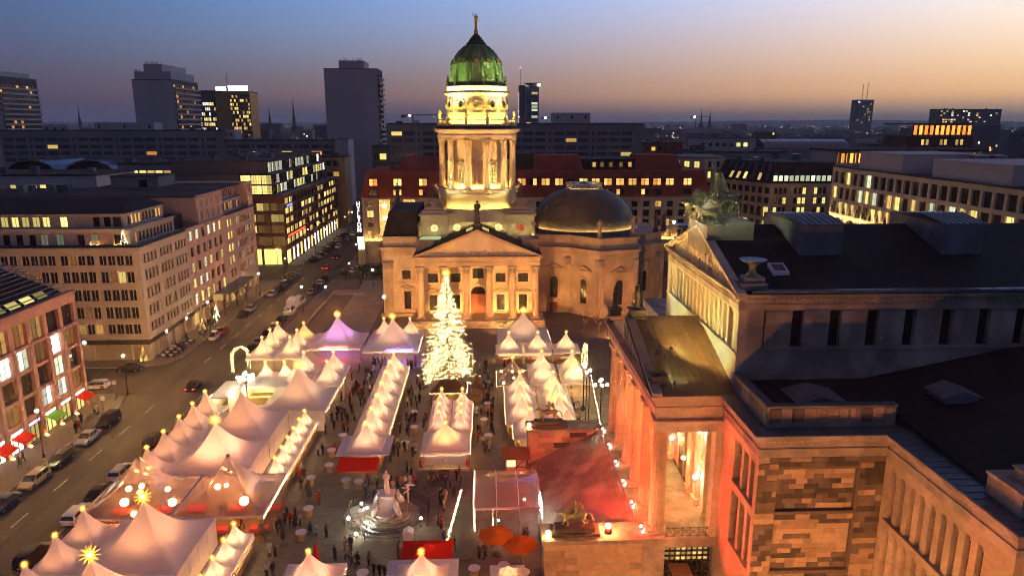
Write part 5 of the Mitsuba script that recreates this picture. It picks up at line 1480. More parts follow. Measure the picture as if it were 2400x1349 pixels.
b = B(); F1.box(b, 0, 120 + XB + .25, -.3, .25, 4.4, 4.65); F2.box(b, -.0, 21.5, -.3, .25, 4.4, 4.65); F1.box(b, 0, 120 + XB + .4, -.5, .4, 22.0, 22.35); F2.box(b, 0, 21.5, -.5, .4, 22.0, 22.35); part(H, 'cornice', b, 'plaster_cream')
b = B(); F1.box(b, 0, 120 + XB + .12, -.2, .1, 3.4, 4.4); F2.box(b, 0, 21.5, -.2, .1, 3.4, 4.4); part(H, 'fascia', b, 'frame_dark')
for fr, u, z in ((F1, 120 - 77.5, 3.9), (F2, 7.2, 3.9), (F2, 17.0, 3.9)):
    g = B(); fr.poly(g, [(u + .42 * math.cos(a), z + .42 * math.sin(a)) for a in np.linspace(0, 2 * PI, 17)[:-1]], .11, .2); part(H, 'round_sign', g, 'lit_glass', emit=(.7, .7, .72), label='white lit round sign')
# ground floor piers and restaurant openings
for fr, L, ps in ((F1, 120 + XB, [120 - x for x in (65.2, 66.9, 76.0, 77.6, 85.5, 87, 95, 97, 105, 107)]), (F2, 21.5, [0, 1.2, 8.0, 9.6, 11.4, 14.2, 16.4, 17.0, 20.7, 21.5])):
    ps = sorted(ps)
    b = B()
    if fr is F1: fr.box(b, 0, ps[0], -.5, 0, 0, 3.4)
    for i in range(0, len(ps) - 1, 2): fr.box(b, ps[i], ps[i + 1], -.6, 0, 0, 3.4)
    fr.box(b, 0, L, -3.6, -3.5, 0, 3.4)
    part(H, 'wall', b, 'plaster_cream')
    for i in range(1, len(ps) - 1, 2):
        u0, u1 = ps[i], ps[i + 1]
        g = B(); fr.quad(g, u0, u1, -.45, .3, 3.2); part(H, 'shop_window', g, 'clear_pane')
        g = B(); fr.box(g, u0, u1, -3.4, -3.35, 1.0, 2.9); part(H, 'back_wall', g, 'wood_brown')
        for q in range(4):
            x = u0 + (u1 - u0) * (q + .5) / 4
            g = B(); fr.box(g, x - .35, x + .35, -2.6, -1.9, .75, .82); fr.box(g, x - .05, x + .05, -2.3, -2.2, GZ, .75); part(H, 'dining_table', g, 'white_paint')
        g = B(); fr.box(g, u0 + .4, u1 - .4, -2.4, -2.2, 3.0, 3.1); part(H, 'lamp', g, 'lit_glass', emit=(7, 4, 1.4))
# terraces
F3, F4 = Fr((-120, YB + 2.3), (1, 0)), Fr((XB - 2.3, YB + 2.3), (0, 1))
b = B(); b.box(-120, XB - 2.7, YB + 2.7, 154.6, 22, 25.3); part(H, 'wall', b, 'plaster_cream')
up = sorted([(120 - x, 120 - x + 1.3) for x in (70.6, 74.9, 77.4, 81.3, 84.2, 86.4, 88.8, 91.2, 93.6, 96)] )
facade(H, F3, 0, 120 + XB - 2.3, 22.35, 25.3, [(22.5, 24.5)], up, 'plaster_cream', .25, lambda i, j: sc(COOL, .12) if rb.random() < .4 else None, mull=(2, 1))
facade(H, F4, 0, 19.2, 22.35, 25.3, [(22.7, 24.5)], grid(1.8, 1.55, 1.0, 11), 'plaster_cream', .25, lambda i, j: sc(ORANGE, .5) if rb.random() < .25 else None, mull=(1, 1))
b = B(); F3.box(b, 0, 120 + XB - 2.0, -.3, .35, 25.3, 25.6); F4.box(b, 0, 19.2, -.3, .35, 25.3, 25.6); part(H, 'cornice', b, 'plaster_cream')
F5, F6 = Fr((-120, YB + 4.3), (1, 0)), Fr((XB - 4.3, YB + 4.3), (0, 1))
b = B(); b.box(-120, XB - 4.7, YB + 4.7, 154.6, 25.3, 28.3); part(H, 'wall', b, 'plaster_cream')
up2 = sorted([(120 - x, 120 - x + 1.3) for x in (73.2, 75.2, 81.3, 84.6, 86.5, 88.5, 90.4, 92.4, 94.4)] + [(120 - 73.0 + 1.5, 120 - 69.9)])
lit2 = {0: .3, 1: .35, 2: 1.0, 3: .9, 4: .55, 5: .5, 6: 1.6}
facade(H, F5, 0, 120 + XB - 4.3, 25.6, 28.3, [(25.75, 27.6)], up2, 'plaster_cream', .25, lambda i, j: sc(YEL, {0: .3, 1: .5, 2: 1.0, 3: .45, 4: .5, 5: .9, 6: 1.8}.get(j, .0)) if j in (0, 1, 2, 3, 4, 5, 6, 9) else None, mull=(2, 1))
facade(H, F6, 0, 17.2, 25.6, 28.3, [(25.9, 27.6)], grid(1.6, 1.5, 1.0, 10), 'plaster_cream', .25, lambda i, j: sc(AMBER, .9) if j in (1, 2, 3, 8, 9) else None, mull=(1, 1))
b = B(); b.add([(-120, YB + 3.8, 28.3), (XB - 3.8, YB + 3.8, 28.3), (XB - 3.8, 154.6, 28.3), (-74, 148, 30.2), (-120, 148, 30.2), (-74, 154.6, 30.2), (-120, 154.6, 30.2)], [[0, 1, 3], [0, 3, 4], [1, 2, 5], [1, 5, 3], [4, 3, 5], [4, 5, 6]]); b.box(-120, XB - 3.9, YB + 3.9, 154.6, 28.2, 28.29); part(H, 'roof', b, 'roof_dark')
b = B()
for fr, L in ((F1, 120 + XB), (F2, 21.5)):
    fr.box(b, 0, L, -.25, -.1, 22.35, 22.9)
part(H, 'parapet', b, 'frame_dark')
for x in (-74.9, -73.7, -70.3):
    g = B(); g.cbox(x, YB + 1.9, .35, .2, 22.5, 22.62); part(H, 'wall_lamp', g, 'lit_glass', emit=(30, 12, 2.5))
# second and third houses along the street
C = thing('square_window_house', 'grey pink house with square cross windows adjoining the cream corner house', 'building')
FC = Fr((XB, 154.6), (0, 1)); rc = random.Random(21)
b = B(); b.box(-100, XB - .5, 154.6, 178.4, 0, 21.9); b.box(-100, XB - .5, 163, 178.4, 21.9, 28.6); part(C, 'wall', b, 'plaster_pink')
wc = grid(1.7, 3.5, 1.7, 6)
facade(C, FC, 0, 23.8, 4.4, 22.6, [(5.2, 7.6), (9.0, 11.1), (12.6, 14.7), (16.1, 18.2), (19.7, 21.8)], wc, 'plaster_pink', .3, lambda i, j: sc(rc.choice([YEL, COOL]), rc.uniform(.5, 1.2)) if rc.random() < .55 else None, mull=(2, 3), sill=True)
FC2 = Fr((XB - .3, 163.0), (0, 1))
facade(C, FC2, 0, 15.4, 22.6, 28.8, [(23.4, 25.4), (26.3, 28.0)], grid(1.2, 3.4, 1.6, 4), 'plaster_pink', .3, lambda i, j: sc(WARM, .15) if rc.random() < .3 else None, mull=(2, 2))
b = B(); FC.box(b, 0, 23.8, -.4, .3, 22.45, 22.7); FC2.box(b, 0, 15.4, -.4, .4, 28.8, 29.1)
for i in range(22): FC2.box(b, .2 + i * .7, .5 + i * .7, 0, .35, 28.45, 28.78)
part(C, 'cornice', b, 'plaster_pink')
b = B(); b.box(-100, XB - .2, 163, 178.4, 28.8, 29.0); b.box(-100, XB - 4, 154.6, 163, 21.9, 25.0); part(C, 'roof', b, 'roof_flat')
b = B(); FC.box(b, 0, 23.8, -.6, 0, 0, .6); part(C, 'wall', b, 'plaster_pink')
for i in range(6):
    u0 = .8 + i * 3.8
    g = B(); FC.quad(g, u0, u0 + 2.8, -.5, .5, 3.6); part(C, 'shop_window', g, 'lit_glass', emit=sc(WARM, R.uniform(.2, .9)))
    b = B(); FC.box(b, u0 + 2.8, u0 + 3.8, -.55, -.02, .6, 4.4); part(C, 'pier', b, 'plaster_pink')
b = B(); FC.box(b, 0, 23.8, -.55, -.03, 3.6, 4.4); part(C, 'fascia', b, 'frame_dark')
# glass canopy
k = thing('glass_canopy', 'flat glass canopy with a lit cream panel over the pavement before the square window house', 'canopy')
b = B(); b.box(-65.0, -61.0, 166, 186, 5.4, 5.5); part(k, 'roof', b, 'zinc_blue')
for y in (166.5, 172.5, 178.5, 185.5):
    part(k, 'post', B().tube([(-61.3, y, GZ), (-61.3, y, 5.4)], .08, 6), 'metal_grey')
b = B(); b.box(-65, -62.6, 165.8, 165.95, 3.9, 5.4); part(k, 'panel', b, 'lit_glass', emit=(.18, .11, .035))
part(k, 'lamp', B().ball((-62.4, 170, 4.9), .18, 1), 'lit_glass', emit=(90, 58, 22), w=0)
G = thing('fin_window_house', 'warm grey house with long strips of finned windows at the next street corner', 'building')
FG = Fr((XB, 178.4), (0, 1)); rg = random.Random(5)
b = B(); b.box(-100, XB - .5, 178.4, 201, 0, 22.4); b.box(-100, XB - 2.2, 178.4, 196.6, 22.4, 25.6); b.box(-100, XB - 3.6, 178.4, 196.6, 25.6, 28.8); b.box(-90, XB - .3, 197, 201, 22.4, 29.4); part(G, 'wall', b, 'plaster_pink')
cg = [(1.2, 2.8), (3.4, 5.0)] + [(8.0 + i * 1.35, 8.0 + i * 1.35 + 1.05) for i in range(9)]
facade(G, FG, 0, 22.6, 3.8, 22.6, [(6.5, 8.6), (9.9, 11.9), (13.1, 15.0), (16.3, 18.2), (19.5, 21.3)], cg, 'plaster_pink', .35, lambda i, j: (sc(YEL, rg.uniform(.4, 1.1)) if rg.random() < .6 else None) if j < 2 else (sc(COOL, rg.uniform(.15, .6)) if rg.random() < (.7 if i == 0 else .22) else None), mull=(1, 1))
facade(G, Fr((XB - 1.8, 178.4), (0, 1)), 0, 18.2, 22.6, 25.8, [(23.2, 25.2)], grid(2.5, 1.5, 1.0, 10), 'plaster_pink', .25, lambda i, j: sc(AMBER, .6) if rg.random() < .4 else None, mull=(1, 1))
facade(G, Fr((XB - 3.2, 178.4), (0, 1)), 0, 18.2, 25.8, 28.9, [(26.4, 28.3)], grid(4.5, 1.4, .95, 8), 'plaster_pink', .25, None, mull=(1, 1))
facade(G, Fr((XB, 196.8), (0, 1)), 0, 4.2, 22.6, 29.6, [(23.4, 25.4), (26.5, 28.8)], [(.8, 1.6), (2.2, 3.0)], 'plaster_pink', .25, lambda i, j: sc(AMBER, .7) if i == 0 else None, mull=(1, 1))
b = B(); FG.box(b, 0, 22.8, -.4, .35, 22.55, 22.85); b.box(-100, XB - 1.9, 178.4, 196.7, 28.85, 29.1); part(G, 'roof', b, 'roof_flat')
for i in range(5):
    u0 = .6 + i * 4.4; g = B(); FG.quad(g, u0, u0 + 3.4, -.5, .4, 3.2); part(G, 'shop_window', g, 'lit_glass', emit=sc(WARM, R.uniform(.3, 1.2)))
    b = B(); FG.box(b, u0 + 3.4, u0 + 4.4, -.5, 0, 0, 3.8); part(G, 'pier', b, 'plaster_pink')
# --- E: glass fronted office house beyond the cross street
O = thing('glass_office_house', 'office house with glowing glass top floors and banded windows across the side street', 'building')
XO = -64.4; ro = random.Random(14)
b = B(); b.box(-100, XO - .5, 229, 312, 0, 22.4); b.box(-100, XO - 3.6, 229.5, 308, 22.4, 29.4); b.box(-100, XO - 5.2, 231, 306, 29.4, 33.4); part(O, 'wall', b, 'concrete_dark')
FO = Fr((XO, 228.5), (0, 1)); co = grid(1.2, 5.1, 4.4, 16)
facade(O, FO, 0, 83, 5.6, 22.6, [(6.6, 8.6), (10.0, 11.9), (13.3, 15.2), (16.5, 18.4), (19.7, 21.6)], co, 'brick_dark', .35, lambda i, j: sc(ro.choice([YEL, WARM, YEL]), ro.uniform(.5, 1.6)) if ro.random() < .55 else None, mull=(4, 1), split=2)
FO2 = Fr((XO - 3.4, 229.2), (0, 1))
facade(O, FO2, 0, 78, 22.6, 29.4, [(23.0, 25.7), (26.2, 29.0)], grid(.6, 4.2, 3.9, 18), 'frame_dark', .25, lambda i, j: sc(ro.choice([COOL, WHITE, YEL]), ro.uniform(.3, 1.4)) if ro.random() < .62 else None, mull=(5, 3), split=2)
FO3 = Fr((XO - 5.0, 230.7), (0, 1))
facade(O, FO3, 0, 74, 29.4, 33.2, [(29.8, 32.8)], grid(.6, 4.2, 3.9, 17), 'frame_dark', .25, lambda i, j: sc(ro.choice([COOL, WHITE]), ro.uniform(.3, 1.2)) if ro.random() < .5 else None, mull=(5, 2), split=2)
FOn = Fr((-78, 228.5), (1, 0))
facade(O, FOn, 0, 13.6, 5.6, 22.6, [(6.6, 9.4), (10.6, 13.0), (14.2, 16.6), (17.8, 20.2)], grid(.4, 4.4, 4.0, 3), 'brick_dark', .35, lambda i, j: sc(YEL, ro.uniform(.3, 1.0)) if ro.random() < .5 else sc(AMBER, .12), mull=(3, 1), split=2)
facade(O, Fr((-78, 229.2), (1, 0)), 0, 10.2, 22.6, 29.4, [(23.0, 25.7), (26.2, 29.0)], grid(.3, 3.3, 3.1, 3), 'frame_dark', .25, lambda i, j: sc(YEL, ro.uniform(.7, 1.2)), mull=(4, 3), split=2)
b = B(); b.box(-100, XO - 4.9, 230.6, 306.2, 33.2, 33.5); b.box(-100, XO - 3.3, 229.1, 308, 29.35, 29.5); part(O, 'roof', b, 'roof_flat')
roof_stuff(O, -95, -72, 235, 300, 33.5, 10, 4)
for i in range(16):
    u0 = 1.2 + i * 5.1; g = B(); FO.quad(g, u0, u0 + 4.2, -.4, .3, 4.6); part(O, 'shop_window', g, 'lit_glass', emit=sc(WHITE if i % 3 else YEL, R.uniform(.7, 1.7)))
    b = B(); FO.box(b, u0 + 4.2, u0 + 5.1, -.4, .1, 0, 5.6); part(O, 'pier', b, 'brick_dark')
for u0, u1 in ((.6, 5.2), (6.0, 11.6)):
    g = B(); FOn.quad(g, u0, u1, -.3, .2, 5.3); part(O, 'shop_window', g, 'lit_glass', emit=sc(YEL, 1.1))
g = B(); FO.box(g, 3.0, 9.0, .05, .25, 18.7, 19.4); part(O, 'sign_band', g, 'lit_glass', emit=(.12, .16, .9), label='blue lit sign band')
g = B(); FO.box(g, 2.0, 24.0, .05, .25, 9.0, 9.5); part(O, 'sign_band', g, 'lit_glass', emit=(1.2, .08, .04), label='red lit sign band')

# --- hotel with red mansard behind the church
HT = thing('red_roofed_hotel', 'long hotel behind the church with dark red mansard, lit dormers and gold light curtains', 'building')
XH0, XH1, YH = -39.8, 74.0, 229.5
rh = random.Random(31)
b = B(); b.box(XH0 + .4, XH1 - .4, YH + .5, 262, 0, 20.6); part(HT, 'wall', b, 'plaster_cream')
FH = Fr((XH0, YH), (1, 0)); ch = [(1.6 + i * 3.92, 1.6 + i * 3.92 + 2.0) for i in range(28)]
facade(HT, FH, 0, XH1 - XH0, 7.4, 21.2, [(8.6, 10.9), (12.2, 14.4), (15.4, 17.5), (18.5, 20.3)], ch, 'plaster_cream', .3, lambda i, j: sc(rh.choice([AMBER, WARM]), rh.uniform(.3, 1.1)) if rh.random() < (.42 if j < 9 else .2) else None, mull=(2, 2), split=2)
b = B(); FH.box(b, -.2, XH1 - XH0 + .2, -.3, .5, 21.2, 21.7); FH.box(b, 0, XH1 - XH0, -.2, .2, 14.8, 15.1); part(HT, 'cornice', b, 'plaster_cream')
for i in range(29):
    b = B(); FH.box(b, i * 3.92 - .1 + .2, i * 3.92 + 1.0, 0, .25, 7.4, 21.2); part(HT, 'pilaster', b, 'plaster_cream')
b = B(); FH.box(b, 0, XH1 - XH0, -1.0, -.9, 0, 7.4)
for i in range(29): FH.box(b, i * 3.92, i * 3.92 + 1.0, -.6, .2, 0, 7.4)
FH.box(b, 0, XH1 - XH0, -.9, 0, 6.4, 7.4); part(HT, 'wall', b, 'plaster_cream')
for i in range(28):
    g = B(); FH.quad(g, i * 3.92 + 1.1, i * 3.92 + 3.8, -.8, .5, 5.6); part(HT, 'shop_window', g, 'lit_glass', emit=sc(WARM, rh.uniform(.4, 1.6)))
b = B(); b.add([(XH0 - .2, YH - .3, 21.7), (XH1 + .2, YH - .3, 21.7), (XH1 - 1.6, YH + 2.6, 30.0), (XH0 + 1.6, YH + 2.6, 30.0), (XH1 + .2, 262, 21.7), (XH0 - .2, 262, 21.7), (XH1 - 1.6, 258, 30.0), (XH0 + 1.6, 258, 30.0)], [[0, 1, 2, 3], [1, 4, 6, 2], [5, 0, 3, 7], [3, 2, 6, 7]]); part(HT, 'roof', b, 'roof_red')
dx = [-36.0, -28.2, -20.0, -8.0, 12.0, 15.6, 19.8, 24.2, 28.2, 32.2, 36.2, 40.2, 44.2, 48.3, 52.4, 56.4, 60.6, 66.5]
for i, x in enumerate(dx):
    for z0, z1, dy in ((25.2, 27.6, 1.05), (22.4, 24.2, .0)):
        if z0 < 25 and i not in (0, 1, 2, 3, 8, 11, 12, 14, 15, 17): continue
        F = Fr((x - 1.3, YH + dy), (1, 0)); b = B(); F.box(b, -.15, 2.75, -2.6, 0, z0 - .2, z1 + .3); F.box(b, -.3, 2.9, -2.6, .15, z1 + .3, z1 + .45); dk = part(HT, 'dormer', b, 'roof_red')
        for q in range(2):
            g = B(); F.quad(g, .05 + q * 1.3, 1.25 + q * 1.3, .02, z0, z1)
            on = (z0 > 25 and rh.random() < .92) or rh.random() < .35
            part(dk, 'window', g, 'lit_glass' if on else 'glass_dark', emit=sc(rh.choice([AMBER, WARM, ORANGE, AMBER]), rh.uniform(.7, 1.7)) if on else None)
        g = B(); F.box(g, 1.2, 1.38, .02, .1, z0, z1); F.box(g, 0, 2.6, .02, .09, (z0 + z1) / 2 + .3, (z0 + z1) / 2 + .38); part(dk, 'frame', g, 'frame_dark')
for x0, x1 in ((16, 33), (50, 66)):
    b = B(); b.add([(x0, 236, 30), (x1, 236, 30), (x1 - 1.5, 238.5, 34.8), (x0 + 1, 238.5, 34.8), (x0, 250, 30), (x1, 250, 30), (x0 + 1, 249, 34.8), (x1 - 1.5, 249, 34.8)], [[0, 1, 2, 3], [1, 5, 7, 2], [4, 0, 3, 6], [3, 2, 7, 6]]); part(HT, 'roof', b, 'roof_red')
part(HT, 'roof_house', B().box(-6, 16, 240, 252, 30, 35.2), 'roof_dark'); part(HT, 'roof_house', B().box(33, 50, 237, 250, 30, 33.6), 'roof_dark')
for i, x in enumerate((36.0, 38.6, 41.6, 45, 48)):
    g = B(); Fr((x, 236.95), (1, 0)).quad(g, 0, 1.1, 0, 31, 32.5); part(HT, 'window', g, 'lit_glass', emit=sc(AMBER, .8 if i in (0, 4) else .2))
b = B(); b.add([(-31, 236, 30), (-16, 236, 30), (-16, 244, 34.5), (-26, 244, 34.5), (-31, 250, 30), (-16, 250, 30)], [[0, 1, 2, 3], [0, 3, 4], [1, 5, 2], [3, 2, 5, 4]]); part(HT, 'roof', b, 'roof_red')
roof_stuff(HT, -34, 10, 240, 256, 30.0, 8, 2)
for x0, x1 in ((-34.2, -30.7), (-26.4, -22.6), (-2.2, 1.2)):
    g = B(); Fr((x0, YH - .3), (1, 0)).quad(g, 0, x1 - x0, 0, 9.5, 21.2); cu = part(HT, 'light_curtain', g, 'lit_glass', emit=(.34, .165, .04), label='gold light curtain hung down the facade')
    part(cu, 'bulb', bulbs([(rh.uniform(x0, x1), YH - .36, rh.uniform(9.6, 21.0)) for _ in range(420)], .06), 'lit_glass', emit=(2.2, 1.35, .4), kind='stuff')
    for z in (19.2, 15.2):
        st = [((x0 + x1) / 2 + (.95 if q % 2 == 0 else .42) * math.sin(q * PI / 5), z + (.95 if q % 2 == 0 else .42) * math.cos(q * PI / 5)) for q in range(10)]
        g = B(); Fr((0, YH - .42), (1, 0)).poly(g, st, 0, .12); part(cu, 'star', g, 'lit_glass', emit=(3.0, 2.4, 1.2))
# vertical hotel sign
k = thing('vertical_hotel_sign', 'tall vertical sign with white letters reading HILTON on the hotel corner', 'sign')
b = B(); b.box(-41.6, -40.0, 228.6, 228.9, 10.6, 20.9); part(k, 'board', b, 'frame_dark')
for i, c in enumerate('HILTON'):
    m = meshkit.text_mesh(c, 1.35, .15, bold=True); v = np.array(m.vertices); v[:, 0] -= (v[:, 0].max() + v[:, 0].min()) / 2
    part(k, 'letter', (np.column_stack([-40.8 + v[:, 0], 228.58 - v[:, 2], 19.2 - i * 1.68 + v[:, 1]]), np.asarray(m.faces)), 'lit_glass', emit=(1.0, .95, 1.05))
b = B(); b.lathe([(1.5, 0), (1.5, 7.4)], (-40.2, 229.6), 12); part(k.replace('vertical_hotel_sign', HT) if False else HT, 'corner_pier', b, 'plaster_cream')
g = B(); g.box(-41.4, -39.4, 227.9, 228.1, 5.2, 9.4); part(HT, 'light_box', g, 'lit_glass', emit=(1.6, 1.25, .7))

# --- right hand houses behind the concert hall
WG = thing('white_grid_house', 'white house with a grid of deep windows and cone lamps behind the concert hall roof', 'building')
XG = 105.0; rw = random.Random(17)
FGd = Fr((XG, 211), (0, -1))
b = B(); b.box(XG + .6, 150, 100, 211, 0, 32.0); part(WG, 'wall', b, 'concrete_pale')
facade(WG, FGd, 0, 111, 4, 32.4, [(5.6, 9.2), (10.2, 13.6), (14.6, 18.0), (19.0, 22.4), (23.4, 26.8), (27.8, 31.2)], grid(1.0, 3.6, 2.7, 30), 'plaster_cream', .6, lambda i, j: sc(rw.choice([WARM, YEL, COOL]), rw.uniform(.5, 1.2)) if rw.random() < (.08 if i == 5 else .45) else None, mull=(2, 2), split=2)
b = B(); FGd.box(b, -.2, 111, -.4, .25, 32.4, 32.7); b.box(XG + .2, 150, 100, 210.8, 32.4, 32.6); part(WG, 'roof', b, 'roof_flat')
for x0, x1, y0, y1, z in ((106.5, 128, 178, 199, 37.2), (106.8, 135, 140, 166, 36.6)):
    b = B(); b.box(x0, x1, y0, y1, 32.6, z); b.box(x0 - .15, x1 + .15, y0 - .15, y1 + .15, z, z + .25); part(WG, 'roof_house', b, 'concrete_pale')
for x in (126.0, 130.6):
    b = B(); b.lathe([(2.1, 32.6), (2.1, 37.3), (0, 37.4)], (x - 2, 174.8), 20); part(WG, 'vent_drum', b, 'lead', smooth=40)
for i in range(11):
    u = 2.6 + i * 3.6
    g = B(); c = FGd.p(u, .45, 20.3); g.lathe([(.06, 2.4), (.45, .3), (.3, 0), (0, 0)], c[:2], 10, 0, c[2] - 1.2); part(WG, 'cone_lamp', g, 'lit_glass', emit=(6, 4.3, 1.9), w=.6, smooth=30)
# low annex with lit posts
AX = thing('lit_post_annex', 'low annex with glowing posts in front of the white grid house', 'building')
b = B(); b.box(96, 104.5, 168, 214, 0, 17.0); part(AX, 'wall', b, 'plaster_cream')
FX = Fr((95.7, 214), (0, -1))
facade(AX, FX, 0, 46, 0, 17.2, [(8.6, 11.6), (12.8, 15.9)], grid(1.2, 3.6, 2.5, 12), 'plaster_pink', .35, lambda i, j: sc(YEL, rw.uniform(.6, 1.2)) if rw.random() < .7 else None, mull=(2, 2))
for i in range(9):
    g = B(); c = FX.p(.6 + i * 5.4, .2, 0); g.cbox(c[0], c[1], .7, .7, 11.5, 18.4); part(AX, 'lit_post', g, 'lit_glass', emit=(.95, .42, .08))
BR = thing('brown_mansard_house', 'brown stone corner house with a slanted glass mansard and lit shops, right of the hotel', 'building')
rbn = random.Random(23)
FB1 = Fr((80.5, 262), (13.5, -32)); L1 = math.hypot(13.5, 32); FB2 = Fr((94, 230), (1, 0))
b = B(); b.prism([(81, 262), (94.2, 230.6), (117, 230.6), (117, 262)], 0, 25.2); part(BR, 'wall', b, 'sandstone')
RBn = [(5.8, 8.8), (10.2, 13.4), (14.8, 18.0), (19.2, 21.2), (22.4, 24.4)]
facade(BR, FB1, 0, L1, 4, 25.4, RBn, grid(1.2, 3.1, 2.2, 11), 'sandstone', .35, lambda i, j: sc(rbn.choice([COOL, YEL]), rbn.uniform(.6, 1.2)) if (i in (0, 1) and rbn.random() < .6) or rbn.random() < .06 else None, mull=(2, 2))
facade(BR, FB2, 0, 22.5, 4, 25.4, RBn, [(a + q * 1.5, a + q * 1.5 + 1.1) for a in (1.5, 8, 14.8) for q in range(3)], 'sandstone', .35, lambda i, j: sc(YEL, rbn.uniform(.6, 1.2)) if rbn.random() < .33 else None, mull=(2, 2))
b = B(); FB1.box(b, 0, L1, -.3, .5, 25.4, 25.8); FB2.box(b, 0, 22.5, -.3, .5, 25.4, 25.8); FB1.box(b, 0, L1, -.2, .4, 9.2, 9.6); FB2.box(b, 0, 22.5, -.2, .4, 18.4, 18.8); part(BR, 'cornice', b, 'sandstone')
b = B(); b.add([(80.5, 262, 25.8), (94, 230, 25.8), (116.5, 230, 25.8), (85, 262, 32.6), (97, 233.5, 32.6), (116.5, 233.5, 32.6), (116.5, 262, 32.6)], [[0, 1, 4, 3], [1, 2, 5, 4], [3, 4, 5, 6]]); part(BR, 'roof', b, 'roof_dark')
for i in range(10):
    for z0, z1 in ((.12, .44), (.56, .92)):
        p = lambda t, s: np.array([80.5, 262, 25.8]) * (1 - t) * (1 - s) + np.array([94, 230, 25.8]) * t * (1 - s) + np.array([85, 262, 32.6]) * (1 - t) * s + np.array([97, 233.5, 32.6]) * t * s + np.array([-.14, -.06, .08])
        t0, t1 = (i + .15) / 10, (i + .55) / 10
        on = z0 < .2 and i in (4, 5, 6, 8)
        g = B(); g.quad(p(t0, z0), p(t1, z0), p(t1, z1), p(t0, z1)); part(BR, 'roof_window', g, 'lit_glass' if on else 'glass_blue', emit=sc(YEL, .5 if i != 6 else 1.2) if on else None)
for i in range(12):
    g = B(); Fr((95 + i * 1.8, 230.9), (1, 0)).quad(g, 0, 1.3, .5, 26.2, 28.4); part(BR, 'roof_window', g, 'lit_glass', emit=sc(COOL, rbn.uniform(.1, 1.3)))
roof_stuff(BR, 90, 115, 238, 260, 32.6, 7, 5)
for i in range(6):
    q = FB1.p(3 + i * 5.2, .9, 9.4); part(BR, 'globe_lamp', B().ball(q, .45, 1), 'lit_glass', emit=(4, 3.3, 2.0), w=.3, smooth=True)
WH = thing('pale_stepped_house', 'pale house with stepped lit floors between the hotel and the chariot sculpture', 'building')
FW1, FW2 = Fr((62, 262), (17, -9)), Fr((79, 253), (9, 3)); rwh = random.Random(3)
b = B(); b.prism([(62, 263), (79, 253.6), (88, 256.6), (88, 280), (62, 280)], 0, 32.5); part(WH, 'wall', b, 'plaster_cream')
for F, L, cols in ((FW1, 19.2, grid(1, 3.6, 1.8, 5)), (FW2, 9.4, grid(1.4, 3.6, 1.3, 2))):
    facade(WH, F, 0, L, 0, 33, [(10, 12.4), (14, 16.4), (18, 20.4), (22, 24.4), (26, 28.2), (29.6, 31.8)], cols, 'plaster_cream', .3, lambda i, j: sc(YEL, rwh.uniform(.5, 1.2)) if rwh.random() < .5 else None, mull=(2, 1))
b = B(); FW1.box(b, -.5, 20, -.5, .5, 33, 33.4); FW2.box(b, 0, 9.6, -.5, .5, 33, 33.4); b.prism([(62, 263), (79, 253.6), (88, 256.6), (88, 280), (62, 280)], 33, 33.3); FW1.box(b, 0, 19.5, -.3, .6, 28.6, 28.9); FW2.box(b, 0, 9.6, -.3, .6, 28.6, 28.9); part(WH, 'roof', b, 'roof_grey')
# ------------------------------------------------------------------ the city behind
def block(name, label, x0, x1, y0, y1, z, mw, rows, cols, lit=.15, pal=(WARM, AMBER, YEL), pane='glass_dark', seed=1, roof='roof_flat', side=None, sz=0, group=None, w=.6, cat='building', parapet=.6, z0=0, mull=(1, 1), depth=.3, roofn=0):
    """A far block: front to the camera (and one side), windows each their own part. rows: list of (z0, z1)."""
    k = thing(name, label, cat, group)
    b = B(); b.box(x0, x1, y0 + depth, y1, z0, z - .05); part(k, 'wall', b, mw)
    facade(k, Fr((x0, y0), (1, 0)), 0, x1 - x0, z0, z, rows, cols, mw, depth, chance(lit, pal, seed), mull=mull, pane=pane)
    if side:
        F = Fr((x1 + .0, y0), (0, 1)) if side[0] == 'r' else Fr((x0, y1), (0, -1))
        F.o = F.o + (F.n * .01)
        facade(k, F, 0, y1 - y0, z0, z, rows, side[1], mw, depth, chance(lit, pal, seed + 5), mull=mull, pane=pane)
    b = B(); b.box(x0 - .3, x1 + .3, y0 - .3, y1 + .3, z, z + parapet); part(k, 'roof', b, roof)
    if roofn: roof_stuff(k, x0, x1, y0, y1, z + parapet, roofn, seed)
    return k


# long pale slab blocks across the view
SL = [(z, z + 1.9) for z in (9.5, 13, 16.5, 20, 24.8, 28.3, 31.8, 35.6, 39)]
def slab(name, label, x0, x1, y, z, rows, seed, tops=()):
    cols = []
    x = 1.2; rr_ = random.Random(seed); i = 0
    while x < x1 - x0 - 5:
        if i % 4 == 2: cols.append((x + .6, x + 2.0)); x += 3.2
        else: cols.append((x, x + 5.6)); x += 6.6
        i += 1
    k = block(name, label, x0, x1, y, y + 13, z, 'concrete', rows, cols, .075, (AMBER, WARM, ORANGE, YEL), 'glass_blue', seed, depth=.5, cat='building')
    for a, c, h in tops:
        b = B(); b.box(a, c, y + 1, y + 12, z + .6, z + h); part(k, 'roof_house', b, 'concrete_pale')
        for q in range(3):
            g = B(); Fr((a + 2 + q * (c - a - 5) / 2, y + .95), (1, 0)).quad(g, 0, 1.3, 0, z + h - 3, z + h - 1.4); part(k, 'window', g, 'glass_dark')
    roof_stuff(k, x0, x1, y + 1, y + 12, z + .6, 5, seed, ('concrete_dark', 'concrete_pale'))
    return k
slab('slab_block', 'long pale slab block of flats across the left background', -262, -143, 400, 41.2, SL[:8], 3, ((-212, -180, 4.4), (-240, -226, 3.2)))
slab('slab_block', 'lower pale slab block joining the long one in the left middle background', -143, -82, 401, 35.9, SL[:7], 9, ((-146, -137, 5.6),))
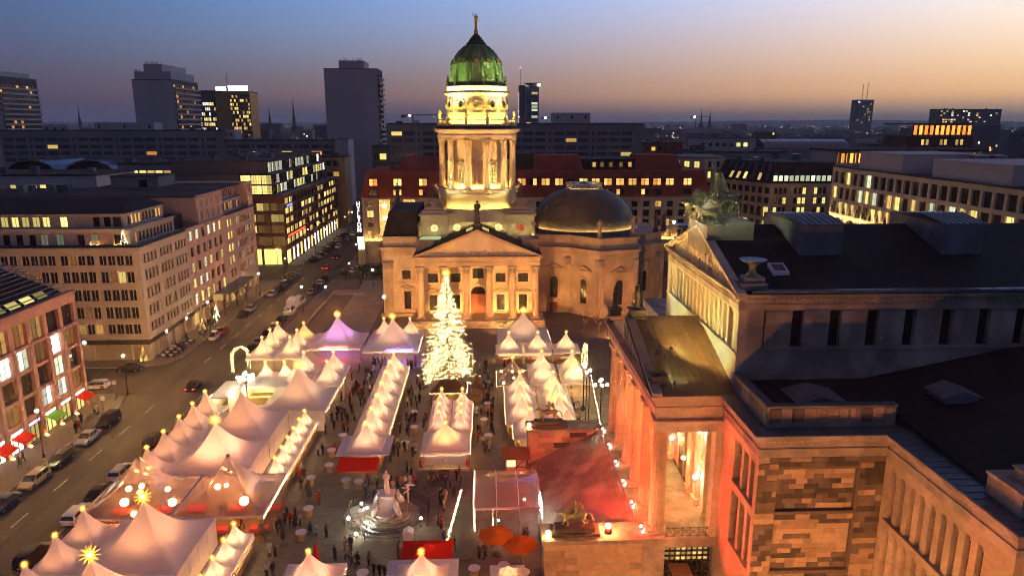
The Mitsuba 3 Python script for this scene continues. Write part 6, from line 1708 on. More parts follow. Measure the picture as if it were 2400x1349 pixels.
slab('slab_block', 'pale slab block of flats right of the tower behind the hotel', -50, 84, 380, 44.6, SL[:9], 6, ((36, 56, 6.0),))
k = thing('white_stair_tower', 'windowless white end tower at the right end of the lower slab block', 'building'); b = B(); b.box(-81.5, -74.5, 396, 412, 0, 36.6); part(k, 'wall', b, 'concrete_pale')
b = B(); b.box(-81.6, -74.4, 395.9, 412.1, 36.6, 37); part(k, 'roof', b, 'roof_grey')


def tower(name, label, x0, x1, y0, y1, z, zs, band=True, lit=.3, seed=2, top=(), side='r'):
    """A residential high-rise: blank gable walls with a window column to the camera, balconies along the side."""
    k = thing(name, label, 'high-rise', 'pale residential high-rises')
    rr_ = random.Random(seed)
    st = 3.0; n = int((z - 4) / st); rows = [(3.2 + i * st, 3.2 + i * st + 1.6) for i in range(n)]
    L = x1 - x0; m = L * .5
    b = B(); b.box(x0 + .3, x1 - .3, y0 + .3, y1, 0, z); part(k, 'wall', b, 'concrete_pale')
    facade(k, Fr((x0, y0), (1, 0)), 0, L, 0, z, rows, [(L * zs[0], L * (zs[0] + zs[1]) / 2 - .25), (L * (zs[0] + zs[1]) / 2 + .25, L * zs[1])], 'concrete_pale', .5, chance(lit, (AMBER, ORANGE, WARM), seed, .6, 1.4), mull=(2, 1))
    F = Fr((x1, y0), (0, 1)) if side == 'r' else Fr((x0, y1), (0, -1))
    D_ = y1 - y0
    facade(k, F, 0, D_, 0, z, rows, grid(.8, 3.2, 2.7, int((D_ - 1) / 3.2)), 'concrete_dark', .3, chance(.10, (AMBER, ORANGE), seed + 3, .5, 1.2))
    for i in range(n):
        b = B(); F.box(b, .3, D_ - .3, .0, 1.3, 2.0 + i * st, 2.2 + i * st); F.box(b, .3, D_ - .3, 1.2, 1.32, 2.2 + i * st, 3.15 + i * st)
        part(k, 'balcony', b, 'concrete_pale')
    b = B(); b.box(x0, x1, y0, y1, z, z + .5); part(k, 'roof', b, 'roof_grey')
    for a, c, h in top:
        b = B(); b.box(x0 + L * a, x0 + L * c, y0 + 1.5, y1 - 2, z + .5, z + h); part(k, 'roof_house', b, 'concrete_pale')
        b = B()
        for q in range(14): xx = x0 + L * (a + (c - a) * rr_.random()); b.tube([(xx, y0 + 2, z + h), (xx, y0 + 2, z + h + rr_.uniform(.8, 2.2))], .12, 4)
        part(k, 'antenna', b, 'metal_dark', kind='stuff')
    return k
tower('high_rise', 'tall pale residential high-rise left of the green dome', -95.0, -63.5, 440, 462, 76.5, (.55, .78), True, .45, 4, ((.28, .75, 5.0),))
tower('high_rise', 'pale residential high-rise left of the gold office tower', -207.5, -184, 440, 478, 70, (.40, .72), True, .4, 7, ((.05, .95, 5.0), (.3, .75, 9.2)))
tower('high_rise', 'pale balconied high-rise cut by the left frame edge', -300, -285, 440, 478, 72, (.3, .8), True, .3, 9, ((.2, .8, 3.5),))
# gold office tower with its lit roof sign and dark neighbour
k = block('gold_office_tower', 'gold glass office tower with a white lit roof sign', -236, -206, 650, 672, 72, 'gold_glass', [(6 + i * 3.4, 8.2 + i * 3.4) for i in range(19)], [(12.5 + q * 1.7, 13.9 + q * 1.7) for q in range(10)], .42, (YEL, AMBER, WARM), 'glass_dark', 8, depth=.3)
g = B(); Fr((-224.2, 649.5), (1, 0)).quad(g, 0, 17, 0, 72.8, 77.6); part(k, 'roof_sign', g, 'lit_glass', emit=(1.3, 1.15, 1.25))
g = B(); Fr((-236, 649.5), (1, 0)).quad(g, 1, 10.2, 0, 73.2, 76.6); part(k, 'roof_sign', g, 'lit_glass', emit=(.8, .78, .75))
part(k, 'mast', B().tube([(-225.5, 652, 72), (-225.5, 652, 88)], .18, 4), 'metal_dark')
block('dark_office_tower', 'dark office tower with lit window bands between the high-rise and the gold tower', -255, -237, 655, 672, 73, 'concrete_dark', [(8 + i * 4.4, 10.6 + i * 4.4) for i in range(13)], grid(.8, 1.6, 1.3, 10), .55, (YEL, WHITE, WARM), 'glass_dark', 12)
# curved glass tower right of the dome
k = block('slim_glass_tower', 'slim grey glass tower with a saucer roof and red mast light right of the dome', 45, 60.3, 800, 815, 84, 'metal_grey', [(8 + i * 3.6, 10.4 + i * 3.6) for i in range(20)], [(1.2, 6.6), (7.4, 13.8)], .30, (YEL, COOL), 'glass_blue', 15)
b = B(); b.lathe([(2, 84.6), (9.5, 88), (9.5, 88.5), (2, 88.6), (0, 88.6)], (54, 807), 20); part(k, 'saucer_roof', b, 'frame_white')
g = B(); g.cbox(60.5, 801, 3, 1.2, 85, 87.6); part(k, 'lamp', g, 'lit_glass', emit=(2.2, 1.9, 1.2))
b = B(); b.box(38.5, 45, 801, 815, 0, 86); part(k, 'shaft', b, 'concrete_dark')
part(k, 'mast', B().tube([(40, 803, 86), (40, 803, 104)], .25, 4), 'frame_white'); part(k, 'mast_light', B().ball((40, 803, 104.5), .8, 1), 'lit_glass', emit=(1.6, .3, .16))
part(k, 'light_string', bulbs([(38.2, 800.6, 20 + i * 1.3) for i in range(46)], .42), 'lit_glass', emit=(.55, .52, .48), kind='stuff')
block('dark_slab_tower', 'black tower with two masts standing on the right skyline', 941, 983, 1800, 1830, 103, 'concrete_dark', [(40 + i * 6.5, 43 + i * 6.5) for i in range(9)], grid(3, 6, 3.5, 6), .12, (AMBER, WARM), 'glass_dark', 16)
k = 'dark_slab_tower'
for x, h in ((957, 142), (969, 145)): part(k, 'mast', B().tube([(x, 1810, 103), (x, 1810, h)], .7, 4), 'metal_dark')
g = B(); Fr((942, 1799.5), (1, 0)).quad(g, 0, 6, 0, 97, 100); part(k, 'sign', g, 'lit_glass', emit=(.6, .5, .9))
block('wide_office_slab', 'wide dark office slab with scattered lit windows at the right horizon', 829, 952, 1300, 1320, 70.5, 'concrete_dark', [(32 + i * 3.8, 34.4 + i * 3.8) for i in range(10)], grid(3, 5.2, 3.9, 22), .22, (AMBER, WARM, WHITE), 'glass_dark', 18, roofn=6)
# terrace building with orange loggias, pavilion on top
k = thing('orange_loggia_house', 'house with orange lit loggias and a round cornered roof pavilion in the right background', 'building')
b = B(); b.box(151, 215, 303.2, 326, 0, 33.4); b.box(151, 215, 300, 303.2, 0, 28.4); part(k, 'wall', b, 'plaster_cream')
b = B(); b.box(150.4, 216, 299.2, 327, 33.4, 34.3); part(k, 'roof', b, 'roof_flat')
for i in range(17):
    x = 151.5 + i * 3.85
    part(k, 'pier', B().box(x, x + .8, 300, 301, 28.4, 33.4), 'plaster_cream')
    if i < 16:
        g = B(); Fr((x + .9, 303.1), (1, 0)).quad(g, 0, 2.9, 0, 28.6, 32.6); part(k, 'window', g, 'lit_glass', emit=sc((.75, .30, .035), R.choice([.5, .9, 1.2]) if i < 4 or i > 9 else .7))
b = B(); b.prism(Polygon([(200, 332), (229, 332), (229, 350), (200, 350)]).buffer(2), 34.3, 39.3); part(k, 'wall', b, 'brick_dark')
b = B(); b.prism(Polygon([(202, 333), (227, 333), (227, 350), (202, 350)]).buffer(3), 39.3, 39.8); b.prism(Polygon([(202, 333), (227, 333), (227, 350), (202, 350)]).buffer(4), 44.6, 45.2); part(k, 'roof', b, 'wood_brown')
for i in range(11):
    x = 200.6 + i * 2.6
    part(k, 'post', B().box(x, x + .35, 330.2, 330.6, 39.8, 44.6), 'wood_brown')
    g = B(); Fr((x + .4, 331.2), (1, 0)).quad(g, 0, 2.1, 0, 40, 44.2); part(k, 'window', g, 'lit_glass', emit=sc((.85, .27, .03), R.choice([.6, .9, 1.1])))
for x in (205, 207.2, 214, 216, 221.5, 223.8):
    g = B(); Fr((x, 329.9), (1, 0)).quad(g, 0, 1.3, 0, 35.3, 37.8); part(k, 'window', g, 'lit_glass', emit=sc(WARM, R.uniform(.3, 1.0)))
# glazed hall roof and sheds in the middle distance
k = thing('vaulted_glass_hall', 'long low hall with a pale vaulted roof glinting pink in the right middle distance', 'building')
b = B(); b.box(165, 217, 418, 440, 0, 31.2); part(k, 'wall', b, 'concrete'); prof = [(math.cos(t), math.sin(t)) for t in np.linspace(0, PI, 9)]
b = B()
for i in range(8):
    (c0, s0), (c1, s1) = prof[i], prof[i + 1]
    b.quad((165, 429 - 11 * c0, 31.2 + 4.6 * s0), (217, 429 - 11 * c0, 31.2 + 4.6 * s0), (217, 429 - 11 * c1, 31.2 + 4.6 * s1), (165, 429 - 11 * c1, 31.2 + 4.6 * s1))
part(k, 'roof', b, 'metal_grey')
for i in range(14): part(k, 'roof_rib', B().tube([(165 + i * 4, 429 - 11.1 * c, 31.2 + 4.7 * s) for c, s in prof], .12, 4), 'lead')
# roofscape behind the cream corner house
k = block('white_band_house', 'low white house with a band of lit windows behind the cream corner house', -176, -107, 200, 222, 31.0, 'concrete_pale', [(26.4, 28.6)], [(u, u + 2.2) for u in (36, 39, 45.5, 48, 50.5, 53.5, 56, 58.5)] + grid(2, 3.4, 2.6, 9), .8, (YEL, WARM), 'glass_dark', 41, parapet=.5, roofn=8)
k = block('roof_terrace_house', 'flat roofed house with a lit top floor above the white band house', -132, -98, 262, 280, 30.6, 'concrete', [(26.3, 28.6)], grid(1.5, 2.9, 2.5, 11), .85, (YEL, AMBER), 'glass_dark', 42, parapet=.8, roofn=3)
k = block('loggia_row_house', 'long low house with lit pillared loggia between rooftops at the left centre', -100, -62.5, 322, 335, 30.4, 'wood_pale', [(22, 24), (26.6, 29.0)], grid(1.2, 3.1, 2.5, 11), .45, (AMBER, YEL), 'glass_dark', 43, parapet=.5, roofn=6)
k = block('grey_plant_house', 'grey windowless plant house on the roofs behind the square window house', -96, -84, 186, 196, 31.8, 'concrete', [(28.6, 31)], [(7, 9.2)], 0, (WARM,), 'glass_dark', 44, parapet=.2)
k = block('dark_roof_house', 'dark low house with cluttered flat roof left of the plant house', -170, -97, 160, 196, 27.4, 'concrete_dark', [(22, 24)], grid(2, 3.4, 2, 20), .1, (WARM,), 'glass_dark', 45, roofn=22)
for x, y in ((-205, 330), (-178, 328)):
    k = thing('glass_barrel_roof', '%s glass barrel vault among the dark roofs at the far left' % ('left' if x < -190 else 'right'), 'roof', 'glass barrel vaults')
    b = B(); b.box(x - 14, x + 14, y, y + 40, 0, 21); part(k, 'wall', b, 'concrete_dark')
    b = B()
    for i in range(8):
        (c0, s0), (c1, s1) = prof[i], prof[i + 1]; b.quad((x - 12 * c0, y, 21 + 8 * s0), (x - 12 * c1, y, 21 + 8 * s1), (x - 12 * c1, y + 40, 21 + 8 * s1), (x - 12 * c0, y + 40, 21 + 8 * s0))
    part(k, 'vault', b, 'glass_blue'); part(k, 'rim', B().tube([(x - 12.1 * c, y - .1, 21 + 8.1 * s) for c, s in prof], .3, 5), 'lead')
k = block('bridge_house', 'low pale bridge building with a flat roof at the far end of the street', -60, -38, 398, 410, 13.5, 'concrete_pale', [(6.5, 10)], grid(1, 3, 2.4, 7), .2, (WARM,), 'glass_dark', 46)
k = block('corner_shop_house', 'dark house with white lit windows right of the residential high-rise', -58, -50, 372, 390, 33.5, 'concrete_dark', [(14, 16.6), (18.5, 21), (22.5, 25), (27, 30)], [(.8, 3.4), (3.9, 7.2)], .7, (WHITE, YEL), 'glass_dark', 47)
# nearer mid-ground fillers behind hotel and right hand houses
MID = [(90, 128, 300, 33, 'concrete'), (118, 150, 262, 27, 'plaster_grey'), (126, 160, 418, 36.5, 'concrete_pale'), (92, 126, 452, 33, 'roof_red'), (84, 112, 520, 34, 'concrete_dark'), (214, 262, 380, 33.5, 'concrete'), (240, 290, 290, 31, 'concrete_dark'), (160, 200, 250, 29.5, 'roof_grey'), (-40, -6, 300, 29, 'brick_dark'), (0, 60, 300, 28.5, 'concrete_dark')]
for i, (x0, x1, y, z, m) in enumerate(MID):
    block('mid_ground_house', ['grey flat roofed house beyond the white set back house', 'low grey house right of the brown mansard house', 'pale windowless hall in the right middle distance', 'red roofed low house right of the pale slab block', 'dark house far behind the hotel roof', 'grey house right of the vaulted hall', 'dark red house at the right frame edge behind the white roofs', 'grey roofs before the orange loggia house', 'dark brick house close behind the hotel left part', 'dark house close behind the hotel roofs'][i], x0, x1, y, y + 22, z, m, [(z - 4.6, z - 2.4), (z - 9, z - 6.6)], grid(1.5, 4.2, 2.4, int((x1 - x0 - 3) / 4.2)), .16, (WARM, YEL, AMBER), 'glass_dark', 60 + i, roofn=5, group=None)
# far districts: thousands of roofs reading as one mass; the nearer of them as houses
rc2 = random.Random(99)
n = 0
for i in range(150):
    y = 480 + (i / 150) ** 1.6 * 1500; x = rc2.uniform(-.78, .80) * y
    if -60 < x < 20 and y < 700: continue
    w, h = rc2.uniform(14, 46), rc2.uniform(14, 30) if rc2.random() < .86 else rc2.uniform(30, 44)
    k = thing('distant_house', 'small dark house in the hazy far districts', 'building', 'houses of the far districts')
    m = rc2.choice(['concrete_dark', 'concrete', 'brick_dark', 'roof_grey', 'concrete'])
    b = B(); b.box(x, x + w, y, y + 14, 0, h)
    if rc2.random() < .5: b.add([(x - .4, y - .4, h), (x + w + .4, y - .4, h), (x + w + .4, y + 14, h), (x - .4, y + 14, h), (x + 2, y + 7, h + 4), (x + w - 2, y + 7, h + 4)], [[0, 1, 5], [0, 5, 4], [1, 2, 5], [2, 3, 4], [2, 4, 5], [3, 0, 4]])
    part(k, 'wall', b, m)
    for q in range(rc2.choice([0, 1, 2, 3, 5])):
        g = B(); Fr((x, y - .06), (1, 0)).quad(g, *(lambda u: (u, u + 1.8))(rc2.uniform(1, w - 3)), 0, *(lambda z_: (z_, z_ + 1.9))(rc2.uniform(h * .35, h - 2.5))); part(k, 'window', g, 'lit_glass', emit=sc(rc2.choice([WARM, AMBER, WHITE, YEL]), rc2.uniform(.7, 2.2)))
b = B()
for i in range(2600):
    y = 1100 + rc2.random() ** 1.3 * 5200; x = rc2.uniform(-.8, .82) * y
    w, h = rc2.uniform(16, 60), rc2.uniform(12, 26) if rc2.random() < .95 else rc2.uniform(26, 48)
    b.box(x, x + w, y, y + rc2.uniform(12, 30), 0, h)
k = put(key('distant_rooftops'), b, 'concrete_dark'); labels[k] = {'label': 'far city roofs reading as one dark hazy mass to the horizon', 'category': 'rooftops', 'kind': 'stuff'}
pts = []
for i in range(700):
    y = 600 + rc2.random() ** 1.5 * 4500; x = rc2.uniform(-.75, .8) * y
    pts.append((x, y, rc2.uniform(16, 32), y * .00042 * rc2.choice([.6, 1, 1, 1.5])))
for nm, sel, em in (('distant_lights', [p for i, p in enumerate(pts) if i % 3], (1.2, .8, .36)), ('distant_lights', [p for i, p in enumerate(pts) if i % 3 == 0], (1.1, 1.1, 1.0))):
    b = B()
    for x, y, z, r in sel: b.add(np.array([[1, 0, 0], [0, 1, 0], [-1, 0, 0], [0, -1, 0], [0, 0, 1], [0, 0, -1.]]) * r + (x, y, z), [[0, 1, 4], [1, 2, 4], [2, 3, 4], [3, 0, 4], [1, 0, 5], [2, 1, 5], [3, 2, 5], [0, 3, 5]])
    k = put(key(nm), b, 'lit_glass', emit=em); labels[k] = {'label': '%s pinpoint street and window lights scattered over the far districts' % ('warm' if em[2] < .9 else 'white'), 'category': 'lights', 'kind': 'stuff'}
# hills on the horizon
xs = np.linspace(-9000, 9000, 160); hz = 42 + 34 * meshkit.fbm(np.stack([xs * .0009, 0 * xs, 0 * xs], -1), 4, 8) + 26 * np.exp(-((xs - 3600) / 1500) ** 2)
b = B(); v = np.vstack([np.column_stack([xs, 0 * xs + 7500, 0 * xs - 5]), np.column_stack([xs, 0 * xs + 8300, hz]), np.column_stack([xs, 0 * xs + 9500, hz * .4])]); m_ = len(xs)
b.add(v, [[r_ * m_ + i, r_ * m_ + i + 1, (r_ + 1) * m_ + i + 1, (r_ + 1) * m_ + i] for r_ in range(2) for i in range(m_ - 1)]); struct('hills', b, 'land')
# spires
for i, (x, y, z, hs, l) in enumerate(((-820, 1500, 25, 44, 'slim dark church spire on the left skyline before the high-rise'), (-395, 1350, 22, 44, 'dark church spire on the skyline between gold tower and high-rise'), (-325, 1250, 24, 52, 'taller dark church spire with a lamp below, left of the high-rise'), (500, 1650, 26, 40, 'left one of the twin church spires on the right skyline'), (520, 1650, 26, 38, 'right one of the twin church spires on the right skyline'), (250, 1900, 30, 30, 'stubby church tower on the central skyline'))):
    k = thing('church_spire', l, 'church tower', 'far church spires'); b = B().cbox(x, y, 9, 9, 0, z + 12); part(k, 'tower', b, 'brick_dark')
    part(k, 'spire', B().lathe([(5.2, z + 12), (3.4, z + 18), (1.4, z + 12 + hs * .55), (.1, z + 12 + hs)], (x, y), 8), 'copper_dark')
# cranes
for i, (x, y, h, jl, d, l) in enumerate(((-98, 1000, 58, 52, 1, 'tower crane with a bright white lamp left of the church tower'), (620, 2100, 66, 40, -1, 'far tower crane on the right skyline'), (165, 1900, 62, 38, 1, 'far tower crane beside bright white site lamps right of the glass tower'))):
    k = thing('tower_crane', l, 'crane', 'tower cranes')
    part(k, 'mast', B().box(x - 1.1, x + 1.1, y - 1.1, y + 1.1, 0, h), 'metal_grey'); part(k, 'jib', B().box(x - 14, x + jl, y - .8, y + .8, h - 2.2, h - .6), 'metal_grey')
    part(k, 'counterweight', B().box(x - 16, x - 9, y - 1.5, y + 1.5, h - 5, h - 1.6), 'concrete_dark')
    part(k, 'lamp', B().ball((x - 4, y - 2, h - 2.0), 1.7 * y / 1000, 1), 'lit_glass', emit=(2.4, 2.2, 1.8))
# ------------------------------------------------------------------ statues
def statue(name, label, x, y, z, h, m, pose='stand', rot=0, ped=None, seed=1, group=None, cat='statue', pm=None):
    k = thing(name, label, cat, group)
    g = smooth_m(robed(pose, random.Random(seed)), .14, 3); v = np.array(g.vertices) * (h / 1.75)
    c, s = math.cos(rot), math.sin(rot)
    v = np.column_stack([v[:, 0] * c - v[:, 1] * s + x, v[:, 0] * s + v[:, 1] * c + y, v[:, 2] + z])
    part(k, 'figure', (v, g.faces), m, smooth=45)
    if ped:
        b = B(); w_, ph = ped; b.cbox(x, y, w_, w_, z - ph, z - ph * .12); b.cbox(x, y, w_ * 1.2, w_ * 1.2, z - ph * .12, z); b.cbox(x, y, w_ * 1.25, w_ * 1.25, z - ph, z - ph * .75); part(k, 'pedestal', b, pm or m)
    return k


statue('gable_statue', 'robed statue standing on the tip of the church pediment', CX, 156.9, 23.4, 5.0, 'statue_dark', 'talk', 0, (1.3, 1.3), 3)
statue('parapet_statue', 'stone statue on the church parapet at the right end of the pediment', 11.3, 163.4, 19.3, 4.0, 'sandstone', 'hold', .3, (1.1, .7), 4, 'statues along the church parapet')
statue('parapet_statue', 'stone statue on the forward corner of the round church body', 26.6, 161.4, 19.6, 3.9, 'sandstone', 'talk', -.2, (1.1, .6), 5, 'statues along the church parapet')
statue('parapet_statue', 'stone statue at the right corner of the round church body', 34.9, 163.8, 19.8, 4.2, 'sandstone', 'stand', .5, (1.1, .7), 6, 'statues along the church parapet')
statue('parapet_statue', 'left one of two dark statues on the lower right church wing', 43.8, 178, 18.6, 4.4, 'statue_dark', 'stand', .2, (1.1, .7), 7, 'statues along the church parapet')
statue('parapet_statue', 'right one of two dark statues on the lower right church wing', 46.3, 180, 18.6, 4.2, 'statue_dark', 'hold', .2, (1.1, .7), 8, 'statues along the church parapet')
statue('parapet_statue', 'dark statue on the black roof of the left church wing', -23.0, 187, 25.3, 4.6, 'statue_dark', 'stand', 0, (1.3, 2.0), 9, 'statues along the church parapet')
statue('parapet_statue', 'pale statue beside the left end of the attic, under the corner pyramid', -15.3, 163.6, 19.4, 3.4, 'sandstone', 'stand', 0, (1.0, .5), 10, 'statues along the church parapet')
for sx in (-1, 1):
    k = thing('trophy_sculpture', '%s sculpted trophy of armour on the stepped base beside the round tower' % ('left' if sx < 0 else 'right'), 'sculpture', 'trophies on the corner bases')
    rr = random.Random(5 + sx); ms = [bone((CX + sx * 10, 168.4, 27.8), .9, (CX + sx * 10, 168.4, 30.6), .5)]
    for i in range(16): a = rr.uniform(0, 6.28); z = rr.uniform(28, 31.2); ms.append(bone((CX + sx * 10, 168.4, z), .3, (CX + sx * 10 + math.cos(a) * (1.3 - .25 * (z - 28)), 168.4 + math.sin(a) * .9, z + rr.uniform(-.3, .7)), .25, 6))
    put(k, smooth_m(m3.Manifold.batch_boolean(ms, m3.OpType.Add), .3, 3), 'statue_dark', smooth=45)
statue('ridge_statue', 'dark robed statue on the ridge of the portico roof', 16.8, 75.2, 25.0, 3.0, 'statue_dark', 'talk', -1.2, (1.5, 1.0), 12, 'statues on the portico roof')
statue('ridge_statue', 'dark statue on a pedestal at the near corner of the portico roof', 16.6, 63.9, 21.4, 2.9, 'statue_dark', 'hold', -1.0, (1.4, 1.3), 13, 'statues on the portico roof')
statue('ridge_statue', 'dark statue at the far corner of the portico roof behind the ridge', 16.6, 87.0, 22.0, 3.0, 'statue_dark', 'stand', -1.2, (1.4, 1.7), 14, 'statues on the portico roof')
statue('terrace_statue', 'dark statue on a large pedestal at the right frame edge roof', 36.2, 41.6, 22.6, 3.0, 'statue_stone', 'talk', -1.4, (1.2, .9), 15, None)
k = 'terrace_statue'; b = B(); b.box(34.6, 38, 39.9, 43.2, 20.0, 21.5); b.box(34.5, 38.1, 39.8, 43.3, 21.5, 21.7); part(k, 'plinth', b, 'sandstone_grey')
for y, l in ((64.0, 'flat bronze bowl on a stone base at the near corner of the upper roof'), (87.6, 'flat bronze bowl at the far corner of the upper gable')):
    k = thing('roof_bowl', l, 'bowl', 'bronze bowls on the roof corners')
    b = B(); b.cbox(25.0, y, 2.6, 2.2, 29.6, 30.5); b.cbox(25.1, y, 1.9, 1.6, 30.5, 31.0); part(k, 'base', b, 'lead')
    part(k, 'stem', B().lathe([(.75, 31.0), (.35, 31.4), (.3, 31.9), (.5, 32.3)], (25.1, y), 14), 'bronze_green', smooth=40)
    part(k, 'bowl', B().lathe([(.4, 32.2), (1.2, 32.55), (1.28, 32.65), (1.1, 32.62), (0, 32.5)], (25.1, y), 24), 'zinc_blue', smooth=40)
# chariot drawn by griffins
k = thing('chariot_sculpture', 'green bronze chariot with winged beasts and a figure raising an arm on the gable', 'sculpture')
b = B(); b.box(23.2, 28.2, 72.3, 79.0, 31.5, 34.6); b.box(25.2, 28.2, 72.3, 79, 34.6, 34.95); part(k, 'base', b, 'wood_brown' if False else 'sandstone_grey')
gr = beast('lion'); gv = np.array(gr.vertices)
for y in (73.4, 75.0, 76.6, 78.0):
    v = gv * 1.35 + [23.0 + .25 * abs(y - 75.7), y, 34.6]; v[:, 2] += np.clip(24.2 - v[:, 0], 0, 3) * .22
    part(k, 'beast', (v, gr.faces), 'bronze_green', smooth=45)
    ms = []
    for i in range(6):
        for sd in (-.25, .25): ms.append(bone((22.8, y + sd, 36.3), .14, (23.7 + .22 * i, y + sd * 2, 37.9 - .26 * i), .08, 5))
    part(k, 'wing', smooth_m(m3.Manifold.batch_boolean(ms, m3.OpType.Add), .25, 2), 'bronze_green', smooth=45)
for y in (74.0, 77.4):
    b = B()
    ring = [(26.0 + 1.05 * math.cos(t), y, 36.05 + 1.05 * math.sin(t)) for t in np.linspace(0, 2 * PI, 25)]; b.tube(ring, .13, 6)
    for i in range(8): a = i * PI / 4; b.tube([(26.0, y, 36.05), (26.0 + math.cos(a), y, 36.05 + math.sin(a))], .07, 5)
    b.tube([(26, y - .25, 36.05), (26, y + .25, 36.05)], .25, 8); part(k, 'wheel', b, 'bronze_green')
b = B(); b.tube([(23.6, 75.7, 36.2), (25.2, 75.7, 36.4), (26.4, 75.7, 36.5), (27.4, 75.7, 37.4)], [.12, .35, .9, .3], 10); b.tube([(24.8, 74.6, 37.9), (26.4, 74.6, 37.3), (27.5, 75.2, 37.6)], .12, 6); b.tube([(24.8, 76.8, 37.9), (26.4, 76.8, 37.3), (27.5, 76.2, 37.6)], .12, 6); part(k, 'chariot', b, 'bronze_green', smooth=40)
J = joint_set('raise', random.Random(3)); ms = body_mesh(J, False) + bone((-.1, .2, 1.4), .16, (.25, .42, .5), .22); g = smooth_m(ms, .12, 3); v = np.array(g.vertices) * 1.95
v = np.column_stack([25.0 + v[:, 1], 75.7 - v[:, 0], 37.0 + v[:, 2]]); part(k, 'driver', (v, g.faces), 'bronze_green', smooth=45)
# lion and panther riders on the stair walls
for nm, kind, x, y, l in (('panther_rider', 'panther', 8.3, 89.0, 'bronze winged rider on a striding panther on the far stair wall'), ('lion_rider', 'lion', 8.6, 63.2, 'bronze winged rider on a lion on the near stair wall')):
    k = thing(nm, l, 'sculpture', 'beasts with riders on the stair walls')
    b = B(); b.box(x - 2.3, x + 2.6, y - .95, y + .95, 5.0, 5.35); b.box(x - 1.9, x + 2.1, y - .7, y + .7, 5.35, 5.75); part(k, 'plinth', b, 'statue_dark')
    g = beast(kind); part(k, 'beast', (np.array(g.vertices) * 1.4 + [x + .1, y, 5.75], g.faces), 'bronze_green', smooth=45)
    g = winged_rider(); part(k, 'rider', (np.array(g.vertices) * 1.25 + [x + .2, y, 7.25], g.faces), 'bronze_green', smooth=45)
    part(k, 'floodlight', B().ball((x - 2.6, y - .7, 5.45), .20, 2), 'lit_glass', emit=(75, 42, 13), w=1.0)

# ------------------------------------------------------------------ poet's monument with railing and lamps
MX, MY = -11.7, 74.9
k = thing('poet_monument', 'white lit marble poet statue above four seated figures on octagonal steps', 'monument')
def octagon(r): return [(MX + r * math.cos(PI / 8 + i * PI / 4), MY + r * math.sin(PI / 8 + i * PI / 4)) for i in range(8)]
for i, (r, z) in enumerate(((3.9, .35), (3.4, .6), (2.9, .85), (2.45, 1.1))):
    part(k, 'step', B().prism(octagon(r), GZ if i == 0 else [0, .35, .6, .85][i], z), 'statue_stone')
b = B(); b.cbox(MX, MY, 1.9, 1.9, 1.1, 1.5); b.cbox(MX, MY, 1.5, 1.5, 1.5, 3.0); b.cbox(MX, MY, 1.8, 1.8, 3.0, 3.25); part(k, 'pedestal', b, 'marble')
part(k, 'basin', B().lathe([(1.0, 1.1), (1.15, 1.45), (.95, 1.4), (0, 1.3)], (MX, MY - 1.2), 16), 'marble')
g = smooth_m(robed('hold', random.Random(9)), .1, 3); part(k, 'figure', (np.array(g.vertices) * 1.6 + [MX, MY, 3.25], g.faces), 'marble', smooth=45)
J = joint_set('sit', random.Random(2)); g = smooth_m(m3.Manifold.batch_boolean([body_mesh(J, False), coat_mesh(J), bone((0, -.1, .5), .24, (0, -.35, .15), .28)], m3.OpType.Add), .1, 3)
for sx in (-1, 1):
    for sy in (-1, 1):
        a = math.atan2(sx * 1.0, -sy * 1.0) ; v = np.array(g.vertices) * 1.35; c, s = math.cos(a), math.sin(a)
        part(k, 'seated_figure', (np.column_stack([v[:, 0] * c - v[:, 1] * s + MX + sx * 1.15, v[:, 0] * s + v[:, 1] * c + MY + sy * 1.15, v[:, 2] + 1.25]), g.faces), 'marble', smooth=45)
k = thing('iron_railing', 'ornate black iron railing round the poet monument', 'railing')
P8 = octagon(5.1)
for i in range(8):
    if i in (6,): continue
    p, q = np.array(P8[i]), np.array(P8[(i + 1) % 8]); b = B()
    for z in (.35, 1.2): b.tube([(*p, z), (*q, z)], .035, 5)
    for j in range(12):
        t = (j + .5) / 12; c = p * (1 - t) + q * t; d_ = (q - p) / np.linalg.norm(q - p)
        b.tube([(c[0] + d_[0] * .15 * math.cos(a), c[1] + d_[1] * .15 * math.cos(a), .78 + .36 * math.sin(a)) for a in np.linspace(0, 2 * PI, 9)], .022, 4)
    b.tube([(*p, GZ), (*p, 1.35)], .06, 6); part(k, 'panel', b, 'metal_dark')
for i, (x, y, z) in enumerate(((-14.9, 76.0, 1.3), (-15.9, 73.0, 1.2), (-13.7, 72.0, 1.2), (-7.6, 72.5, 1.3), (-14.6, 70.5, .7))):
    k = thing('monument_floodlight', 'white floodlight on a short post at the %s of the monument' % ['upper left railing', 'left railing corner', 'lower left steps', 'right railing corner', 'signpost foot'][i], 'floodlight', 'white lamps round the monument')
    part(k, 'post', B().tube([(x, y, GZ), (x, y, z - .1)], .05, 5), 'metal_dark')
    part(k, 'lamp', B().ball((x, y, z), .17, 1), 'lit_glass', emit=(420, 370, 230) if i in (0, 2) else (30, 27, 17), w=1.2 if i in (0, 2) else 0)
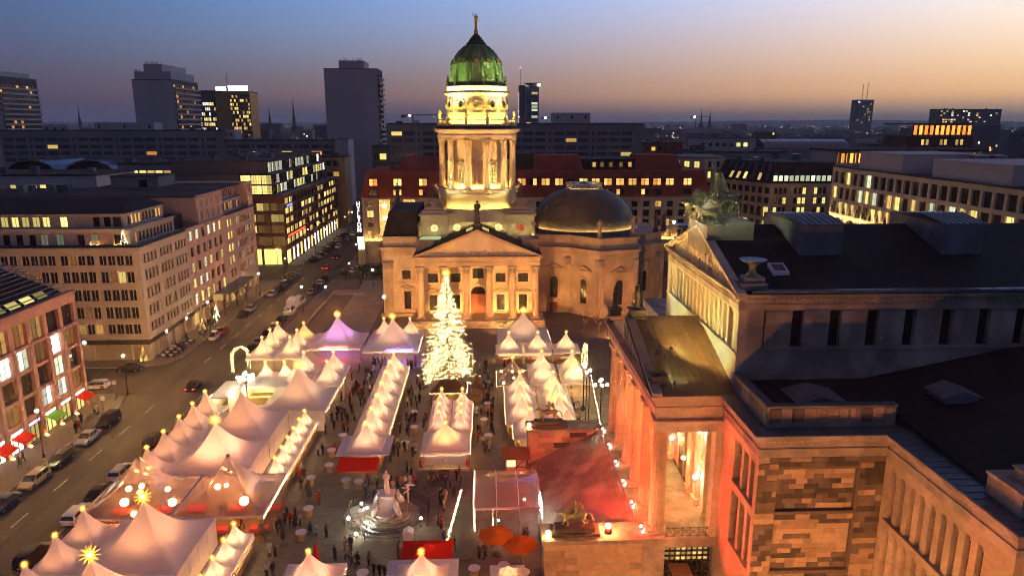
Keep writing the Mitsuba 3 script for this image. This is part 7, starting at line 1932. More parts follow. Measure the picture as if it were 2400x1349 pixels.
for i, (x, y, l) in enumerate(((-9.6, 77.6, 'white signpost with arrow boards behind the monument'), (-14.2, 71.3, 'white signpost with arrow boards left in front of the monument'))):
    k = thing('signpost', l, 'signpost', 'white arrow signposts'); b = B(); b.tube([(x, y, GZ), (x, y, 2.9)], .09, 6); part(k, 'post', b, 'white_paint')
    for j in range(4):
        a = j * 1.4 + i; z = 2.75 - j * .24; c, s = math.cos(a), math.sin(a); F = Fr((x, y - .1), (c, s)); q = B(); F.poly(q, [(-.3, z - .1), (.75, z - .1), (.92, z), (.75, z + .1), (-.3, z + .1)], 0, .05); part(k, 'arrow_board', q, 'white_paint')
    for j in range(4): a = j * PI / 2; part(k, 'foot', B().tube([(x, y, .45), (x + .55 * math.cos(a), y + .55 * math.sin(a), GZ + .03)], .04, 5), 'white_paint')

# ------------------------------------------------------------------ stalls and canopies in the foreground
GFt = 'tents along the bottom frame edge'
k = tent(-16.9, 59.6, 2.9, 2.6, 5.6, 'pink lit pagoda tent at the bottom edge beside the closed red parasol', GFt, star=.34, lights='we', lamp=16, col=(1, .5, .3))
k = tent(-6.3, 59.2, 2.5, 2.85, 5.5, 'pagoda tent with a flat grey rim at the bottom edge before the red canopy', GFt, star=.40, lamp=12, col=(1, .5, .3))
b = B(); b.prism(Polygon([(-9.8, 56), (-2.9, 56), (-2.9, 62.4), (-9.8, 62.4)], [[(-8.75, 56.8), (-3.85, 56.8), (-3.85, 61.6), (-8.75, 61.6)]]), 2.72, 2.84); part(k, 'rim', b, 'canvas_grey')
tent(1.9, 59.9, 1.75, 2.5, 3.5, 'small low white gazebo at the bottom edge below the orange parasols', GFt, star=0, lamp=4)
k = thing('red_canopy', 'square red market canopy glowing beneath a star lamp', 'canopy')
part(k, 'canopy', canopy_mesh(2.65, 1.9, 2.7, 3.5, val=.25), 'awning_red', smooth=50, at=T().translate([-6.2, 64.0, 0]))
for sx in (-1, 1):
    for sy in (-1, 1): part(k, 'leg', B().tube([(-6.2 + sx * 2.5, 64 + sy * 1.8, GZ), (-6.2 + sx * 2.5, 64 + sy * 1.8, 2.7)], .05, 5), 'metal_grey')
part(k, 'lamp', B().ball((-6.2, 64, 2.4), .16, 1), 'lit_glass', emit=(40, 17, 8))


def parasol(x, y, h, r, mat_, label, closed=False, tilt=0, group=None):
    k = thing('parasol', label, 'parasol', group)
    part(k, 'pole', B().tube([(x, y, GZ), (x, y, h)], .045, 6), 'metal_grey')
    if closed:
        b = B(); b.lathe([(.12, h * .28), (.34, h * .36), (.30, h * .5), (.13, h * .95), (.04, h)], (x, y), 9); part(k, 'canopy', b, mat_)
    else:
        b = B(); n = 8
        v = [(x, y, h)] + [(x + r * math.cos(i * 2 * PI / n + .2), y + r * math.sin(i * 2 * PI / n + .2), h - .62) for i in range(n)] + [(x + r * math.cos((i + .5) * 2 * PI / n + .2) * .90, y + r * math.sin((i + .5) * 2 * PI / n + .2) * .90, h - .58) for i in range(n)]
        b.add(v, [q for i in range(n) for q in ((0, 1 + i, 1 + n + i), (0, 1 + n + i, 1 + (i + 1) % n))]); part(k, 'canopy', b, mat_)
        for i in range(n): part(k, 'rib', B().tube([(x, y, h - .05), (x + r * math.cos(i * 2 * PI / n + .2), y + r * math.sin(i * 2 * PI / n + .2), h - .66)], .018, 4), 'metal_grey')
    b = B(); b.lathe([(.45, GZ), (.45, GZ + .12), (.1, GZ + .2)], (x, y), 12); part(k, 'foot', b, 'concrete_dark')
parasol(.9, 67.0, 3.0, 2.0, 'awning_orange', 'left open orange parasol beside the clear tent'); parasol(3.4, 65.2, 3.0, 1.9, 'awning_orange', 'right open orange parasol near the stair wall')
parasol(-17.5, 64.4, 3.6, 1, 'awning_red', 'closed bright red parasol behind the bottom pagoda tent', True)
for x, y, l in ((-21.6, 78.4, 'closed black parasol standing in the plaza, nearest the small pagoda row'), (-21.6, 72.2, 'closed black parasol in the lower left plaza'), (-22.3, 69.6, 'closed black parasol left of the barrel table')): parasol(x, y, 3.2, 1, 'dark_cloth', l, True)
# clear gazebo beside the stairs
k = thing('clear_gazebo', 'transparent arched gazebo framed by light strings beside the red stairs', 'tent')
for i in range(3):
    x0, x1 = -1.45 + i * 2.48, -1.45 + (i + 1) * 2.48
    b = B(); n = 8
    for j in range(n):
        y0, y1 = 71.4 + j * 9 / n, 71.4 + (j + 1) * 9 / n; zf = lambda yy: 3.0 + .75 * math.sin(PI * (yy - 71.4) / 9) ** .8
        b.quad((x0 + .04, y0, zf(y0)), (x1 - .04, y0, zf(y0)), (x1 - .04, y1, zf(y1)), (x0 + .04, y1, zf(y1)))
    part(k, 'roof_pane', b, 'clear_film')
    b = B(); b.quad((x0, 71.4, GZ), (x1, 71.4, GZ), (x1, 71.4, 3), (x0, 71.4, 3)); part(k, 'front_pane', b, 'clear_pane')
for i in range(4):
    x = -1.45 + i * 2.48
    part(k, 'arch', B().tube([(x, 71.4, GZ), (x, 71.4, 3.0)] + [(x, 71.4 + t * 9, 3.0 + .75 * math.sin(PI * t) ** .8) for t in np.linspace(.08, .92, 8)] + [(x, 80.4, 3.0), (x, 80.4, GZ)], .06, 6), 'frame_white')
b = B(); b.box(-1.5, 6.05, 71.3, 71.5, 2.85, 3.05); part(k, 'beam', b, 'frame_white')
part(k, 'light_string', bulbs([(-1.6, 71.4 + i * .09, 3.0 + .1 * math.sin(i)) for i in range(100)] + [(-1.5 + .06 * math.sin(i * 2), 71.3, 3.0 - i * .09) for i in range(30)] + [(.6 + .05 * math.sin(i * 3), 69.8 + .0 * i, 2.6 - i * .07) for i in range(34)], .045), 'lit_glass', emit=(9, 7, 3.6), kind='stuff')
part(k, 'light_string', bulbs([(6.15 + R.uniform(-.1, .1), 71.6 + R.uniform(0, 4.0), R.uniform(1.4, 3.0)) for i in range(190)], .05), 'lit_glass', emit=(10, 10, 9), kind='stuff')
for x, y in ((4.3, 74.6), (1.2, 70.2)): part(k, 'lamp', B().ball((x, y, 2.2), .12, 1), 'lit_glass', emit=(40, 17, 5))
k = thing('light_garland', 'white light garland hanging along the left side of the clear gazebo lane', 'light string')
put(k, bulbs([(-3.2 - .012 * i + .1 * math.sin(i * 1.3), 78.2 - i * .11, 1.55 + .1 * math.sin(i * .4)) for i in range(120)], .05), 'lit_glass', emit=(9, 7, 3.4))
b = B(); k = thing('dark_stage', 'dark low platform lane between light garlands left of the clear gazebo', 'platform'); b.box(-3.0, -1.6, 66, 78.2, GZ, .4); part(k, 'deck', b, 'concrete_dark')
# half-timbered hut
k = thing('timbered_hut', 'tiny half timbered hut with a dark flat gable roof before the panther wall', 'hut')
b = B(); b.box(2.4, 5.2, 84.4, 86.6, GZ, 2.6); part(k, 'wall', b, 'plaster_cream')
b = B()
for x in (2.4, 3.7, 5.05): b.box(x, x + .15, 84.33, 84.42, GZ, 2.6)
b.box(2.4, 5.2, 84.33, 84.42, 1.2, 1.33); b.box(2.4, 5.2, 84.33, 84.42, 2.45, 2.6); b.tube([(3.85, 84.36, 1.3), (5.05, 84.36, 2.45)], .07, 4); part(k, 'beam', b, 'wood_brown')
b = B(); b.add([(2.0, 83.5, 2.7), (5.6, 83.5, 2.7), (5.6, 87.2, 2.7), (2.0, 87.2, 2.7), (2.0, 85.4, 3.7), (5.6, 85.4, 3.7)], [[0, 1, 5, 4], [2, 3, 4, 5], [1, 2, 5], [3, 0, 4]]); part(k, 'roof', b, 'wood_brown')
g = B(); Fr((2.55, 84.3), (1, 0)).quad(g, 0, 1.15, 0, 1.35, 2.4); part(k, 'window', g, 'lit_glass', emit=(.9, .55, .2))
k = thing('pay_desk', 'square wooden pay desk before the wide screened tent', 'desk'); b = B(); b.box(-6.2, -5.0, 83.3, 84.2, GZ, 1.05); b.box(-6.3, -4.9, 83.2, 84.3, 1.05, 1.13); part(k, 'desk', b, 'wood_brown')
k = thing('white_box_kiosk', 'small white house shaped box at the front of the monument railing', 'box'); b = B(); b.box(-9.3, -8.3, 69.7, 70.6, GZ, 1.1); b.add([(-9.4, 69.6, 1.1), (-8.2, 69.6, 1.1), (-8.2, 70.7, 1.1), (-9.4, 70.7, 1.1), (-8.8, 69.6, 1.5), (-8.8, 70.7, 1.5)], [[0, 1, 4], [2, 3, 5], [1, 2, 5, 4], [3, 0, 4, 5]]); part(k, 'wall', b, 'white_paint')
spots_t = [(-21.0, 75.4), (-20.6, 70.4), (-22.5, 82.8), (-20.9, 86.2), (-21.5, 90.6), (-20.9, 95.4), (-11.6, 92.6), (-10.8, 97.8), (-11.4, 103.5), (.2, 94.5), (-.4, 100.2), (.1, 106.5), (-19.2, 63.9), (-12.6, 62.9), (1.6, 63.6), (3.6, 62.4), (-1.4, 63.2), (-16.2, 81.6), (-17.9, 82.0)]
b0 = ply(B().lathe([(.36, 0), (.42, .35), (.40, .75), (.34, 1.0), (.6, 1.0), (.6, 1.06), (0, 1.07)], (0, 0), 14), 'wood_pale', 40)
c0 = ply(B().lathe([(.62, 1.05), (.62, 1.10), (0, 1.10)], (0, 0), 14), 'white_paint')
for x, y in spots_t:
    k = thing('barrel_table', 'round standing table on a barrel among the market visitors', 'table', 'barrel tables in the market'); part(k, 'barrel', b0, at=T().translate([x, y, GZ])); part(k, 'tabletop', c0, at=T().translate([x, y, GZ]))

# ------------------------------------------------------------------ lamps of street and square
def street_lamp(x, y, h, col, inten, label, r=.24, group='street lamps along the road', w=1.0, arm=0):
    k = thing('street_lamp', label, 'street lamp', group)
    b = B(); b.tube([(x, y, 0), (x, y, h * .5), (x, y, h - r)], [.09, .06, .05], 6); b.lathe([(.2, 0), (.2, .4), (.1, .7)], (x, y), 8); part(k, 'post', b, 'metal_dark')
    part(k, 'cap', B().lathe([(r * .75, h + r * .75), (r * .5, h + r * 1.1), (.03, h + r * 1.5)], (x, y), 10), 'metal_dark')
    part(k, 'globe', B().ball((x, y, h), r, 2), 'lit_glass', emit=[c * inten / (PI * r * r) for c in col] if w >= 1 else sc(col, 40), w=w if w >= 1 else 0, smooth=True)
    return k
SL_ = [(-61.2, 115.4, 7.0, SODIUM, 420, 'starry sodium lamp on the near street corner before the cream corner house', 2.6), (-44.7, 168.4, 6.5, (1.0, .36, .10), 130, 'reddish sodium lamp at the right kerb beside the dark court', 2),
       (-61.3, 92, 7.0, SODIUM, 200, 'street lamp at the left kerb before the red stone house', 1.6), (-61.3, 70, 7.0, SODIUM, 120, 'street lamp at the lower left frame edge', 1.2), (-60.9, 152, 7.0, SODIUM, 240, 'street lamp at the left kerb before the square window house', 1.5), (-60.7, 186.8, 6.0, SODIUM, 220, 'street lamp by the fin window house', 1.5),
       (-60.5, 211.4, 5.5, SODIUM, 100, 'street lamp at the side street corner', 1), (-67.5, 227.4, 5.5, YEL, 120, 'street lamp in front of the glowing lobby', .8)]
SL_ += [(-61.2, y, 5.5, (1, .62, .26), 110, '%s street lamp from the front before the glass office house' % ORD[i], .9) for i, y in enumerate((252.6, 271.5, 289.5, 308.6, 326, 345))]
SL_ += [(-39.6, 202.6, 5.5, SODIUM, 90, 'sodium lamp beside the low dark trees', .8), (-43.6, 236, 5.5, (1, .6, .25), 110, 'street lamp at the hotel corner', .8), (-43.4, 262, 5.5, (1, .6, .25), 110, 'street lamp along the hotel side', .8), (-31.8, 195.5, 5.0, (.9, 1, .9), 25, 'small white lamp among the low dark trees', .3), (-24.4, 163.6, 5.0, (1, .95, .75), 45, 'white lamp beside the left church wing', .5), (-41.2, 178.2, 4.2, (.9, 1, .9), 14, 'small white lamp in the dark court', .3)]
for x, y, h, c, i_, l, w_ in SL_: street_lamp(x, y, h, c, i_, l, w=w_)
for x, y, h, l in ((10.5, 44.0, 9, 'lamp'), (21.0, 36.0, 9, 'lamp'), (28.2, 30.0, 9, 'lamp')):
    street_lamp(x, y, h, (1.0, .38, .11), 330, 'tall sodium street lamp north of the concert hall, %s the stairs' % ('nearest' if x < 15 else 'second from' if x < 25 else 'farthest from'), .3, 'street lamps north of the concert hall', 3)
def candelabra(x, y, h, n, col, inten, label, r=.26, sp=1.0, w=1.5):
    k = thing('candelabra_lamp', label, 'lamp post', 'many armed lamp posts in the market')
    b = B(); b.tube([(x, y, GZ), (x, y, h)], .09, 8); b.lathe([(.35, 0), (.3, .5), (.14, 1.0)], (x, y), 8); part(k, 'post', b, 'metal_dark')
    for i in range(n):
        a = i * 2 * PI / max(n - 1, 1); top = i == n - 1
        px, py, pz = (x, y, h + .75) if top else (x + sp * math.cos(a), y + sp * math.sin(a), h + (.15 if i % 2 else -.12))
        part(k, 'arm', B().tube([(x, y, h - .2), ((x + px) / 2, (y + py) / 2, h - .25), (px, py, pz - r)], .035, 5), 'metal_dark')
        part(k, 'globe', B().ball((px, py, pz), r, 1), 'lit_glass', emit=[c * inten * n / (PI * r * r) for c in col] if top else sc(col, 12), w=w if top else 0, smooth=True)
candelabra(-38.6, 108.2, 5.4, 10, (1, .72, .30), 16, 'lamp post with a cluster of ten white globes above the lit booths', .30, 1.15, 4)
candelabra(15.5, 105.5, 7.0, 6, (1, .72, .34), 13, 'lamp post with hanging lanterns at the right edge of the market', .28, 1.0, 2.5)
candelabra(17.2, 99.0, 7.0, 5, (1, .72, .34), 9, 'second lamp post nearer the colonnade at the right edge of the market', .26, .9, 1.5)
for i in range(2):
    x, y = 14.6 + i * .9, 96.5 + i * 3
    k = thing('flag_pole', 'slim dark pole at the right edge of the market, %s' % ('left one' if i == 0 else 'right one'), 'pole'); part(k, 'pole', B().tube([(x, y, 0), (x, y, 9)], .07, 6), 'metal_dark')
k = thing('light_garland', 'string of lights strung along the pavement before the colonnade columns', 'light string')
put(k, bulbs([(18.6 - i * .0135 * 1.2, 118 - i * .205, 1.4 + .25 * math.sin(i * .5)) for i in range(150)], .055), 'lit_glass', emit=(8, 5.6, 2.2))
for i in range(6):
    for dy in (-.5, .5):
        y = 75.2 - 11.75 + i * 4.7 + dy - .3
        k = thing('stair_lantern', 'small glowing lantern on the top stair before the columns', 'lantern', 'lanterns along the top stair')
        part(k, 'glass', B().ball((15.55, y, 5.22), .15, 1), 'lit_glass', emit=(7, 4.5, 3.2)); part(k, 'base', B().cbox(15.55, y, .28, .28, 5.0, 5.08), 'metal_dark')
for i, (y, z) in enumerate(((81.0, 8.8), (76.4, 8.8), (71.3, 8.8), (66.9, 8.8), (66.3, 14.3), (71.6, 14.3))):
    k = thing('colonnade_lamp', 'glowing globe lamp on the colonnade wall, %s' % ['rearmost low one', 'third low one from the front', 'second low one from the front', 'front low one', 'front upper one', 'rear upper one'][i], 'lamp', 'globe lamps in the colonnade')
    part(k, 'globe', B().ball((21.85, y, z), .22, 2), 'lit_glass', emit=(380, 205, 76) if i in (1, 3, 4) else (30, 16, 6), w=1.5 if i in (1, 3, 4) else 0, smooth=True); part(k, 'bracket', B().tube([(22.35, y, z - .1), (21.95, y, z - .22)], .04, 5), 'metal_dark')


def flood(pos, target, inten, cut, label, beam=None, w=1.5, glow=None, r=.16, group='floodlights of the church', m='metal_dark'):
    """A floodlight: housing, stand, glowing lens and the beam it throws."""
    k = thing('floodlight', label, 'floodlight', group)
    p, t = np.array(pos, float), np.array(target, float); d = (t - p) / np.linalg.norm(t - p)
    part(k, 'housing', B().tube([p - d * .45, p - d * .12], [r * .7, r * 1.15], 8), m)
    part(k, 'lens', B().ball(p - d * .06, r * .55, 1), 'lit_glass', emit=glow if glow is not None else sc(np.array(inten) / max(inten), 3.0))
    part(k, 'stand', B().tube([p - d * .3, (p[0] - d[0] * .3, p[1] - d[1] * .3, p[2] - d[2] * .3 - .5)], .03, 4), m)
    spot('beam_' + k, p + d * .12, t, inten, cut, beam, w)


# church
OR_, YW, GN = (1.0, .42, .12), (1.0, .66, .17), (.75, 1.0, .32)


def strip(par, pts, wid, up, inten, w, label=None):
    """A line of lamps: one ribbon along pts, wid metres wide across the direction up x along, shining along up."""
    b = B(); p = np.asarray(pts, float); up = np.asarray(up, float)
    t = np.gradient(p, axis=0); t /= np.linalg.norm(t, axis=1, keepdims=True); n = np.broadcast_to(up, p.shape) / np.linalg.norm(up, axis=-1, keepdims=True); s = np.cross(n, t)
    v = np.stack([p - s * wid / 2, p + s * wid / 2], 1).reshape(-1, 3)
    b.add(v, [[2 * i, 2 * i + 1, 2 * i + 3, 2 * i + 2][::-1] for i in range(len(p) - 1)])
    f = b.f[-1]; fn = np.cross(v[f[0][1]] - v[f[0][0]], v[f[0][2]] - v[f[0][0]])
    if fn @ n[0] < 0: b.f[-1] = f[:, ::-1]
    return part(par, 'light_strip', b, 'lit_glass', label=label, emit=inten, w=w)


def arc(r, z, a0, a1, c=(CX, CY), n=25):
    an = np.linspace(a0, a1, n); return np.stack([c[0] + r * np.cos(an), c[1] + r * np.sin(an), 0 * an + z], -1)


def inward(r, z, a0, a1, tilt, n=25):
    an = np.linspace(a0, a1, n); return np.stack([-np.cos(an) * tilt, -np.sin(an) * tilt, 0 * an + 1], -1)


for i, (x, tx) in enumerate(((-17, -15), (6, 4))): flood((x, 144.6, .8), (tx, 161, 11.5), sc(OR_, 620), 62, 'ground floodlight before the church portico, %s' % ('left', 'right')[i], 45, 2.6)
flood((29, 141.5, .6), (27, 161, 9), sc((1, .38, .11), 560), 62, 'ground floodlight before the round church body', 45, 2.6)
strip(D, [(CX - 12.4, 158.9, 1.55), (CX, 158.9, 1.55), (CX + 12.4, 158.9, 1.55)], .3, (0, .3, 1), sc((1, .55, .14), 34), 1.6)
strip(D, [(CX - 13.2, 162.6, 19.6), (CX - 7, 162.6, 19.6)], .3, (0, .5, 1), sc((1, .86, .28), 6), .5); strip(D, [(CX + 7, 162.6, 19.6), (CX + 13.2, 162.6, 19.6)], .3, (0, .5, 1), sc((1, .86, .28), 10), .6)
strip(D, [(CX - 6.5, 165.0, 20.2), (CX, 165.0, 22.4), (CX + 6.5, 165.0, 20.2)], .3, (0, .5, 1), sc((1, .80, .28), 5), .5)
P_ = arc(11.0, 25.25, -PI * .93, -PI * .07); strip(D, P_, .3, inward(0, 0, -PI * .93, -PI * .07, 1.0), sc((1, .74, .20), 30), 1.8)
P_ = arc(7.75, 29.85, -PI, 0); strip(D, P_, .3, inward(0, 0, -PI, 0, .5), sc((1, .56, .15), 45), 2)
for i, (x, y) in enumerate(((-12.5, 163.6), (9.0, 163.6))): flood((x, y, 27.2), (CX + (x - CX) * .2, 168.5, 37), sc((1, .56, .17), 800), 40, 'floodlight on the attic aimed at the tower columns, %s' % ('left', 'right')[i], 28, 2, glow=(3, 2, .7))
P_ = arc(8.75, 44.7, -PI * 1.02, PI * .02); strip(D, P_, .5, inward(0, 0, -PI * 1.02, PI * .02, .9), sc((1, .70, .12), 75), 3.5, 'bright yellow line of lamps behind the gallery balustrade')
P_ = arc(7.7, 52.35, -PI * 1.02, PI * .02); strip(D, P_, .3, inward(0, 0, -PI * 1.02, PI * .02, .5), sc((.95, 1, .30), 40), 1.5)
for i, x in enumerate((-11.5, 8.0)): flood((x, 166.6, 46.6), (CX + (x - CX) * .2, 172, 59), sc((.95, 1.0, .34), 950), 34, 'floodlight on an outrigger of the gallery aimed at the green dome, %s' % ('left', 'right')[i], 24, 1.6, glow=(3, 3, 1.4))
flood((1.5, 168.6, 55.4), (CX, CY, 67.6), sc((1, .80, .38), 300), 13, 'small floodlight on the dome ledge aimed at the gilded statue', 10, .8)
P_ = arc(13.6, 19.5, -PI * .86, -PI * .10, (DX, DY)); strip(D, P_, .3, inward(0, 0, -PI * .86, -PI * .10, .35), sc((1, .70, .28), 12), 1.4)
strip(HT, [(-39, 228.7, 7.7), (16, 228.7, 7.7), (73, 228.7, 7.7)], .3, (0, .3, 1), sc((1, .52, .15), 26), 1.3)
strip(AX, [(104.2, 213, 17.5), (104.2, 176, 17.5), (104.2, 140, 17.5)], .3, (.3, 0, 1), sc((1, .60, .22), 34), 1.3)
# concert hall
HG = 'floodlights of the concert hall'
for i, (y, ty) in enumerate(((66.4, 69.5), (84.6, 81))): flood((18.6, y, 23.4), (23.7, ty, 26.6), sc((1, .55, .15), 260), 78, 'floodlight on the portico roof aimed at the upper gable front, %s' % ('near', 'far')[i], 55, 1.6, group=HG)
flood((18.0, 62.9, 21.0), (19.8, 68.4, 22.2), sc((1, .80, .30), 40), 60, 'floodlight at the corner statue lighting the brown portico roof', 30, .8, group=HG)
flood((21.4, 78.5, 34.2), (25.2, 75.4, 37.4), sc((1, .93, .50), 60), 60, 'starry floodlight at the gable top lighting the chariot', 40, .8, glow=(60, 38, 16), r=.3, group=HG)
flood((21.0, 70.2, 36.6), (25.4, 75.2, 37.4), sc((.95, 1, .55), 90), 50, 'floodlight before the chariot on its near side', 35, .8, group=HG)
k = thing('red_stair_floodlight', 'blazing red floodlight on the near stair wall beside the columns', 'floodlight')
part(k, 'lens', B().ball((12.1, 63.0, 5.75), .26, 2), 'lit_glass', emit=(2600, 70, 26), w=5, smooth=True); part(k, 'housing', B().lathe([(.34, 5.0), (.36, 5.3), (.2, 5.48)], (12.1, 63.0), 10), 'metal_dark')
flood((14.7, 86.6, 5.4), (12, 78, 2.5), sc((1, .06, .03), 500), 70, 'red floodlight on the top stair behind the far stair wall', 50, 1.2, glow=(3, .2, .12), group=HG)
for i in range(6):
    y = 75.2 - 11.75 + i * 4.7
    flood((15.75, y - .35, 5.25), (16.75, y, 14), sc((1, .62, .15) if i != 3 else (1, .85, .5), [200, 40, 260, 520, 160, 240][i]), 40, 'uplight at the foot of a column, %s from the front' % ORD[i], 14, .5, glow=(4, 2.6, .6), group=HG)
# violet stall light, warm fill lamps inside far stalls
for x, y, c, l in ((-16.5, 128.9, (.30, .14, 1.0), 'violet'), (-29.5, 130.9, (1.0, .16, .12), 'red')):
    k = thing('stall_lamp', '%s lamp bar under the front eaves of the rear big tent' % l, 'lamp'); part(k, 'tube', B().box(x - 2.6, x + 2.6, y - .06, y + .06, 2.55, 2.65), 'lit_glass', emit=sc(c, 60), w=.8)
# ------------------------------------------------------------------ cars
for nm, c in (('black', (.012, .012, .014)), ('silver', (.42, .42, .43)), ('white', (.70, .70, .70)), ('red', (.45, .025, .015)), ('blue', (.02, .035, .09)), ('grey', (.12, .12, .125)), ('gold', (.42, .33, .20))):
    pr('car_' + nm, c, .28, .15 if nm in ('white', 'red') else .35, .5, clearcoat=.8, clearcoat_gloss=.9)
_carcache = {}


def car_meshes(kind):
    """Along +y is the front. sedan, estate, van, suv, cab."""
    if kind in _carcache: return _carcache[kind]
    L, Wd, H, hood, boot, belt = {'sedan': (4.6, 1.80, 1.44, 1.15, .85, .86), 'estate': (4.7, 1.82, 1.50, 1.15, .12, .88), 'suv': (4.6, 1.88, 1.72, 1.1, .10, 1.0), 'van': (5.2, 2.0, 2.25, .9, .05, 1.15), 'cab': (3.0, 1.4, 1.85, .35, .05, .9)}[kind]
    h, w = L / 2, Wd / 2
    P = lambda x, y, z: [(x, y, z), (-x, y, z)]
    pts = []
    for y, ww, z0, z1 in ((-h, .86, .38, belt - .10), (-h + .25, .98, .22, belt), (0, 1.0, .20, belt + .02), (h - hood, .99, .20, belt), (h - .25, .94, .22, belt - .14), (h, .80, .36, belt - .26)):
        pts += P(w * ww, y, z0) + P(w * ww * .98, y, z1 - .12) + P(w * ww * .90, y, z1)
    low = m3.Manifold.hull_points(np.array(pts))
    for y in (-h + .85, h - .9):
        low = low - m3.Manifold.cylinder(Wd + 1, .36, .36, 18, True).rotate([0, 90, 0]).translate([0, y, .33])
    yr0, yr1 = -h + boot + .1, h - hood
    cab = m3.Manifold.hull_points(np.array(P(w * .93, -h + boot * .55 + .03, belt - .05) + P(w * .93, yr1 + .1, belt - .05) + P(w * .74, yr0 + (.45 if boot > .5 else .12), H - .06) + P(w * .74, yr1 - .75 * (H - belt) / .6, H - .06) + P(w * .62, yr0 + (.6 if boot > .5 else .3), H) + P(w * .62, yr1 - .95 * (H - belt) / .6, H)))
    body = low + cab
    glass = B()
    def lerp(a, b, t): return np.array(a) * (1 - t) + np.array(b) * t
    b0, b1 = np.array((w * .93, -h + boot * .55 + .03, belt - .05)), np.array((w * .93, yr1 + .1, belt - .05))
    t0, t1 = np.array((w * .74, yr0 + (.45 if boot > .5 else .12), H - .06)), np.array((w * .74, yr1 - .75 * (H - belt) / .6, H - .06))
    for s in (1, -1):
        q = [lerp(b0, b1, .10), lerp(b0, b1, .93), lerp(t0, t1, .96), lerp(t0, t1, .06)]
        q = [lerp(a, (t0 + t1) / 2 * [1, 0, 0] + [0, a[1], a[2]], 0) for a in q]; q = [(lerp(q[0], q[3], .12)), lerp(q[1], q[2], .12), lerp(q[1], q[2], .9), lerp(q[0], q[3], .9)]
        off = np.array([.012, 0, .004])
        q1 = [lerp(q[0], q[1], .0), lerp(q[0], q[1], .48), lerp(q[3], q[2], .48), q[3]]; q2 = [lerp(q[0], q[1], .52), q[1], q[2], lerp(q[3], q[2], .52)]
        for qq in (q1, q2): glass.quad(*[((a + off) * [s, 1, 1]) for a in (qq if s > 0 else qq[::-1])])
    F_ = lambda a, b_, c, d: glass.quad(*[np.array(p) for p in (a, b_, c, d)])
    a, t = b1 + [0, .014, 0], t1 + [0, .014, 0.004]
    fr_ = [lerp(a, t, .1), lerp(a, t, .93)]; F_(fr_[0] * [-.93, 1, 1], fr_[1] * [-.95, 1, 1], fr_[1] * [.95, 1, 1], fr_[0] * [.93, 1, 1])
    a, t = b0 + [0, -.014, 0], t0 + [0, -.014, .004]
    fr_ = [lerp(a, t, .2), lerp(a, t, .9)]; F_(fr_[0] * [.9, 1, 1], fr_[1] * [.92, 1, 1], fr_[1] * [-.92, 1, 1], fr_[0] * [-.9, 1, 1])
    tyre = B(); rim = B()
    for dx in (-.1, .1): pass
    tyre.lathe([(.20, -.1), (.31, -.1), (.33, -.06), (.33, .06), (.31, .1), (.20, .1)], (0, 0), 16); rim.lathe([(0, -.085), (.19, -.09), (.21, -.1)], (0, 0), 10); rim.lathe([(.21, .1), (.19, .09), (0, .085)], (0, 0), 10)
    for bb in (tyre, rim): bb.v = [np.column_stack([v[:, 2], v[:, 0], v[:, 1]]) for v in bb.v]
    wp = [(s * (w - .12), y, .33) for y in (-h + .85, h - .9) for s in (1, -1)]
    hl = B().box(-.19, .19, -.05, .05, -.07, .07)
    out = dict(body=lambda c, m_=body: ply(m_, c, 35), glass=ply(glass, 'glass_dark'), tyre=ply(tyre, 'rubber', 40), rim=ply(rim, 'metal_grey'), wp=wp, head=[(s * w * .62, h - .10, belt - .36) for s in (1, -1)], tail=[(s * w * .72, -h + .03, belt - .22) for s in (1, -1)], hl=ply(hl, 'frame_white'), tl=ply(hl, 'red_cloth'), plate=ply(B().box(-.26, .26, -.02, .02, -.06, .06), 'white_paint'), h=h)
    _carcache[kind] = out
    return out


_bodies = {}


def car(x, y, rot, kind, colour, label, group='parked cars', lights=None, big=True):
    m = car_meshes(kind); k = thing('van' if kind == 'van' else 'car', label, 'van' if kind == 'van' else 'car', group)
    at = T().translate([x, y, 0.0]).rotate([0, 0, 1], rot)
    bk = _bodies.setdefault((kind, colour), m['body']('car_' + colour))
    part(k, 'body', bk, at=at); part(k, 'window', m['glass'], at=at)
    for p in m['wp']:
        wk = part(k, 'wheel', m['tyre'], at=at @ T().translate(list(map(float, p)))); part(wk, 'rim', m['rim'], at=at @ T().translate(list(map(float, p))))
    for p in m['head']: part(k, 'headlight', m['hl'], at=at @ T().translate(list(map(float, p))), emit=(9, 8, 6) if lights == 'on' else None)
    for p in m['tail']: part(k, 'taillight', m['tl'], at=at @ T().translate(list(map(float, p))), emit=(2.2, .12, .05) if lights else None)
    if big: part(k, 'number_plate', m['plate'], at=at @ T().translate([0.0, -m['h'] - .01, .55]))
    return k


LK, RK = 'cars parked along the left kerb', 'cars parked along the market kerb'
for i, (y, kd, c, l) in enumerate(((73.4, 'sedan', 'black', 'black car at the lower left frame edge'), (79.0, 'sedan', 'blue', 'dark blue car second from the lower left edge'), (84.8, 'estate', 'gold', 'beige estate car under the left street lamp'), (90.4, 'estate', 'black', 'black car behind the beige estate'), (97.4, 'sedan', 'silver', 'silver grey saloon at the left kerb'), (103.2, 'suv', 'black', 'black off-roader ahead of the silver saloon'),
                                      (146.6, 'cab', 'white', 'tiny white three wheeled cab before the terrace tables'), (151.0, 'sedan', 'red', 'red car beside the tiny white cab'), (165.1, 'sedan', 'black', 'black car before the glass canopy'), (170.9, 'sedan', 'silver', 'silver car ahead of it before the glass canopy'))):
    car(-58.2, y, 180 if i < 6 else 180, kd, c, l, LK)
for i, y in enumerate((186.4, 191.8, 197.0, 202.4)): car(-57.4, y, 180, ('sedan', 'estate', 'suv', 'sedan')[i], ('silver', 'black', 'grey', 'black')[i], '%s car of the short row by the fin window house' % ORD[i], LK)
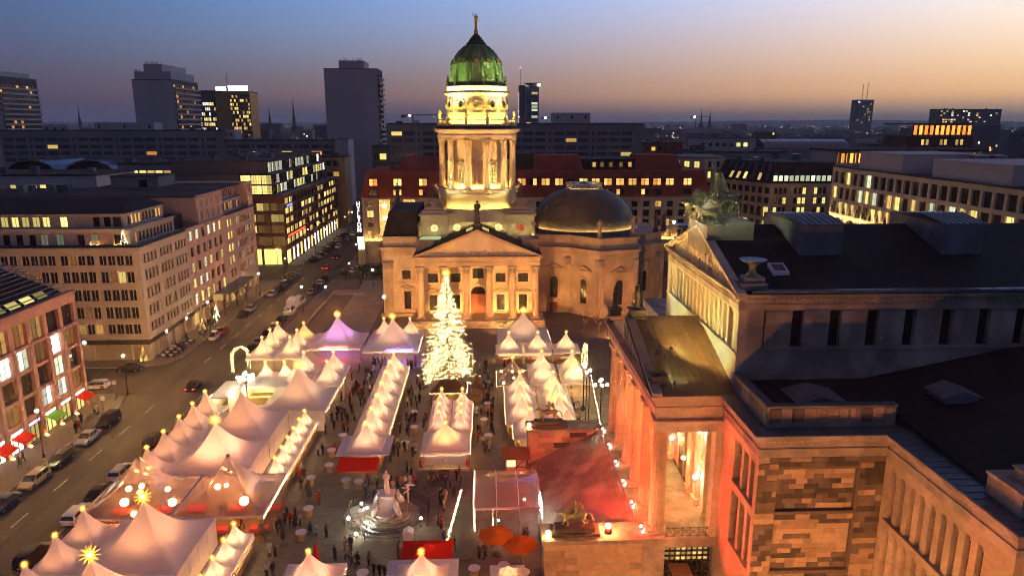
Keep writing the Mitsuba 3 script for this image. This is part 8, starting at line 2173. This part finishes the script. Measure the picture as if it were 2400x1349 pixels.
for i, (y, kd, c, l) in enumerate(((62.2, 'sedan', 'black', 'black car at the kerb by the bottom pagoda tents'), (68.0, 'suv', 'black', 'large black car second from the bottom at the market kerb'), (76.3, 'estate', 'white', 'white car partly hidden behind the clear marquee corner'), (81.0, 'sedan', 'black', 'black car beside the clear marquee'), (86.6, 'estate', 'silver', 'light red tinted estate car beside the clear marquee'), (96.2, 'suv', 'black', 'black car beside the kerb pagoda tents'))):
    car(-48.0, y, 0, kd, c, l, RK)
cols_ = ['black', 'grey', 'black', 'silver', 'black', 'blue', 'black']
for i, y in enumerate((138.8, 144.2, 149.6, 155.0, 160.2)): car(-47.6, y, 0, ('sedan', 'estate')[i % 2], cols_[i], '%s car of the kerb row behind the far left tents' % ORD[i], RK)
k = car(-47.6, 167.4, 0, 'van', 'white', 'white box van parked at the market kerb', RK)
b = B(); b.box(-48.7, -46.5, 168.6, 172.8, .9, 3.1); part(k, 'box', b, 'white_paint')
car(-47.7, 177.6, 0, 'van', 'white', 'second white van ahead of the box van', RK)
for i, y in enumerate((188.6, 194.2, 199.6, 205.0)): car(-47.5, y, 0, 'sedan', cols_[i + 1], '%s car at the kerb beside the dark court' % ORD[i], RK)
for i in range(14):
    car(-58.0 + .1 * (i % 3), 233.5 + i * 4.1, 125, ('sedan', 'estate', 'suv')[i % 3], cols_[i % 7], '%s of the slanted cars before the glass office house' % (ORD[i] if i < 11 else ('twelfth', 'thirteenth', 'last')[i - 11]), 'slanted parked cars before the glass office house', big=False)
car(-68.4, 118.6, 95, 'estate', 'white', 'white car turning beside the red shop awning'); car(-66.6, 127.3, 90, 'sedan', 'black', 'black car before the cream corner house entrance')
car(-58.6, 211.0, 90, 'sedan', 'black', 'black car waiting in the side street by the glowing lobby')
for i, (x, y, r, kd, c, l, lt) in enumerate(((-51.0, 118, 0, 'sedan', 'black', 'car driving away along the road with red tail lights', 'tail'), (-55.8, 69.5, 180, 'estate', 'silver', 'oncoming car with bright headlights in the left lane', 'on'), (-50.8, 222, 0, 'sedan', 'red', 'car with red tail lights crossing toward the hotel', 'tail'), (-51.2, 240, 0, 'sedan', 'black', 'second car with red tail lights near the hotel', 'tail'), (-54.8, 262, 180, 'sedan', 'silver', 'oncoming car with headlights beside the hotel', 'on'), (-54.6, 271, 180, 'estate', 'black', 'second oncoming car with headlights', 'on'), (-54.9, 281, 180, 'sedan', 'grey', 'third oncoming car with headlights', 'on'), (-54.6, 292, 180, 'sedan', 'white', 'fourth oncoming car with headlights farther off', 'on'), (-54.7, 304, 180, 'sedan', 'black', 'fifth oncoming car with headlights at the far crossing', 'on'))):
    car(x, y, r, kd, c, l, 'cars driving on the road', lt, big=False)
for i, (x, y, c) in enumerate(((-41.5, 216.5, 'white'), (-41.2, 234.5, 'red'), (-33, 213, 'black'), (-28.5, 216, 'black'), (-38, 222, 'black'))): car(x, y, (0, 0, 80, 100, 90)[i], 'sedan', c, ['white car parked near the hotel corner', 'red car at the hotel kerb', 'left black car behind the dark trees', 'right black car behind the dark trees', 'black car on the side street behind the trees'][i], 'cars around the hotel corner', big=False)

# ------------------------------------------------------------------ people
for nm, c in (('skin', (.45, .28, .20)), ('coat_black', (.02, .018, .017)), ('coat_brown', (.10, .06, .04)), ('coat_grey', (.12, .11, .11)), ('coat_red', (.35, .03, .025)), ('coat_blue', (.03, .045, .11)), ('coat_beige', (.34, .25, .16)), ('coat_white', (.5, .47, .43)), ('trousers_dark', (.025, .025, .03)), ('hair_dark', (.03, .02, .015)), ('hair_light', (.25, .16, .07)), ('hat_red', (.4, .03, .03)), ('hat_white', (.55, .52, .5))):
    pr(nm, c, .85, spec=.2)
PV = []
for i, pose in enumerate(('stand', 'walk', 'walk', 'talk', 'hold', 'stand', 'walk', 'talk')):
    J = joint_set(pose, random.Random(40 + i)); hem = (.55, .78, .85, .50, .80, .85, .45, .82)[i]
    PV.append((pose, body_mesh(J), coat_mesh(J, hem, .2 if hem < .7 else .17), trouser_mesh(J), hair_mesh(J, ('short', 'hat', 'long', 'hat', 'short', 'long', 'hat', 'long')[i]), ('short', 'hat', 'long', 'hat', 'short', 'long', 'hat', 'long')[i]))
JS = joint_set('sit', random.Random(77)); SIT = ('sit', body_mesh(JS), coat_mesh(JS), trouser_mesh(JS), hair_mesh(JS, 'short'), 'short')
_pp, WHO = {}, []
CC = ['coat_black', 'coat_brown', 'coat_grey', 'coat_black', 'coat_red', 'coat_blue', 'coat_beige', 'coat_black', 'coat_white', 'coat_brown']
CW = {'coat_black': 'black', 'coat_brown': 'brown', 'coat_grey': 'grey', 'coat_red': 'red', 'coat_blue': 'dark blue', 'coat_beige': 'beige', 'coat_white': 'white'}
PW = {'stand': 'standing', 'walk': 'walking', 'talk': 'gesturing', 'hold': 'holding a cup', 'sit': 'sitting'}


def person(x, y, rot, v, coat, hair, where, sc_=1.0, z=GZ):
    V = SIT if v == 'sit' else PV[v]
    k = thing('person', '', 'person', 'visitors %s' % where)
    WHO.append((where, y, k, CW[coat], '%s hatted ' % hair.split('_')[1] if V[5] == 'hat' and hair.startswith('hat') else '', PW[V[0]]))
    at = T().translate([x, y, z]).rotate([0, 0, 1], rot).scale(sc_)
    for nm, ix, m_ in (('body', 1, 'skin'), ('coat', 2, coat), ('trousers', 3, 'trousers_dark'), ('hat' if V[5] == 'hat' else 'hair', 4, hair)):
        part(k, nm, _pp.setdefault((v, ix, m_), ply(V[ix], m_, 50)), at=at)
rp = random.Random(12)
ZONES = [((-24.4, -19.4, 84, 129), 58, 'in the lane of small pagoda tents'), ((-13.2, -9.3, 84, 128), 44, 'in the lane left of the tree'), ((-1.6, 1.5, 86, 128), 40, 'in the lane right of the tree'), ((-24, -17, 62, 82), 20, 'in the plaza left of the monument'), ((-17, -6.5, 79.2, 83), 16, 'in the plaza behind the monument'), ((-6.4, -3.4, 66, 84), 16, 'in the plaza right of the monument'), ((-17, -9, 63, 68.6), 14, 'in the plaza before the monument'), ((-44, -25, 70.8, 79), 26, 'inside the clear marquee'), ((13.6, 15.2, 92, 118), 12, 'beside the right hand tents'), ((-1.5, 5, 66, 71), 6, 'near the orange parasols'), ((-24, -12.5, 126, 130), 12, 'before the rear big tents'), ((2, 14, 124, 127.4), 10, 'before the rear right tents'), ((-64, -61.2, 136, 160), 14, 'by the restaurant terrace'), ((-64.5, -61, 88, 112), 8, 'before the awning shops')]
taken = [(MX, MY, 5.6)] + [(x, y, .85) for x, y in spots_t] + [(-21.6, 78.4, .6), (-21.6, 72.2, .6), (-22.3, 69.6, .6), (-6.3, 110, 3.6), (-1.6, 110.6, 1.6), (TX, TY, 1.2), (-5.6, 83.7, 1.2), (-2.3, 72, 1.4), (-9.6, 77.6, .8), (-14.2, 71.3, .8), (-8.8, 70.1, .9), (-38.6, 108, .6)] + [(d['x'], d['y'], 1) for d in []]
NPEOPLE = 0
for (x0, x1, y0, y1), n, where in ZONES:
    done = 0; tries = 0
    while done < n and tries < 900:
        tries += 1
        x, y = rp.uniform(x0, x1), rp.uniform(y0, y1)
        if any((x - a) ** 2 + (y - c) ** 2 < r * r for a, c, r in taken): continue
        taken.append((x, y, .5)); done += 1; NPEOPLE += 1
        sit = 'marquee' in where and rp.random() < .6
        v = 'sit' if sit else rp.randrange(8)
        hr = rp.choice(['hat_red', 'hat_white', 'coat_black']) if (not sit and PV[v][5] == 'hat') else rp.choice(['hair_dark', 'hair_dark', 'hair_light'])
        person(x, y, rp.uniform(0, 360), v, rp.choice(CC), hr, where, rp.uniform(.93, 1.07))
        if rp.random() < .4 and done < n and not sit:
            x2, y2 = x + rp.choice([-.6, .6]), y + rp.uniform(-.2, .2)
            if x0 < x2 < x1 and not any((x2 - a) ** 2 + (y2 - c) ** 2 < r * r for a, c, r in taken[:-1]):
                taken.append((x2, y2, .4)); done += 1; NPEOPLE += 1; person(x2, y2, rp.uniform(0, 360), rp.randrange(8), rp.choice(CC), rp.choice(['hair_dark', 'hair_light']), where, rp.uniform(.9, 1.05))
ONES = ORD[:9]; TENS = {2: 'twenty', 3: 'thirty', 4: 'forty', 5: 'fifty'}
def nth(n):
    if n < 11: return ORD[n]
    n += 1
    return {12: 'twelfth', 13: 'thirteenth', 14: 'fourteenth', 15: 'fifteenth', 16: 'sixteenth', 17: 'seventeenth', 18: 'eighteenth', 19: 'nineteenth', 20: 'twentieth', 30: 'thirtieth', 40: 'fortieth', 50: 'fiftieth', 60: 'sixtieth'}.get(n) or TENS[n // 10] + '-' + ONES[n % 10 - 1]
for where in {w_[0]: 0 for w_ in WHO}:
    for i, (_, y, k, c, h, p) in enumerate(sorted([w_ for w_ in WHO if w_[0] == where], key=lambda t: t[1])):
        labels[k]['label'] = '%sperson in %s coat %s, %s from front %s' % (h.replace(' hatted', '-hatted'), c, p, nth(i), where.replace('the lane of small pagoda tents', 'small tent lane').replace('in the lane', 'in lane').replace('of the ', 'of ').replace('in the plaza', 'in plaza'))
# ------------------------------------------------------------------ bare and clipped trees, terrace tables, signs
def bare_tree(x, y, h, spread, seed, label, name='bare_tree', group=None, leafy=0):
    k = thing(name, label, 'tree', group); rr_ = random.Random(seed); b = B(); b.tube([(x, y, 0), (x, y, h * .3), (x + rr_.uniform(-.2, .2), y, h * .45)], [.2, .16, .12], 6); part(k, 'trunk', b, 'bark')
    b = B(); tips = []
    for i in range(16 if not leafy else 10):
        a = rr_.uniform(0, 6.28); z0 = h * rr_.uniform(.28, .5); p0 = np.array([x, y, z0]); d = np.array([math.cos(a) * spread, math.sin(a) * spread, h * rr_.uniform(.25, .6)]) * rr_.uniform(.6, 1)
        p1 = p0 + d * .55; p2 = p0 + d + [0, 0, .3]; b.tube([p0, p1, p2], [.07, .04, .015], 4)
        for j in range(5):
            s = rr_.uniform(.3, 1); q0 = p0 + d * s; q1 = q0 + np.array([rr_.uniform(-1, 1) * spread * .4, rr_.uniform(-1, 1) * spread * .4, rr_.uniform(-.1, .35) * h * .5]); b.tube([q0, (q0 + q1) / 2 + [0, 0, .05], q1], [.025, .016, .006], 3); tips += [q0, (q0 + q1) / 2, q1]
    if leafy:
        tips = np.array(tips)
        for i in range(leafy):
            c = tips[rr_.randrange(len(tips))] + np.array([rr_.gauss(0, .4), rr_.gauss(0, .4), rr_.gauss(0, .16)]); u = NP.normal(size=3); u /= np.linalg.norm(u); w = np.cross(u, NP.normal(size=3)); w /= np.linalg.norm(w); b.add([c - u * .14, c + w * .09, c + u * .14, c - w * .09], [[0, 1, 2], [0, 2, 3]])
    part(k, 'crown', b, 'twig' if not leafy else 'leaf_dark', kind='stuff')
for i, (x, y) in enumerate(((-37, 209), (-41, 203), (-33, 211), (-30, 204), (-36, 199))): bare_tree(x, y, 4.2, 2.6, 50 + i, '%s of the low flat crowned dark trees in the court beside the church' % ORD[i], 'flat_crowned_tree', 'low dark trees beside the church', 700)
for i, (x, y) in enumerate(((-62.6, 158), (-62.6, 166), (-62.8, 175), (-62.6, 182))): bare_tree(x, y, 6.5, 1.8, 70 + i, '%s bare young tree on the pavement before the square window house' % ORD[i], 'bare_tree', 'bare trees on the left pavement')
for i, (x, y) in enumerate(((22, 151), (25, 149), (29, 153))): bare_tree(x, y, 4.5, 1.8, 80 + i, '%s bare tree below the round church body' % ORD[i], 'bare_tree', 'bare trees below the church')
for i, (x, y, h) in enumerate(((-78.9, 131.6, 3.2), (-66.0, 131.8, 3.2), (-63.0, 153.0, 2.8), (-62.9, 161.2, 3.6), (-68.6, 135.9 - 1.0, 3.0))):
    zb = 22.35 if i == 4 else GZ
    k = thing('lit_cone_tree', ['small cone tree with orange lights left of the restaurant window', 'small cone tree with orange lights at the corner pier', 'small lit cone tree at the side shop window', 'small tree hung with large white bulbs on the pavement', 'small white lit tree on the terrace of the cream corner house'][i], 'tree', 'small lit cone trees')
    rr = random.Random(i); r0 = h * .2
    part(k, 'trunk', B().tube([(x, y, zb), (x, y, zb + h)], [.06, .02], 5), 'bark'); part(k, 'crown', B().lathe([(r0 * .8, zb + .3), (r0, zb + .5), (.02, zb + h)], (x, y), 9), 'needle')
    pts = [];
    for j in range(150 if i != 3 else 40): t = rr.random() ** 1.3; a = rr.uniform(0, 6.28); pts.append((x + r0 * 1.05 * (1 - t) * math.cos(a), y + r0 * 1.05 * (1 - t) * math.sin(a), zb + .4 + (h - .4) * t))
    part(k, 'light_string', bulbs(pts, .045 if i != 3 else .13), 'lit_glass', emit=(3.2, 1.5, .45) if i < 3 else (6, 4.6, 2.4), kind='stuff')
rr = random.Random(6)
for i in range(12):
    x, y = -63.6 + (i % 2) * 1.5, 134.6 + (i // 2) * 1.9
    k = thing('terrace_table', 'round terrace table with chairs on the pavement beside the cream corner house', 'table', 'terrace tables beside the cream corner house')
    b = B(); b.lathe([(.38, .74), (.38, .77), (0, .775)], (x, y), 12); b.lathe([(.04, GZ), (.04, .74)], (x, y), 6); part(k, 'tabletop', b, 'white_paint')
    for s in (-1, 1):
        b = B(); b.cbox(x + s * .62, y, .4, .4, .45, .5); b.cbox(x + s * .80, y, .05, .4, .5, .9)
        for q in ((-.16, -.16), (.16, .16), (-.16, .16), (.16, -.16)): b.cbox(x + s * .62 + q[0], y + q[1], .04, .04, GZ, .45)
        part(k, 'chair', b, 'metal_dark')
for i, (x, y, l) in enumerate(((-62.5, 114.0, 'grey traffic sign post on the near street corner'), (-60.8, 107.0, 'tall slim sign mast at the left kerb'), (-61.0, 148.0, 'slim sign mast before the terrace tables'))):
    k = thing('sign_post', l, 'sign', 'street sign posts'); part(k, 'post', B().tube([(x, y, GZ), (x, y, 3.2)], .05, 5), 'metal_grey'); part(k, 'plate', B().box(x - .35, x + .35, y - .07, y - .04, 2.4, 3.1), 'white_paint')
for i, (x, y) in enumerate(((-61.6, 104.0), (-61.8, 105.2), (-61.9, 113.2), (-61.4, 150.6), (-61.7, 151.4))):
    k = thing('bicycle', '%s bicycle leaning on the left pavement' % ORD[i], 'bicycle', 'bicycles on the left pavement')
    for dy in (-.52, .52):
        part(k, 'wheel', B().tube([(x, y + dy + .33 * math.cos(a), GZ + .34 + .33 * math.sin(a)) for a in np.linspace(0, 2 * PI, 13)], .022, 4), 'rubber')
    part(k, 'frame', B().tube([(x, y - .52, .46), (x, y - .1, .42), (x, y + .35, .95), (x, y - .2, .92), (x, y - .1, .42)], .025, 4), 'metal_dark'); part(k, 'saddle', B().cbox(x, y - .25, .12, .24, 1.0, 1.06), 'rubber'); part(k, 'handlebar', B().tube([(x - .25, y + .38, 1.08), (x, y + .42, 1.1), (x + .25, y + .38, 1.08)], .02, 4), 'metal_dark')
for nm, l in (('barrel_table', 'barrel standing table, %s of those in the market counted from the front'), ('terrace_table', 'terrace table by the cream corner house, %s counted from the front'), ('banquet_table', 'red covered table in the clear marquee, %s counted from the front'), ('marquee_lamp', None), ('stair_lantern', None)):
    ks = [k for k in labels if k == nm or (k.startswith(nm + '_') and '__' not in k)]
    yy = {k: scene[next(q for q in scene if q == k or q.startswith(k + '__'))] for k in ks}
    def cy_(k):
        v, m_ = meshkit.WRITTEN[yy[k]['filename']][0], yy[k].get('to_world'); return float(np.mean(v[:, 1]) + (np.array(m_.matrix)[1, 3] if m_ is not None else 0)) + 1e-3 * float(np.mean(v[:, 0]))
    for i, k in enumerate(sorted(ks, key=cy_)):
        labels[k]['label'] = l % nth(i) if l else {'marquee_lamp': 'round warm paper lamp in the clear marquee, %s counted from the front', 'stair_lantern': 'small glowing lantern on the top stair, %s counted from the near end'}[nm] % nth(i)
# ------------------------------------------------------------------ the evening air
scene['air'] = {'type': 'homogeneous', 'albedo': .95, 'sigma_t': 1.1e-4}
scene['haze'] = {'type': 'cube', 'to_world': T().translate([0, 4700, 82]).scale([9900, 5200, 83.2]), 'bsdf': {'type': 'null'}, 'interior': {'type': 'ref', 'id': 'air'}}
scene['camera']['medium'] = {'type': 'ref', 'id': 'air'}
labels['haze'] = {'label': 'thin evening haze over the city, thickening towards the horizon', 'category': 'haze', 'kind': 'stuff'}
